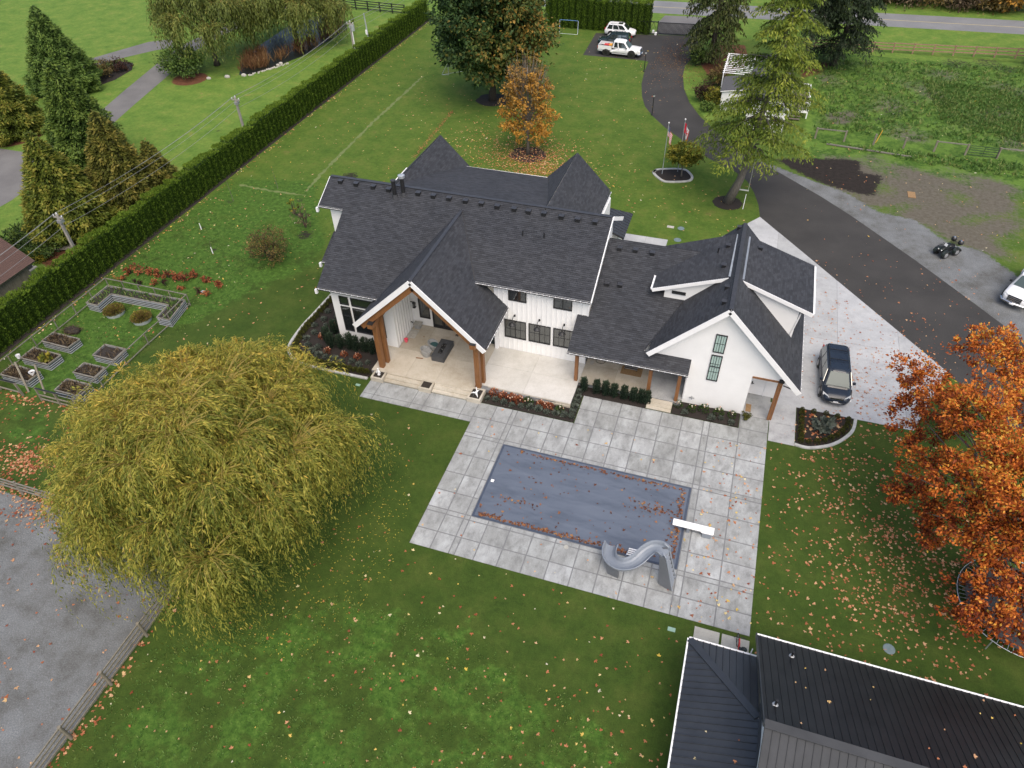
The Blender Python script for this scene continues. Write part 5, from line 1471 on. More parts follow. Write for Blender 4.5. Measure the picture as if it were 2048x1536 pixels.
# rough growth in the pasture
pas = pp((1625, 120), (2060, 135), (2060, 300), (1630, 262))
tufts('pasture_weeds', [(pas, 2000), (pp((1640, 285), (2060, 330), (2060, 360), (1860, 330), (1740, 305)), 260), (pp((1850, 160), (2060, 190), (2060, 290), (1880, 240)), 1300)], 0, 0.42, 0.12, 'weed', lean=0.8)
tufts('lawn_weeds', [(pp((5, 720), (395, 420), (620, 470), (390, 650), (200, 760)), 1500), ([(-24, -3), (-24, 10.5), (-16, 16), (-10, 16.6), (-2, 14.4), (2, 12.5), (2, 2)], 2600)], 0, 0.13, 0.05, 'weed', lean=1.1)
# brush and trees across the road
for (u, v, r, h, tn, lb) in ((1720, 14, 4, 4, 'bronze', 'tawny brush at the left end of the bank across the road'), (1790, 14, 4.5, 4, 'dead', 'brown bramble bank across the road'), (1860, 18, 4.5, 4.5, 'bronze', 'olive brush across the road beside the brambles'),
                             (1930, 24, 4.2, 4, 'dead', 'brown brush across the road below the yellow tree'), (1990, 30, 3.8, 4, 'bronze', 'low olive brush right under the yellow tree')):
    p = G(u, v); shrub(lb, (p.x, p.y + 2.5, 0), r, h, 2600, tn, 0.42, group='brush across the road', clump=0.3)
p = G(2030, 36)
broadleaf('yellow_tree', 'bright yellow tree across the road at the top right corner', 'tree', (p.x + 1, p.y + 4, 0), [(0, 0, 5, 4.5, 4, 4), (-2.5, -1, 3, 3, 3, 2.6), (3, 0, 4, 3, 3, 3)], 6500, 0.45, 'gold', 6, 0.25, clump=0.8)
for (x, y, tn, lb) in ((16, 140, 'green', 'dark trees of the wood across the road above the brambles'), (26, 141, 'maroon', 'bare brown thicket across the road in the middle'), (5, 138, 'green', 'green thicket across the road behind the spruces')):
    broadleaf('roadside_tree', lb, 'tree', (x, y, 0), [(0, 0, 5, 6, 4, 5), (4, 0, 4, 4, 4, 4)], 4500, 0.5, tn, 6, 0.25, 'darkbark', clump=0.8)
# lollipop tree in the flag bed
p = G(1362, 353)
fb = [(0.1, 0, 2.5, 1.5, 1.5, 0.9), (-.8, .2, 2.3, .9, .9, .7), (.9, -.1, 2.6, .9, .9, .8), (0, -.5, 3.0, 1, 1, .6)]
broadleaf('small_round_tree', 'small round yellow green tree in the kerbed bed by the flags', 'tree', (p.x, p.y, 0), fb, 4200, 0.24, 'lime', 2.4, 0.08, clump=0.3)
# saplings with white trunk guards
for (u, v, lb) in ((403, 459, 'sapling with a white trunk guard, farther from the house'), (426, 507, 'sapling with a white trunk guard, nearer the garden')):
    p = G(u, v); t = thing('sapling', lb, 'tree', (p.x, p.y, 0), 0, 'saplings on the side lawn')
    MB().cyl(p, 0.045, 0.65, 8).build('trunk_guard', MT['trim'], t); MB().tube([p, p + Vector((.1, 0, 1.5))], [.02, .006], 4).build('trunk', MT['bark'], t)
for (u, v, lb) in ((556, 377, 'bare pale whip of a sapling by the sod strip'), (467, 402, 'thin bare sapling in a soil ring by the long hedge')):
    p = G(u, v); t = thing('sapling', lb, 'tree', (p.x, p.y, 0), 0, 'saplings on the side lawn')
    MB().tube([p, p + Vector((-.1, 0, 2.2))], [.025, .008], 4).build('trunk', MT['bark'], t)
    P = np.array([p + Vector((rnd.uniform(-.2, .2), rnd.uniform(-.2, .2), rnd.uniform(.8, 2.2))) for _ in range(16)])
    cards('foliage', P, rdir(16), rdir(16), .14, .08, NP.random(16), LF['lime'], t)
# ---------------------------------------------------------------- pool cover, slide, ladder, board
pc = thing('pool_cover', 'grey blue vinyl pool cover strewn with autumn leaves', 'pool cover', (-4.7, 26.3, 0.0))
nxg, nyg = 120, 90
mb = MB(); x0, x1, y0, y1 = POOL
def cz(x, y):
    f = min((x - x0) / .5, (x1 - x) / .5, (y - y0) / .4, (y1 - y) / .4, 1)
    w = 0.012 * math.sin(x * 1.1 + y * 2.6) + 0.010 * math.sin(x * 0.7 - y * 5.2 + 1) + 0.012 * max(0, math.sin(7 * y + 1.1 * x + 2.0 * math.sin(x * .6))) ** 6 + 0.012 * max(0, math.sin(5 * y - .5 * x + 1.5 * math.sin(x * .9))) ** 8
    return 0.066 + max(f, 0) * w * 0.75
for i in range(nxg + 1):
    for j in range(nyg + 1):
        x = x0 + 0.16 + (x1 - x0 - .32) * i / nxg; y = y0 + 0.14 + (y1 - y0 - .28) * j / nyg
        mb.v.append((x, y, cz(x, y)))
for i in range(nxg):
    for j in range(nyg):
        a = i * (nyg + 1) + j; mb.f.append([a, a + nyg + 1, a + nyg + 2, a + 1]); mb.mi.append(0)
mb.build('cover_sheet', MT['cover'], pc, smooth=True)
for q in ((x0 + .02, x1 - .02, y0 + .02, y0 + .15), (x0 + .02, x1 - .02, y1 - .2, y1 - .02), (x0 + .02, x0 + .17, y0 + .15, y1 - .2), (x1 - .2, x1 - .02, y0 + .15, y1 - .2)):
    MB().box(*q, 0.008, 0.058).build('edge_track', MT['covertrack'], pc)
p = G(985, 963); tag(MB().box(p.x - .1, p.x + .1, p.y - .1, p.y + .1, 0.06, 0.13).build('skimmer_lid', MT['trim'], bevel=.02), 'small white square lid floating at the left end of the pool cover', 'lid')

sl = thing('pool_slide', 'curving grey plastic pool slide with a step ladder at the pool corner', 'slide', (-0.6, 22.4, 0.05))
path = [(0.62, 22.62, 2.12), (0.3, 22.83, 2.1), (-0.05, 22.86, 1.95), (-0.4, 22.62, 1.7), (-0.7, 22.25, 1.45), (-1.05, 21.98, 1.25), (-1.5, 21.86, 1.08), (-1.92, 21.98, 0.95), (-2.22, 22.26, 0.84), (-2.37, 22.62, 0.75), (-2.4, 23.0, 0.66), (-2.38, 23.35, 0.6)]
def catmull(P, n):
    P = [Vector(p) for p in P]; out = []
    for i in range(len(P) - 1):
        a, b, c, d = P[max(i - 1, 0)], P[i], P[i + 1], P[min(i + 2, len(P) - 1)]
        for k in range(n):
            t = k / n
            out.append(0.5 * ((2 * b) + (c - a) * t + (2 * a - 5 * b + 4 * c - d) * t * t + (3 * b - a - 3 * c + d) * t ** 3))
    return out + [P[-1]]
cp = catmull(path, 5)
prof = [(-.36, .24), (-.37, .27), (-.33, .28), (-.29, .22), (-.24, .08), (-.15, .02), (0, 0), (.15, .02), (.24, .08), (.29, .22), (.33, .28), (.37, .27), (.36, .24), (.3, .06), (.2, -.03), (0, -.05), (-.2, -.03), (-.3, .06)]
rings = []
for i, p in enumerate(cp):
    d = (cp[min(i + 1, len(cp) - 1)] - cp[max(i - 1, 0)]); d.z = 0; d.normalize(); sx = Vector((-d.y, d.x, 0))
    rings.append([p + sx * a * 1.1 + Vector((0, 0, b * 1.15)) for a, b in prof])
MB().loft(rings).build('chute', MT['slide'], sl)
def plate(name, quad, th, mat, par):
    a, b, c = (Vector(q) for q in quad[:3]); n = (b - a).cross(c - a).normalized() * th
    return MB().slab3(quad, n).build(name, mat, par)
plate('side_panel', [(0.62, 22.3, 2.3), (0.34, 22.42, 2.2), (0.62, 22.1, 0.06), (0.8, 22.02, 0.06), (1.36, 21.86, 0.06), (1.33, 21.9, 0.25)], 0.05, MT['slideside'], sl)
plate('side_panel', [(0.66, 22.98, 2.3), (0.4, 23.0, 2.2), (0.72, 22.78, 0.06), (1.42, 22.66, 0.06), (1.38, 22.68, 0.25)], 0.05, MT['slideside'], sl)
for k in range(7):
    f = (k + .6) / 7.4; x = 1.36 + (0.66 - 1.36) * f; z = 0.1 + 2.1 * f
    MB().box(x - .1, x + .06, 21.98 + .4 * f, 22.64 + .3 * f, z, z + 0.045).build('step', MT['slide'], sl)
MB().tube([(1.36, 21.86, .1), (1.0, 22.08, 1.35), (0.68, 22.28, 2.35), (0.5, 22.45, 2.42)], 0.045, 6).build('handrail', MT['slide'], sl)
MB().tube([(1.42, 22.68, .1), (1.05, 22.82, 1.35), (0.72, 22.98, 2.35), (0.45, 23.08, 2.42)], 0.045, 6).build('handrail', MT['slide'], sl)
MB().loft([[(-2.2, 21.85, .06), (-1.6, 21.72, .06), (-1.58, 21.86, .06), (-2.1, 22.0, .06)], [(-2.5, 22.1, .72), (-1.7, 21.66, .95), (-1.66, 21.8, .95), (-2.4, 22.3, .72)]]).build('support', MT['slideside'], sl)

ld = thing('pool_ladder', 'chrome ladder with four treads lifted onto the pool cover beside the slide', 'ladder', (-1.2, 23.2, 0.05))
for dx in (-.25, .25):
    MB().tube([(-1.22 + dx, 22.85, .06), (-1.2 + dx, 22.95, .62), (-1.17 + dx, 23.25, .6), (-1.15 + dx, 23.72, .25)], 0.025, 6).build('rail', MT['chrome'], ld)
for k in range(4):
    y = 23.02 + k * .2; z = .62 - k * .1
    MB().box(-1.43 + k * .015, -.93 + k * .015, y, y + .07, z - .02, z + .02).build('tread', MT['trim'], ld)

bd = thing('diving_board', 'white diving board over the right end of the pool cover', 'diving board', (1.9, 26.1, 0.05))
MB().box(0.7, 3.06, 25.86, 26.32, 0.5, 0.56).build('board', MT['trim'], bd, bevel=.015)
MB().box(2.45, 2.95, 25.84, 26.34, 0.05, 0.44).build('stand', MT['slide'], bd); MB().box(1.55, 1.72, 25.9, 26.28, 0.05, 0.48).build('fulcrum', MT['slide'], bd)
MB().box(2.35, 3.04, 25.84, 26.34, .44, .5).build('clamp', MT['trim'], bd)
p = G(1132, 1095); tag(MB().lathe((p.x, p.y, .05), [(.14, 0), (.14, .012), (.1, .016)], 14).build('drain_cover', MT['plainslab']), 'round grey lid set in the patio below the pool', 'drain lid')

# ---------------------------------------------------------------- mulch beds and their plants
def bed(poly, name='planting_bed', z=0.062, z0=0.0, mat='mulch'):
    return tag(MB().prism(poly, z0, z).build(name, MT[mat]), kind='structure')
bed([(-13.52, 32.56), (-6.93, 32.56), (-6.93, 35.28), (-2.56, 35.28), (-2.56, 36.17), (-7.47, 36.17), (-7.47, 33.77), (-13.52, 33.77)])
bed([(-0.79, 35.34), (3.68, 35.34), (3.68, 36.65), (-0.3, 36.65), (-0.3, 36.17), (-0.79, 36.17)])
lb = [(-29.75, 41.4), (-29.85, 38.15), (-29.9, 36.23), (-29.65, 34.17), (-29.05, 33.25), (-27.9, 32.65), (-26.18, 32.5), (-24.3, 32.52), (-22.27, 32.55), (-22.27, 35.94), (-26.31, 35.94), (-26.31, 39.7), (-28.42, 39.7), (-28.42, 41.4)]
bed(lb)
def kerb(name, pts, w, h, mat='curbstone', z0=0.0):
    mb = MB(); P2 = [Vector((p[0], p[1], z0)) for p in pts]; rings = []
    for i, p in enumerate(P2):
        d = (P2[min(i + 1, len(P2) - 1)] - P2[max(i - 1, 0)]).normalized(); nn = Vector((-d.y, d.x, 0)) * w / 2
        rings.append([p - nn, p + nn, p + nn + Vector((0, 0, h)), p - nn + Vector((0, 0, h))])
    return tag(mb.loft(rings).build(name, MT[mat]), kind='structure')
def smooth2(pts, n=5): return [(p.x, p.y) for p in catmull([(a, b, 0) for a, b in pts], n)]
kerb('bed_kerb', smooth2([(-29.8, 41.6), (-29.93, 38.15), (-30.0, 36.23), (-29.78, 34.17), (-29.16, 33.15), (-27.95, 32.53), (-26.18, 32.38), (-24.3, 32.4), (-22.3, 32.42)]), 0.2, 0.11)
qb = [(7.34, 38.4), (7.34, 34.95), (8.12, 34.92), (9.0, 35.3), (9.7, 35.8), (10.3, 36.5), (10.75, 37.3), (10.95, 38.4)]
bed(qb, z=0.05)
kerb('bed_kerb', smooth2([(7.3, 34.86), (8.12, 34.8), (9.1, 35.2), (9.8, 35.7), (10.45, 36.45), (10.92, 37.3), (11.1, 38.4)]), 0.2, 0.1)
fl = [(-7.9, 69.48), (-7.76, 70.19), (-6.94, 70.62), (-5.79, 71.0), (-4.84, 71.0), (-4.26, 70.3), (-3.96, 69.57), (-4.08, 68.89), (-4.87, 68.38), (-6.31, 67.96), (-7.04, 68.33)]
bed(fl, z=.04); fk = smooth2(fl + fl[:2]); kerb('bed_kerb', fk, 0.26, 0.1)
cr = [(1.4 * math.cos(2 * PI * k / 28) * (1 + .05 * math.sin(k * 2.3)), 65.4 + 1.35 * math.sin(2 * PI * k / 28)) for k in range(28)]
bed(cr, z=.03, mat='barkmulch' if False else 'mulch')
def disc(x, y, r, mat, z=.02, name='mulch_ring'):
    return bed([(x + r * math.cos(k * .3) * (1 + .08 * math.sin(k * 1.7)), y + r * math.sin(k * .3) * .95) for k in range(21)], name, z, 0, mat)
disc(-21.7, 70.0, 2.0, 'mulch'); disc(-30.3, 83.2, 2.1, 'mulch')

def plant_proto(label, cat, r, h, n, tone, leaf, style, group, name, blooms=0):
    t = thing(name, label, cat, (0, 0, 0), 0, group)
    if style == 'column':
        f = NP.random(n); a = NP.random(n) * 2 * PI
        rr = r * (0.55 + 0.45 * np.sin(PI * np.clip(f * .8 + .15, 0, 1))) * np.where(NP.random(n) < .3, NP.random(n), 1) * (1 + .2 * np.sin(a * 4))
        P = np.stack([np.cos(a) * rr, np.sin(a) * rr, .06 + f * h * .92], 1)
        D = np.stack([np.cos(a) * .45, np.sin(a) * .45, np.full(n, 1.0)], 1) + NP.normal(size=(n, 3)) * .2
        Nn = np.stack([np.cos(a), np.sin(a), np.full(n, .3)], 1) + NP.normal(size=(n, 3)) * .4
        ti = np.clip(.35 + .3 * f + NP.normal(size=n) * .2, 0, 1)
        MB().lathe((0, 0, 0), [(r * .3, 0.05), (r * .55, h * .3), (r * .5, h * .6), (.02, h * .85)], 8).build('inner_branches', LF[tone], t)
    else:
        a = NP.random(n) * 2 * PI; el = np.arccos(NP.uniform(0, 1, n)); q = np.where(NP.random(n) < .3, NP.uniform(.2, .9, n), 1)
        dx = np.stack([np.sin(el) * np.cos(a), np.sin(el) * np.sin(a), np.cos(el)], 1)
        P = dx * np.array([r, r, h]) * q[:, None] * .8 + np.array([0, 0, .05]); D = dx + NP.normal(size=(n, 3)) * .35 + np.array([0, 0, .2]); Nn = dx + NP.normal(size=(n, 3)) * .5 + np.array([0, 0, .4])
        ti = np.clip(.3 + .35 * dx[:, 2] + NP.normal(size=n) * .2, 0, 1)
    L = leaf * NP.uniform(.7, 1.3, n)
    cards('foliage', P, D, Nn, L, L * (.3 if style == 'column' else .5), ti, LF[tone], t, local=True)
    if blooms:
        m = blooms; a = NP.random(m) * 2 * PI; q = NP.random(m) ** .5 * r * .8
        ms = MB()
        for i in range(m):
            ms.sphere((q[i] * math.cos(a[i]), q[i] * math.sin(a[i]), h * rnd.uniform(.75, 1.05)), rnd.uniform(.035, .06), 5, 3)
        k = LF['bloom']; o = ms.build('flower', k, t); o['kind'] = 'stuff'
        at = o.data.attributes.new('tint', 'FLOAT', 'POINT'); at.data.foreach_set('value', np.repeat(NP.random(m), len(o.data.vertices) // m).astype(np.float32))
    return t
def nth(n): return ORD[n - 1] if n <= 20 else '%d%s' % (n, {1: 'st', 2: 'nd', 3: 'rd'}.get(n % 10, 'th'))
used = set()
def put(proto, x, y, label=None, z=0.05, s=1.0):
    rz = rnd.uniform(0, 6.28)
    if proto.name not in used:
        used.add(proto.name); proto.location = (x, y, z); proto.rotation_euler = (0, 0, rz); proto.scale = (s, s, s)
        if label: proto['label'] = label
        return proto
    return dup(proto, (x, y, z), rz, label, s)
colp = plant_proto('x', 'shrub', .215, 1.2, 520, 'juniper', .2, 'column', 'columnar shrubs by the breezeway porch', 'columnar_shrub')
xs8 = [-7.05, -6.05, -5.38, -4.78, -4.05, -3.72 + .35, -2.98 + .15, -2.62]
for i, x in enumerate((-7.0, -6.1, -5.45, -4.85, -4.15, -3.5, -2.98, -2.62 + .08)):
    put(colp, x, 35.72, ORD[i] + ' dark upright shrub from the left in the row below the breezeway porch', s=rnd.uniform(.92, 1.06))
colq = plant_proto('x', 'shrub', .27, 1.4, 600, 'juniper', .2, 'column', 'columnar shrubs in front of the bay window', 'columnar_shrub')
for i, (x, y) in enumerate(((-27.0, 36.3), (-27.05, 35.25), (-26.45, 34.75), (-25.7, 34.85), (-25.0, 35.0), (-24.45, 34.95), (-23.75, 35.05), (-23.1, 35.0))):
    put(colq, x, y, ORD[i] + ' dark columnar evergreen from the left under the bay window', s=rnd.uniform(.9, 1.05))
boxp = plant_proto('small round olive box bush in the edging row of the curved bed', 'bush', .26, .36, 260, 'box', .1, 'ball', 'box edging of the curved bed', 'box_bush')
edge = smooth2([(-29.35, 40.6), (-29.5, 38.15), (-29.55, 36.3), (-29.3, 34.4), (-28.75, 33.6), (-27.8, 33.05), (-26.15, 32.88), (-24.3, 32.88), (-22.6, 32.9)], 12)
nbx = 0; last = None
for q in edge:
    if last is None or math.hypot(q[0] - last[0], q[1] - last[1]) > .37:
        nbx = nbx + 1; put(boxp, q[0], q[1], nth(nbx) + ' box bush edging the curved bed, counted from the house end', s=rnd.uniform(.9, 1.1)); last = q
boxq = plant_proto('small round box bush edging the quarter round bed', 'bush', .2, .36, 200, 'box', .09, 'ball', 'box edging of the quarter round bed', 'box_bush')
for k_, q in enumerate([(7.65, 38.15 - .42 * k) for k in range(8)] + [(8.15, 35.25), (8.65, 35.4), (9.1, 35.65), (9.5, 35.98), (9.87, 36.35), (10.17, 36.75), (10.42, 37.2), (10.58, 37.65), (10.62, 38.1)] + [(8.4, 38.2), (9.2, 38.22), (9.9, 38.15)]):
    put(boxq, q[0], q[1], nth(k_ + 1) + ' box bush round the quarter round bed, from its far left corner', s=rnd.uniform(.85, 1.1))
lavp = plant_proto('small grey green tuft planted in the dark mulch by the house', 'plant', .2, .2, 90, 'lavender', .16, 'ball', 'grey green tufts in the mulch beds', 'tuft_plant')
lav = [(-13.25 + .62 * k, 32.9 + rnd.uniform(-.08, .12)) for k in range(10)] + [(-7.2, 33.4 + .52 * k) for k in range(5)] + [(-7.15, 32.95)]
lav += [(-28.9, 38.6), (-28.7, 37.6), (-29.0, 36.7), (-28.6, 35.9), (-28.85, 35.1), (-28.3, 34.4), (-27.7, 33.9), (-27.0, 33.65), (-26.3, 33.55), (-25.6, 33.6), (-24.9, 33.45), (-24.2, 33.7), (-23.5, 33.5), (-27.4, 34.4), (-26.6, 34.05), (-28.2, 37.0), (-27.9, 38.2), (-23.0, 33.9)]
lav += [(.1, 35.6), (1.9, 35.6), (2.5, 35.75), (3.2, 35.55)]
for k_, q in enumerate(lav):
    w_ = ('in the bed below the open terrace', 1) if k_ < 16 else ('in the curved bed', 17) if k_ < 34 else ('in the bed below the garage gable', 35)
    put(lavp, q[0], q[1], nth(k_ + 2 - w_[1]) + ' small grey green tuft ' + w_[0] + ', counted from the ' + ('far end' if w_[1] == 17 else 'left'), s=rnd.uniform(.8, 1.15))
rosp = plant_proto('x', 'flower bush', .34, .42, 150, 'rust', .14, 'ball', 'flowering bushes in the mulch beds', 'flower_bush', 5)
for i, (x, y) in enumerate(((-12.9, 33.5), (-12.2, 33.4), (-11.6, 33.4), (-11.1, 33.35), (-9.5, 33.4), (-8.9, 33.35))):
    put(rosp, x, y, ORD[i] + ' rust red flowering bush from the left in the bed below the open terrace', s=rnd.uniform(.9, 1.15))
for i, (x, y) in enumerate(((-27.75, 35.6), (-27.6, 37.1), (-26.5, 34.15), (-25.1, 34.2), (-24.0, 34.25))):
    put(rosp, x, y, ORD[i] + ' rust red flowering bush from the left in the curved bed', s=rnd.uniform(.75, .95))
yelp = plant_proto('x', 'flower bush', .32, .42, 130, 'green', .13, 'ball', 'pale flowering bushes in the mulch beds', 'flower_bush', 5)
for x, y, lbx in ((-10.4, 33.4, 'yellow green flowering bush in the middle of the terrace bed'), (-8.1, 33.3, 'pale flowering bush at the right end of the terrace bed'), (-.45, 36.2, 'green flowering bush next to the white downspout by the steps'), (.5, 36.0, 'yellow leaved bush left of centre below the garage gable'),
                  (1.3, 36.2, 'thin green bush under the tall gable windows'), (2.3, 36.2, 'thin green rose bush right of the gable windows'), (3.2, 36.25, 'tall green bush at the right end of the bed below the garage gable')):
    put(yelp, x, y, lbx, s=rnd.uniform(.9, 1.2))
shrub('round olive bush on the concrete at the right end of the garage bed', (4.0, 36.35, .05), .4, .6, 350, 'box', .12, 'shrub')
sp = shrub('spiky pale green shrub in the middle of the quarter round bed', (8.95, 36.9, .05), .55, .75, 260, 'lavender', .4)

# ---------------------------------------------------------------- porch things
ft = thing('fire_table', 'long charcoal fire table with a trough of glass stones on the porch', 'fire table', (-17.95, 36.3, .35))
mb = MB(); mb.box(-18.42, -17.45, 35.28, 37.32, .36, .78); mb.build('base', MT['firetable'], ft, bevel=.01)
for q in ((-18.44, -18.1, 35.26, 37.34), (-17.77, -17.43, 35.26, 37.34), (-18.1, -17.77, 35.26, 35.7), (-18.1, -17.77, 36.9, 37.34)): MB().box(*q, .782, .83).build('table_top', MT['firetable'], ft)
MB().box(-18.1, -17.77, 35.7, 36.9, .75, .79).build('burner_tray', MT['black'], ft)
st = MB()
for k in range(34): st.sphere((rnd.uniform(-18.07, -17.8), rnd.uniform(35.74, 36.86), .805), rnd.uniform(.02, .045), 5, 3)
st.build('glass_stones', MT['chrome'], ft)['kind'] = 'stuff'
def tub_chair(x, y, rz, label, cushion):
    t = thing('tub_chair', label, 'chair', (x, y, .352), rz, 'grey tub chairs at the fire table'); mb = MB()
    prof_o, rings = 14, []
    for r, z in ((.3, 0), (.36, .3), (.4, .42)):
        rings.append([(r * math.cos(2 * PI * k / prof_o), r * .92 * math.sin(2 * PI * k / prof_o), z) for k in range(prof_o)])
    o = MB().loft(rings).mesh('seat', MT['wicker']); link(bpy.data.objects.new('seat', o), t)
    b = MB()
    R_ = []
    for k in range(11):
        a = PI * (.28 + 1.44 * k / 10); hh = .42 + .34 * math.sin(PI * k / 10) ** .6
        R_.append([(.4 * math.cos(a), .37 * math.sin(a), .36), (.44 * math.cos(a), .41 * math.sin(a), hh), (.37 * math.cos(a), .34 * math.sin(a), hh), (.33 * math.cos(a), .3 * math.sin(a), .4)])
    b.loft(R_); link(bpy.data.objects.new('backrest', b.mesh('backrest', MT['wicker'])), t)
    c = MB().lathe((0.03, 0, .42), [(.3, 0), (.31, .04), (.27, .07)], 12); link(bpy.data.objects.new('cushion', c.mesh('cushion', MT['teal' if cushion else 'wicker'])), t)
tub_chair(-18.98, 35.72, 0.4, 'grey tub chair without cushion nearest the porch steps', False)
tub_chair(-18.75, 36.55, 0.1, 'grey tub chair with a teal cushion against the fire table', True)
tag(MB().bar((-19.65, 35.22, .38), (-19.12, 35.3, .38), .05, .05).build('wood_stick', MT['cedarwood']), 'short stick of orange wood on the porch by a tub chair', 'stick')
t = thing('bucket', 'pink bucket by the white batten wall of the porch', 'bucket', (-21.12, 36.75, .352))
link(bpy.data.objects.new('pail', MB().lathe((0, 0, 0), [(.11, 0), (.15, .26), (.16, .27), (.13, .27), (.1, .04)], 14).mesh('pail', MT['pink'])), t)
t = thing('doormat', 'pale square mat with a worn grey middle beside the batten wall', 'mat', (-21.0, 37.75, .352))
MB().box(-21.35, -20.68, 37.25, 38.25, .353, .366).build('border', MT['plainslab'], t); MB().box(-21.28, -20.75, 37.32, 38.18, .366, .372).build('mat_field', MT['stone'], t)
t = thing('storage_box', 'small pale box with an open flap in the back corner of the porch', 'box', (-20.95, 38.6, .352))
MB().box(-21.15, -20.72, 38.4, 38.8, .355, .72).build('body', MT['steel'], t); MB().bar((-21.25, 38.6, .74), (-20.6, 38.6, .78), .5, .03).build('flap', MT['plainslab'], t)
t = thing('plush_toy', 'dark rag toy lying on the porch before the black doors', 'toy', (-17.62, 38.55, .352))
MB().sphere((-17.62, 38.55, .41), .09, 8, 5, (1.8, .9, .6)).build('body', MT['darkbark'], t); MB().sphere((-17.43, 38.6, .42), .07, 8, 5).build('head', MT['darkbark'], t)
for dx, dy in ((-.15, -.1), (.05, -.12), (-.2, .08), (.06, .1)): MB().tube([(-17.62 + dx * .6, 38.55 + dy * .4, .4), (-17.62 + dx, 38.55 + dy * 1.2, .38)], .025, 5).build('leg', MT['darkbark'], t)
p = G(825, 672, .36); tag(MB().sphere((-20.05, 37.65, .38), .05, 6, 4, (1.6, .8, .5)).build('dry_leaf', MT['coir']), 'curled brown scrap lying alone on the porch floor', 'leaf')
t = thing('garden_hose_pot', 'dark teal hose reel beside the white pilaster on the terrace', 'hose reel', (-14.75, 38.35, .352))
MB().box(-14.95, -14.6, 38.4, 38.7, .355, .75).build('body', MT['greencar'], t); MB().tube([(-15.1 + .13 * math.cos(k * .5), 38.2, .5 + .13 * math.sin(k * .5)) for k in range(26)], .02, 5).build('hose', MT['black'], t)
# statues in the end planters
t = thing('garden_statue', 'small white figure statue standing in the left step planter', 'statue', (-21.48, 32.75, .36))
MB().lathe((-21.48, 32.75, .36), [(.12, 0), (.1, .08), (.06, .1), (.1, .25), (.09, .38), (.05, .46), (.03, .5)], 10).build('body', MT['trim'], t, smooth=True); MB().sphere((-21.48, 32.75, .92), .075, 8, 6).build('head', MT['trim'], t, smooth=True)
for s in (-1, 1): MB().tube([(-21.48 + .08 * s, 32.75, .74), (-21.48 + .17 * s, 32.7, .62), (-21.48 + .1 * s, 32.64, .6)], .03, 5).build('arm', MT['trim'], t)
t = thing('garden_sculpture', 'black and white spread sculpture lying in the right step planter', 'sculpture', (-14.05, 32.9, .36))
for k, a in enumerate((.2, 1.3, 2.3, 3.3, 4.4, 5.4)): MB().tube([(-14.05, 32.9, .45), (-14.05 + .2 * math.cos(a), 32.9 + .22 * math.sin(a), .52), (-14.05 + .36 * math.cos(a), 32.9 + .4 * math.sin(a), .42)], [.07, .05, .02], 6).build('arm', MT['trim' if k % 2 else 'black'], t)
MB().sphere((-14.05, 32.9, .47), .13, 8, 6).build('body', MT['trim'], t, smooth=True)
MB().tube([(-14.1, 33.15, .45), (-14.12, 33.2, .75)], [.05, .03], 6).build('neck', MT['trim'], t)
# breezeway porch
t = thing('doormat', 'brown coir doormat under the bench of the breezeway porch', 'mat', (-4.15, 38.35, .352)); MB().box(-4.88, -3.38, 37.95, 38.85, .353, .372).build('mat_field', MT['coir'], t)
t = thing('boot_rack', 'low dark slatted rack standing on the coir doormat', 'rack', (-4.2, 38.5, .375))
for k in range(4): MB().box(-4.68, -3.75, 38.42 + k * .09, 38.47 + k * .09, .5, .53).build('slat', MT['iron' if k % 2 else 'steel'], t)
for x in (-4.66, -3.8): MB().box(x, x + .03, 38.42, 38.74, .375, .5).build('leg', MT['iron'], t)
t = thing('garden_hose', 'loop of dark hose lying on the breezeway porch floor', 'hose', (-6.5, 38.7, .352))
MB().tube([(-6.5 + .34 * math.cos(k * .35), 38.75 + .22 * math.sin(k * .35), .375 + .002 * k) for k in range(20)], .018, 5).build('coil', MT['iron'], t)
tag(MB().box(-7.22, -6.95, 38.3, 38.75, .353, .37).build('paving_mat', MT['stone']), 'small square grey mat near the left end of the breezeway porch', 'mat')
tag(MB().box(4.0, 4.35, 37.0, 37.75, .058, .075).build('doormat', MT['coir']), 'brown doormat by the white wall in the garage recess', 'mat')
p = Vector((-1.45, 36.9, 2.4)); t = thing('hanging_plant', 'dark hanging plant under the breezeway roof by the right post', 'plant', (-1.05, 36.5, 2.9))
P = np.array((-1.05, 36.5, 3.0)) + rdir(160) * .2; cards('foliage', P, rdir(160), rdir(160), .16, .07, NP.random(160), LF['cedar'], t); MB().tube([(-1.05, 36.5, 3.0), (-1.05, 36.5, 3.3)], .01, 4).build('hook', MT['iron'], t)

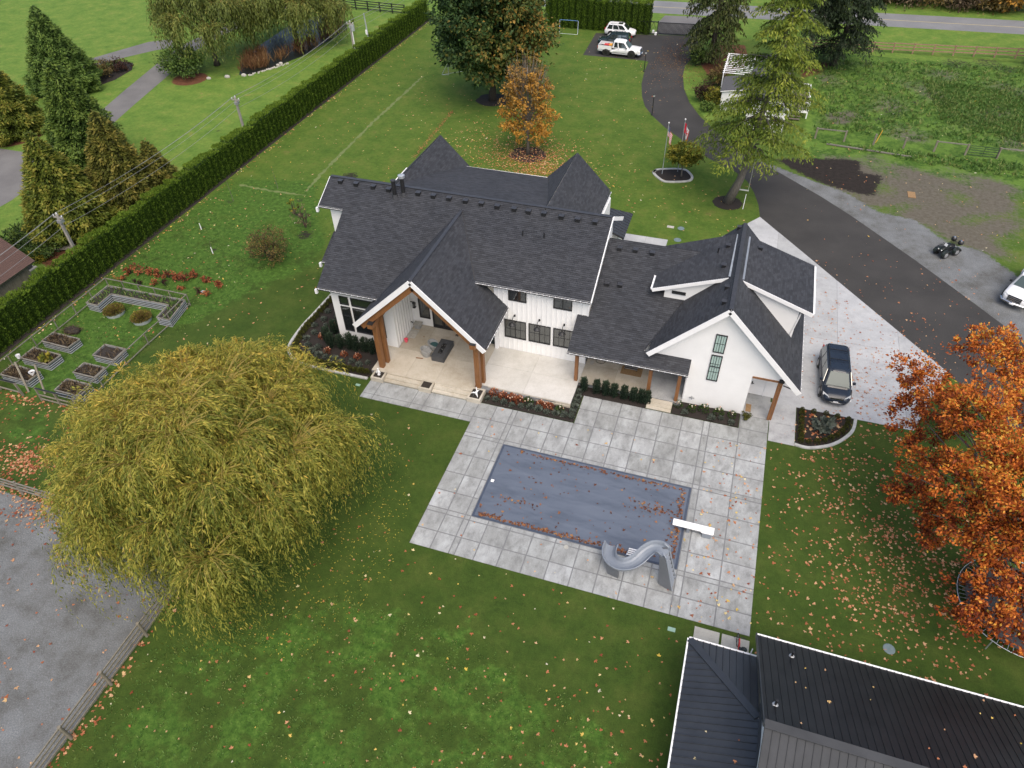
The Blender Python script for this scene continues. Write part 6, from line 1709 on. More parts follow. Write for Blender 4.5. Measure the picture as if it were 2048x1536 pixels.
# ---------------------------------------------------------------- vehicles
def outline(xr, xf, w, rc=.25):
    """rounded outline: x from rear to front, half width w"""
    return [(xr + rc * .35, -w + rc * .15), (xr + rc * 1.4, -w), (xf - rc * 1.6, -w), (xf - rc * .45, -w + rc * .35), (xf, -w + rc * 1.2), (xf, w - rc * 1.2), (xf - rc * .45, w - rc * .35), (xf - rc * 1.6, w), (xr + rc * 1.4, w), (xr + rc * .35, w - rc * .15), (xr, w - rc), (xr, -w + rc)]
def wheel(t, x, y, r, w, rim='rim'):
    o = MB().tube([(x, y - w / 2, r), (x, y + w / 2, r)], r, 18).mesh('wheel', MT['tyre']); wo = link(bpy.data.objects.new('wheel', o), t)
    s = 1 if y > 0 else -1
    a = MB().tube([(x, y - .02, r + .03), (x, y + s * .1, r + .03)], r * 1.22, 18); link(bpy.data.objects.new('wheel_well', a.mesh('wheel_well', MT['black'])), t)
    m = MB().tube([(x, y + s * (w / 2 - .01), r), (x, y + s * (w / 2 + .02), r)], [r * .66, r * .6], 14)
    link(bpy.data.objects.new('rim', m.mesh('rim', MT[rim])), wo)
def L_(t, name, mb, mat, smooth=False, bevel=0):
    o = link(bpy.data.objects.new(name, mb.mesh(name, MT[mat], smooth=smooth)), t)
    if bevel: b = o.modifiers.new('bevel', 'BEVEL'); b.width = bevel; b.segments = 2; b.limit_method = 'ANGLE'
    return o
def body_loft(st):
    """st: (x, half width, z bottom, z top)"""
    R_ = []
    for x, w, zb, zt in st:
        R_.append([(x, -w * .9, zb), (x, -w, zb + (zt - zb) * .3), (x, -w, zb + (zt - zb) * .72), (x, -w * .93, zt - .03), (x, -w * .6, zt + .01), (x, w * .6, zt + .01), (x, w * .93, zt - .03), (x, w, zb + (zt - zb) * .72), (x, w, zb + (zt - zb) * .3), (x, w * .9, zb)])
    return MB().loft(R_)
def cabin(t, paint, z0, z1, b, tp, wb, wt, wins, glass='carglass', roofcap=None):
    """b, tp: (x rear, x front) at belt and roof; wins: list of (f0, f1) side panes as fractions"""
    zm = (z0 + z1) / 2
    r = [[(x, y, z0) for x, y in outline(*b, wb)], [(x, y, zm) for x, y in outline((b[0] * .45 + tp[0] * .55), (b[1] * .48 + tp[1] * .52), wb * .42 + wt * .58)],
         [(x, y, z1 - .05) for x, y in outline(*tp, wt)], [(x, y, z1) for x, y in outline(tp[0] + .12, tp[1] - .12, wt - .12)]]
    cb = L_(t, 'cabin', MB().loft(r), paint)
    h0, h1 = .12, .86
    def side(fx, h, s):
        xa, xb = b[0] + (tp[0] - b[0]) * h + .14, b[1] + (tp[1] - b[1]) * h - .18
        ww = (wb + (wt - wb) * (h if h < .55 else .55 + (h - .55))) 
        return (xa + (xb - xa) * fx, s * (ww + .02), z0 + (z1 - z0) * h)
    for s in (-1, 1):
        for f0, f1 in wins:
            q = [side(f0, h0, s), side(f1, h0, s), side(f1, h1, s), side(f0, h1, s)]
            L_(t, 'side_window', MB().slab3(q, (0, -s * .03, 0)), 'carglass')
    def fr(h, s, front):
        x = b[1] + (tp[1] - b[1]) * h if front else b[0] + (tp[0] - b[0]) * h
        ww = (wb + (wt - wb) * h) - .16
        return (x + (.025 if front else -.025), s * ww, z0 + (z1 - z0) * h + (.02 if front else 0))
    q = [fr(.1, -1, 1), fr(.1, 1, 1), fr(.9, 1, 1), fr(.9, -1, 1)]; L_(t, 'windscreen', MB().slab3(q, (-.03, 0, -.02)), glass)
    q = [fr(.2, -1, 0), fr(.2, 1, 0), fr(.85, 1, 0), fr(.85, -1, 0)]; L_(t, 'rear_window', MB().slab3(q, (.03, 0, 0)), 'carglass')
    return cb
def mirrors(t, x, y, z, mat):
    for s in (-1, 1):
        L_(t, 'mirror', MB().box(x - .07, x + .07, s * y if s > 0 else s * (y + .2), s * (y + .2) if s > 0 else s * y, z, z + .17), mat, bevel=.03)
def van():
    t = thing('minivan', 'dark blue minivan with roof rails parked on the concrete beside the garage', 'minivan', (9.62, 41.75, .026), RAD(-88))
    L_(t, 'body', body_loft([(-2.56, .78, .42, .95), (-2.46, .93, .3, 1.02), (-1.6, .99, .22, 1.04), (0, .99, .2, 1.02), (1.1, .99, .2, 1.02), (1.55, .97, .22, .98), (2.1, .92, .26, .88), (2.42, .82, .3, .76), (2.56, .62, .34, .62)]), 'bluecar', True)
    cabin(t, 'bluecar', .98, 1.76, (-2.5, 1.72), (-2.2, .72), .95, .72, [(.0, .28), (.31, .58), (.61, .97)], 'windscreen')
    for x in (-1.5, 1.56):
        for y in (-.91, .91): wheel(t, x, y, .36, .22)
    L_(t, 'grille', MB().slab3([(2.5, -.36, .5), (2.5, .36, .5), (2.44, .42, .72), (2.44, -.42, .72)], (.06, 0, .03)), 'chrome')
    L_(t, 'bumper_trim', MB().tube([(2.3, -.86, .42), (2.52, -.6, .4), (2.6, 0, .4), (2.52, .6, .4), (2.3, .86, .42)], .028, 6), 'chrome')
    L_(t, 'number_plate', MB().box(2.575, 2.6, -.16, .16, .44, .54), 'trim')
    for s in (-1, 1):
        L_(t, 'headlight', MB().slab3([(2.44, s * .48, .64), (2.2, s * .87, .68), (2.05, s * .88, .84), (2.38, s * .5, .76)], (.05, s * .02, .05)), 'lamp_lens')
        L_(t, 'roof_rail', MB().tube([(-1.9, s * .62, 1.78), (-1.7, s * .64, 1.84), (.1, s * .64, 1.84), (.3, s * .62, 1.78)], .022, 5), 'iron')
        L_(t, 'tail_light', MB().box(-2.56, -2.4, s * .82 - .05, s * .82 + .05, .95, 1.25), 'red_lens')
    for x in (-1.4, -.35): L_(t, 'crossbar', MB().bar((x, -.64, 1.86), (x, .64, 1.86), .06, .03), 'iron')
    L_(t, 'wiper', MB().bar((1.6, -.75, 1.1), (1.62, .55, 1.09), .03, .03), 'black')
    mirrors(t, 1.12, .98, 1.05, 'bluecar')
van()
def suv(label, loc, rz, paint, moon, L=4.55, W_=.91, H_=1.68):
    t = thing('parked_suv', label, 'car', loc, rz); h = L / 2
    L_(t, 'body', body_loft([(-h, .72, .45, .95), (-h + .12, .86, .32, 1.02), (-1.3, W_, .24, 1.02), (0, W_, .22, 1.0), (.9, W_, .22, .98), (1.4, .89, .25, .95), (h - .3, .82, .3, .84), (h - .06, .68, .36, .7), (h, .5, .4, .6)]), paint, True)
    cabin(t, paint, .96, H_, (-h + .06, 1.3), (-h + .45, .45), .86, .66, [(.04, .3), (.34, .62), (.66, .96)])
    for x in (-1.3, 1.32):
        for y in (-.84, .84): wheel(t, x, y, .37, .22)
    if moon: L_(t, 'sunroof', MB().box(-.35, .3, -.36, .36, H_, H_ + .012), 'carglass')
    for s in (-1, 1):
        L_(t, 'roof_rail', MB().tube([(-1.5, s * .56, H_ - .02), (-1.4, s * .58, H_ + .05), (.2, s * .58, H_ + .05), (.3, s * .56, H_ - .02)], .02, 5), 'iron')
        L_(t, 'headlight', MB().slab3([(h - .08, s * .42, .62), (h - .36, s * .8, .66), (h - .5, s * .8, .8), (h - .16, s * .45, .74)], (.04, 0, .04)), 'lamp_lens')
        L_(t, 'tail_light', MB().box(-h - .01, -h + .14, s * .74 - .06, s * .74 + .06, .9, 1.2), 'red_lens')
    L_(t, 'grille', MB().box(h - .03, h + .02, -.4, .4, .5, .66), 'black')
    if not moon:
        for x in (-1.0, -.1): L_(t, 'crossbar', MB().bar((x, -.58, H_ + .08), (x, .58, H_ + .08), .06, .03), 'iron')
    mirrors(t, .85, .9, 1.0, paint)
suv('white SUV with a dark sunroof parked nearest the tall hedge', (-20.0, 110.9, .01), RAD(0), 'whitecar', True)
suv('dark SUV with roof bars parked between the white SUV and the white pickup', (-20.0, 106.6, .01), RAD(180), 'greencar', False, 4.7, .93, 1.72)
def pickup(label, loc, rz, load):
    t = thing('pickup_truck', label, 'pickup', loc, rz, 'white pickup trucks')
    L_(t, 'body', body_loft([(-2.95, .9, .55, .78), (-2.85, .98, .5, .8), (-.9, 1.0, .45, .8), (0, 1.0, .42, 1.12), (1.3, 1.0, .42, 1.14), (1.9, .99, .45, 1.14), (2.5, .96, .5, 1.1), (2.85, .86, .55, 1.04), (2.97, .72, .6, .95)]), 'whitecar', True)
    cabin(t, 'whitecar', 1.1, 1.92, (-.98, 1.55), (-.82, .78), .96, .74, [(.06, .34), (.42, .97)], 'windscreen')
    for s in (-1, 1):
        L_(t, 'bed_side', MB().box(-2.9, -.99, s * .98 - .06, s * .98 + .02 if s > 0 else s * .98 + .06, .79, 1.32), 'whitecar', bevel=.02)
        L_(t, 'bed_rail', MB().box(-2.9, -1.0, s * .95 - .06, s * .95 + .06, 1.322, 1.34), 'black')
        L_(t, 'tail_light', MB().box(-2.98, -2.88, s * .93 - .06, s * .93 + .06, .9, 1.25), 'red_lens')
        L_(t, 'headlight', MB().slab3([(2.93, s * .52, .86), (2.72, s * .92, .88), (2.62, s * .92, 1.06), (2.9, s * .54, 1.04)], (.05, 0, .03)), 'lamp_lens')
        L_(t, 'step_bar', MB().tube([(-.9, s * 1.0, .42), (1.3, s * 1.0, .42)], .05, 6), 'steel')
        L_(t, 'door_handle', MB().box(-.1, .1, s * 1.0 - .02, s * 1.0 + .02, .98, 1.02), 'steel'); L_(t, 'wheel_arch', MB().tube([(1.85 + .47 * math.cos(a), s * 1.0, .42 + .47 * math.sin(a)) for a in [k * PI / 8 for k in range(9)]], .035, 5), 'black')
        L_(t, 'wheel_arch', MB().tube([(-1.72 + .47 * math.cos(a), s * 1.0, .42 + .47 * math.sin(a)) for a in [k * PI / 8 for k in range(9)]], .035, 5), 'black')
    L_(t, 'tailgate', MB().box(-2.96, -2.88, -.92, .92, .7, 1.32), 'whitecar', bevel=.02)
    L_(t, 'bed_liner', MB().box(-2.86, -1.0, -.9, .9, .815, .84), 'black')
    for x in (-1.72, 1.85):
        for y in (-.92, .92): wheel(t, x, y, .46, .3, 'darkrim')
    g = L_(t, 'grille', MB().slab3([(2.95, -.5, .66), (2.95, .5, .66), (2.88, .52, 1.05), (2.88, -.52, 1.05)], (.07, 0, 0)), 'black')
    for z in (.7, .84, .98): link(bpy.data.objects.new('grille_bar', MB().bar((3.03 - (z - .66) * .18, -.5, z), (3.03 - (z - .66) * .18, .5, z), .03, .05).mesh('grille_bar', MT['chrome'])), g)
    link(bpy.data.objects.new('grille_bar', MB().bar((3.03, 0, .66), (2.96, 0, 1.04), .05, .06).mesh('grille_bar', MT['chrome'])), g)
    L_(t, 'bumper', MB().tube([(2.7, -.98, .55), (2.98, -.8, .54), (3.08, 0, .54), (2.98, .8, .54), (2.7, .98, .55)], .1, 8), 'chrome')
    L_(t, 'rear_bumper', MB().box(-3.06, -2.97, -.9, .9, .52, .66), 'chrome'); L_(t, 'number_plate', MB().box(3.17, 3.19, -.16, .16, .48, .6), 'trim')
    mirrors(t, 1.1, 1.0, 1.15, 'black')
    return t
pickup('white pickup with a loaded bed parked at the lawn edge of the asphalt pad', (-18.45, 102.95, .01), RAD(-3), True)
tl = thing('cargo', 'red jerry can lying in the bed of the white pickup', 'can', (-20.35, 103.1, .86)); L_(tl, 'can', MB().box(-.35, .35, -.3, .3, 0, .38), 'red', bevel=.05); L_(tl, 'cap', MB().cyl((.2, .2, .38), .05, .06, 8), 'black')
tl = thing('cargo', 'yellow orange tool case in the bed of the white pickup by the cab', 'case', (-19.75, 103.0, .86)); L_(tl, 'case', MB().box(-.25, .4, -.35, .35, 0, .42), 'yellow', bevel=.04); L_(tl, 'handle', MB().tube([(-.05, -.36, .3), (-.05, -.42, .34), (.2, -.42, .34), (.2, -.36, .3)], .02, 5), 'black')
pickup('white pickup with a chrome grille cut by the right edge of the picture', (24.35, 57.3, 0), math.atan2(-.87, -.5), False)
# quad bike
q = thing('quad_bike', 'dark green quad bike with two black packs on the gravel', 'quad bike', (18.95, 61.65, 0), math.atan2(-.65, -.76))
for x in (-.62, .62):
    for y in (-.42, .42): wheel(q, x, y, .31, .24, 'steel')
L_(q, 'frame', MB().bar((-.8, 0, .45), (.8, 0, .45), .3, .2), 'iron'); L_(q, 'seat', body_loft([(-.55, .14, .72, .86), (-.2, .17, .7, .86), (.15, .14, .72, .88)]), 'black', True)
L_(q, 'tank', body_loft([(.1, .15, .7, .92), (.35, .18, .66, .95), (.75, .22, .62, .85), (.95, .16, .6, .74)]), 'khaki', True)
for x in (-.62, .62):
    for s in (-1, 1): L_(q, 'mudguard', MB().loft([[(x + .42 * math.cos(a), s * .28, .34 + .4 * math.sin(a)), (x + .42 * math.cos(a), s * .58, .32 + .36 * math.sin(a)), (x + .4 * math.cos(a), s * .58, .3 + .36 * math.sin(a)), (x + .4 * math.cos(a), s * .28, .32 + .4 * math.sin(a))] for a in [PI * k / 6 for k in range(7)]]), 'khaki')
L_(q, 'handlebar', MB().tube([(.3, -.42, 1.02), (.4, -.2, 1.0), (.42, 0, .95), (.4, .2, 1.0), (.3, .42, 1.02)], .02, 5), 'iron')
L_(q, 'windshield', MB().slab3([(.5, -.15, .95), (.5, .15, .95), (.4, .13, 1.15), (.4, -.13, 1.15)], (.01, 0, 0)), 'lamp_lens')
for s in (-1, 1): L_(q, 'headlight', MB().sphere((.98, s * .16, .72), .06, 8, 5), 'lamp_lens')
for nm, x in (('front_rack', .72), ('rear_rack', -.68)):
    r = MB()
    for k in range(5): r.bar((x - .25 + .12 * k, -.36, .95), (x - .25 + .12 * k, .36, .95), .025, .025)
    r.bar((x - .28, -.36, .93), (x + .28, -.36, .93), .025, .025); r.bar((x - .28, .36, .93), (x + .28, .36, .93), .025, .025)
    L_(q, nm, r, 'iron')
L_(q, 'front_bumper', MB().tube([(.9, -.25, .4), (1.08, -.25, .6), (1.08, .25, .6), (.9, .25, .4)], .025, 5), 'iron')
for s, wd in ((-1, 'left'), (1, 'right')):
    p = q.matrix_basis @ Vector((-.78, s * .36, .98))
    pk = thing('cargo_pack', 'round black pack with a shiny lid on the ' + ('near' if s > 0 else 'far') + ' side of the quad bike rack', 'pack', p)
    MB().sphere((p.x, p.y, p.z + .17), .24, 12, 7, (1, 1, .9)).build('shell', MT['black'], pk, smooth=True); MB().sphere((p.x, p.y, p.z + .26), .17, 10, 6, (1, 1, .8)).build('lid', MT['chrome'], pk, smooth=True)
# ---------------------------------------------------------------- pool house at the lower right
PH = thing('pool_house', 'pool house with a white gable wall and dark standing seam metal roofs', 'building', (8, 12, 0))
RZ0 = 3.2 + .58 * (18.78 - 13.25)
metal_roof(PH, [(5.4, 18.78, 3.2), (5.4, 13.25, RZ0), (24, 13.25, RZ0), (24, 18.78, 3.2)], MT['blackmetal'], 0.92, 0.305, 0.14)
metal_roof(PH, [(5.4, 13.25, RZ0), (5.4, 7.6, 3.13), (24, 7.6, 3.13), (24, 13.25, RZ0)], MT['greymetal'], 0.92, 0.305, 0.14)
metal_roof(PH, [(2.45, 18.05, 2.5), (2.45, 3.5, 2.5), (5.62, 3.5, 4.08), (5.62, 14.42, 4.08)], MT['navymetal'], 0.92, 0.305, 0.12, rh=0.05)
metal_roof(PH, [(2.45, 18.05, 2.5), (5.62, 14.42, 4.08), (5.62, 18.05, 2.5)], MT['navymetal'], 0.92, 0.305, 0.12, rh=0.05)
MB().bar((2.5, 17.98, 2.56), (5.55, 14.5, 4.09), .34, .05).build('hip_cap', MT['navymetal'], PH)
MB().bar((5.4, 13.25, RZ0 + .04), (24, 13.25, RZ0 + .04), .36, .05).build('ridge_cap', MT['greymetal'], PH)
MB().bar((5.37, 18.8, 3.2), (5.37, 13.2, RZ0 + .02), .05, .2).build('rake_trim', MT['navymetal'], PH)
prism_y
w = MB(); prism_x(w, [(7.9, 0), (7.9, 3.0), (13.25, RZ0 - .25), (18.45, 3.05), (18.45, 0)], 5.72, 23.8); w.build('wall', MT['white'], PH)
MB().box(2.75, 5.7, 3.6, 17.7, 0, 2.3).build('wall', MT['white'], PH)
for a, b, o in (((5.42, 18.78, 3.18), (24, 18.78, 3.18), (0, 1, 0)), ((2.45, 18.05, 2.48), (5.6, 18.05, 2.48), (0, 1, 0)), ((2.45, 18.05, 2.48), (2.45, 3.5, 2.48), (-1, 0, 0))):
    a, b, o = Vector(a), Vector(b), Vector(o)
    MB().bar(a + o * .05, b + o * .05, .075, .09).build('gutter', MT['trim'], PH)
MB().bar((5.65, 15.1, 4.14), (5.65, 5, 4.14), .12, .04).build('flashing', MT['navymetal'], PH)
MB().tube([(5.75, 17.95, 2.5), (5.72, 17.5, 2.9), (5.72, 16.7, 3.2)], .045, 6).build('downspout', MT['trim'], PH)
MB().tube([(5.3, 18.15, 2.6), (5.3, 18.15, 2.95)], .03, 6).build('vent_pipe', MT['trim'], PH)
for (u, v) in ((1583, 1313), (1550, 1410)):
    p = GPL(u, v, 13.25, RZ0, -.58); c = MB().lathe(p, [(.13, 0), (.12, .05), (.06, .08)], 10).build('pipe_collar', MT['steel'], PH); MB().cyl(p, .05, .42, 8).build('vent_pipe', MT['black'], c)
# bicycle leaning at the eave
bk = thing('bicycle', 'red bicycle leaning by the eave of the pool house on the stepping slab', 'bicycle', (5.02, 19.35, .05), RAD(95))
def ring(r, w, n=22): return [(r * math.cos(2 * PI * k / n), 0, r * math.sin(2 * PI * k / n)) for k in range(n + 1)]
for x in (-.52, .52):
    o = L_(bk, 'wheel', MB().tube([(a + x, b, c + .35) for a, b, c in ring(.33, 0)], .022, 6), 'tyre')
    s = MB()
    for k in range(10): s.tube([(x, 0, .35), (x + .32 * math.cos(k * .628), 0, .35 + .32 * math.sin(k * .628))], .004, 3)
    s.cyl((x, 0, .33), .03, .04, 6); link(bpy.data.objects.new('spokes', s.mesh('spokes', MT['steel'])), o)
fr = MB()
for a, b in (((-.52, 0, .35), (-.12, 0, .33)), ((-.52, 0, .35), (-.2, 0, .78)), ((-.12, 0, .33), (-.2, 0, .8)), ((-.12, 0, .33), (.36, 0, .78)), ((-.2, 0, .78), (.36, 0, .82)), ((.34, 0, .88), (.52, 0, .35))): fr.tube([a, b], .026, 6)
L_(bk, 'frame', fr, 'red'); L_(bk, 'saddle', MB().sphere((-.22, 0, .86), .1, 8, 5, (1.3, .7, .4)), 'black'); L_(bk, 'handlebar', MB().tube([(.3, -.3, .95), (.36, -.12, .94), (.34, 0, .9), (.36, .12, .94), (.3, .3, .95)], .018, 6), 'black')
L_(bk, 'crank', MB().tube([(-.12, -.12, .22), (-.12, -.06, .33), (-.12, .06, .33), (-.12, .12, .44)], .016, 5), 'steel')
t = thing('bag', 'dark green bag on the stepping slab beside the red bicycle', 'bag', (5.33, 19.55, .05)); MB().sphere((5.33, 19.55, .18), .18, 9, 6, (1, .8, .8)).build('sack', MT['greencar'], t, smooth=True); MB().tube([(5.25, 19.55, .28), (5.33, 19.55, .38), (5.41, 19.55, .28)], .015, 5).build('strap', MT['black'], t)

# ---------------------------------------------------------------- lids in the lawn
def lid(u, v, shape, mat, label, s=.3):
    p = G(u, v)
    o = MB().lathe((p.x, p.y, 0.002), [(s, 0), (s, .02), (s * .9, .03)], 16) if shape == 'o' else MB().box(p.x - s, p.x + s, p.y - s * .6, p.y + s * .6, .002, .03)
    tag(o.build('valve_lid', MT[mat], bevel=.01), label, 'lid')
lid(1341, 454, 'r', 'stone', 'pale rectangular lid in the lawn behind the garage wing', .32); lid(1362, 457, 'o', 'bluelid', 'round blue grey lid next to the pale rectangular one', .32)
lid(1355, 480, 'o', 'bluelid', 'round blue grey lid by the front walk', .34); lid(1343, 1259, 'r', 'greenlid', 'mint green lid in the grass below the patio corner', .2)
lid(1778, 1298, 'o', 'bluelid', 'round blue lid in the leafy lawn near the trampoline', .3); lid(716, 770, 'r', 'greenlid', 'pale green lid in the grass by the curved bed', .18)
# small lone wheel toy by the van
p = G(1698, 804); t = thing('ball', 'small black and white ball at the front corner of the minivan', 'ball', (p.x, p.y, .026)); MB().sphere((p.x, p.y, .13), .11, 10, 7).build('ball_skin', MT['trim'], t, smooth=True); MB().sphere((p.x - .04, p.y, .17), .085, 8, 6).build('ball_patch', MT['black'], t)

# ---------------------------------------------------------------- trampoline under the orange tree
tr = thing('trampoline', 'round black trampoline with a pale rim under the orange tree', 'trampoline', (18.6, 25.8, 0))
R_ = 2.9
MB().lathe((18.6, 25.8, .78), [(R_ - .35, 0), (R_ - .35, .02)], 36).build('jumping_mat', MT['trampmat'], tr)
MB().tube([(18.6 + R_ * math.cos(a), 25.8 + R_ * math.sin(a), .82) for a in [2 * PI * k / 40 for k in range(41)]], .03, 6, cap=False).build('rim', MT['iron'], tr)
MB().tube([(18.6 + (R_ + .08) * math.cos(a), 25.8 + (R_ + .08) * math.sin(a), .9) for a in [2 * PI * k / 40 for k in range(41)]], .018, 6, cap=False).build('rim_pad', MT['galv'], tr)
for k in range(8):
    a = 2 * PI * k / 8 + .2; x, y = 18.6 + R_ * math.cos(a), 25.8 + R_ * math.sin(a)
    MB().tube([(x, y, 0), (x, y, .8)], .03, 5).build('leg', MT['galv'], tr)
sp_ = MB()
for k in range(72):
    a = 2 * PI * k / 72; sp_.tube([(18.6 + (R_ - .36) * math.cos(a), 25.8 + (R_ - .36) * math.sin(a), .8), (18.6 + R_ * math.cos(a), 25.8 + R_ * math.sin(a), .82)], .012, 3)
sp_.build('springs', MT['galv'], tr)['kind'] = 'stuff'

# ---------------------------------------------------------------- fences
def fence(name, label, pts, hp, rails, pw, rail, mat, round_=False, group=None, lean=0.0, rmat=None, ext=0.0):
    t = thing(name, label, 'fence', (*pts[0], 0), 0, group)
    for (x, y) in pts:
        lx, ly = rnd.uniform(-lean, lean), rnd.uniform(-lean, lean)
        if round_: MB().tube([(x, y, 0), (x + lx, y + ly, hp)], pw / 2, 8).build('post', MT[mat], t)
        else: MB().bar((x, y, 0), (x + lx, y + ly, hp), pw, pw).build('post', MT[mat], t)
    for (a, b) in zip(pts, pts[1:]):
        for z in rails:
            o = rnd.uniform(-.02, .02); MB().bar((a[0], a[1], z + o), (b[0], b[1], z + rnd.uniform(-.02, .02)), rail[0], rail[1]).build('rail', MT[rmat or mat], t)
    return t
fence('rail_fence', 'weathered four rail fence between the gravel and the near lawn', [(-24.5, 16.4 - 2.7 * k) for k in range(7)], 1.38, (.35, .66, .97, 1.27), .17, (.05, .1), 'oldwood', True)
fence('rail_fence', 'grey rail fence with leaves heaped along it behind the gravel', [(-52 + 2.75 * k, 16.5) for k in range(11)], 1.25, (.45, .8, 1.12), .16, (.06, .1), 'greywood', True)
fence('paddock_fence', 'red brown three rail fence between the pasture and the road', [(4.6 + 2.56 * k, 111.7 + 0.118 * 2.56 * k) for k in range(15)], 1.35, (.45, .85, 1.25), .15, (.05, .13), 'redwood')
fence('paddock_fence', 'black four rail fence beyond the pond of the neighbour', [(-75.5 + 2.24 * k, 113.2 - .125 * k) for k in range(10)], 1.5, (.3, .7, 1.05, 1.4), .16, (.06, .12), 'black')
fm = fence('post_fence', 'low pasture fence of grey posts with only a few top rails left', [(7.8 + 3.02 * k, 82.55) for k in range(8)] + [(32.1, 82.55), (35.2, 82.55)], 1.22, (), .18, (.06, .12), 'oldwood')
for k in (0, 4, 6, 7): MB().bar((7.8 + 3.02 * k, 82.55, 1.13), (7.8 + 3.02 * (k + 1), 82.55, 1.13), .08, .1).build('rail', MT['greywood'], fm)
MB().bar((9.0, 81.2, .12), (17.5, 80.4, .1), .14, .12).build('fallen_rail', MT['greywood'], fm)
gt_ = thing('field_gate', 'dark green tube gate in the low pasture fence', 'gate', (23, 82.55, 0))
for z in (.15, .4, .65, .9, 1.1): MB().bar((23.1, 82.5, z), (25.85, 82.5, z), .04, .04).build('rail', MT['khaki'], gt_)
for x in (23.1, 24.5, 25.85): MB().bar((x, 82.46, .12), (x, 82.46, 1.12), .04, .04).build('upright', MT['khaki'], gt_)
tag(MB().tube([(14.1, 83.1, 0), (14.45, 83.5, 1.3)], .03, 5).build('marker_stake', MT['yellow']), 'pale yellow stake leaning at the pasture fence', 'stake')
gf = fence('garden_fence', 'thin grey garden fence with wire round the raised beds', [(-48.5, 23.6), (-48.45, 25.9), (-48.45, 28.2), (-48.45, 30.4), (-48.45, 32.4), (-48.45, 34.3), (-48.45, 36.2), (-46.8, 36.22), (-45.2, 36.22), (-43.6, 36.22), (-42.1, 36.22), (-40.35, 36.22), (-40.2, 33.6), (-40.3, 31.0), (-40.3, 28.5), (-40.3, 26.0), (-40.25, 23.6)], 1.16, (1.1, .18), .06, (.05, .06), 'greywood', False)
fence('garden_fence', 'front side of the garden fence with a black capped rail under the willow', [(-49.5, 23.6), (-47.4, 23.6), (-45.3, 23.6)], 1.25, (1.2, .3), .12, (.08, .08), 'oldwood', False, lean=.08)
fence('garden_fence', 'front garden fence stretch right of the gate gap with a white topped rail', [(-43.6, 23.6), (-41.9, 23.6), (-40.3, 23.6)], 1.25, (1.2, .6, .2), .1, (.07, .08), 'oldwood', False, lean=.05)
for x0_, x1_ in ((-49.5, -45.3), (-43.5, -40.3)): tag(MB().bar((x0_, 23.58, 1.27), (x1_, 23.58, 1.27), .1, .05).build('rail_pipe', MT['black']), 'black pipe laid along the front garden fence, ' + ('left' if x0_ < -45 else 'right') + ' of the gap', 'pipe')
for (x, y, lbx) in ((-45.2, 24.0, 'leaning wooden post at the left side of the garden gap'), (-43.9, 24.2, 'leaning wooden post at the right side of the garden gap')):
    tag(MB().bar((x, y, 0), (x - 1.0 if x < -45 else x - .7, y + .9, 1.9), .12, .1).build('leaning_post', MT['oldwood']), lbx, 'post')

# ---------------------------------------------------------------- raised beds
def rbed(label, poly, h, fill, density=260, tone='dead'):
    """corrugated steel walls with timber rim; poly counter clockwise"""
    cx = sum(p[0] for p in poly) / len(poly); cy = sum(p[1] for p in poly) / len(poly)
    t = thing('raised_bed', label, 'raised bed', (cx, cy, 0), 0, 'raised beds in the kitchen garden')
    for p, q in zip(poly, poly[1:] + poly[:1]):
        a, b = Vector((*p, 0)), Vector((*q, 0)); d = (b - a).normalized(); nn = Vector((d.y, -d.x, 0))
        rings = []; nz = 22
        for k in range(nz + 1):
            z = h * k / nz; o = nn * (.02 * math.sin(z * 2 * PI / .17))
            rings.append([a + o + Vector((0, 0, z)), b + o + Vector((0, 0, z)), b - nn * .03 + Vector((0, 0, z)), a - nn * .03 + Vector((0, 0, z))])
        MB().loft(rings).build('steel_wall', MT['galv'], t)
        MB().bar(a + Vector((0, 0, h + .02)), b + Vector((0, 0, h + .02)), .11, .05).build('timber_rim', MT['greywood'], t)
    MB().prism([(p[0], p[1]) for p in poly], 0.01, h - .1).build('bed_soil', MT['soil'], t)
    if density:
        xs_ = [p[0] for p in poly]; ys_ = [p[1] for p in poly]; m = density * 5
        Q = np.stack([NP.uniform(min(xs_) + .1, max(xs_) - .1, m), NP.uniform(min(ys_) + .1, max(ys_) - .1, m)], 1); k = sdist(Q[:, 0], Q[:, 1], poly) > .06; Q = Q[k][:density]; m = len(Q)
        P = np.column_stack([Q, np.full(m, h - .1)]); D = np.column_stack([NP.normal(size=(m, 2)) * .7, np.ones(m)])
        cards('plants', P, D, rdir(m), .4 * NP.uniform(.4, 1.3, m), .08, NP.random(m), LF[tone], t)['kind'] = 'stuff'
    return t
rbed('U shaped corrugated steel bed with timber rim at the back of the garden', [(-48.0, 33.3), (-46.85, 33.25), (-46.9, 34.9), (-41.3, 35.0), (-41.15, 33.35), (-39.95, 33.35), (-40.4, 35.95), (-48.0, 35.8)], .7, None, 380, 'weed')
rbed('steel bed half full of brown stalks at the middle of the left row', [(-47.9, 28.4), (-45.35, 28.35), (-45.25, 29.45), (-47.85, 29.5)], .6, None, 260)
rbed('steel bed with a lime green plant among dead stalks in the left row', [(-47.9, 26.35), (-45.35, 26.35), (-45.25, 27.5), (-47.9, 27.6)], .6, None, 300)
rbed('steel bed nearest the front fence in the left row with withered growth', [(-47.9, 24.45), (-45.35, 24.45), (-45.25, 25.5), (-47.9, 25.6)], .6, None, 300)
rbed('steel bed of dark plants nearest the front fence beside the willow', [(-42.8, 24.3), (-40.6, 24.3), (-40.6, 25.5), (-42.8, 25.5)], .6, None, 240)
rbed('empty steel bed of dark soil half covered by the willow', [(-42.9, 28.2), (-41.0, 28.2), (-41.0, 29.5), (-42.9, 29.5)], .6, None, 40)
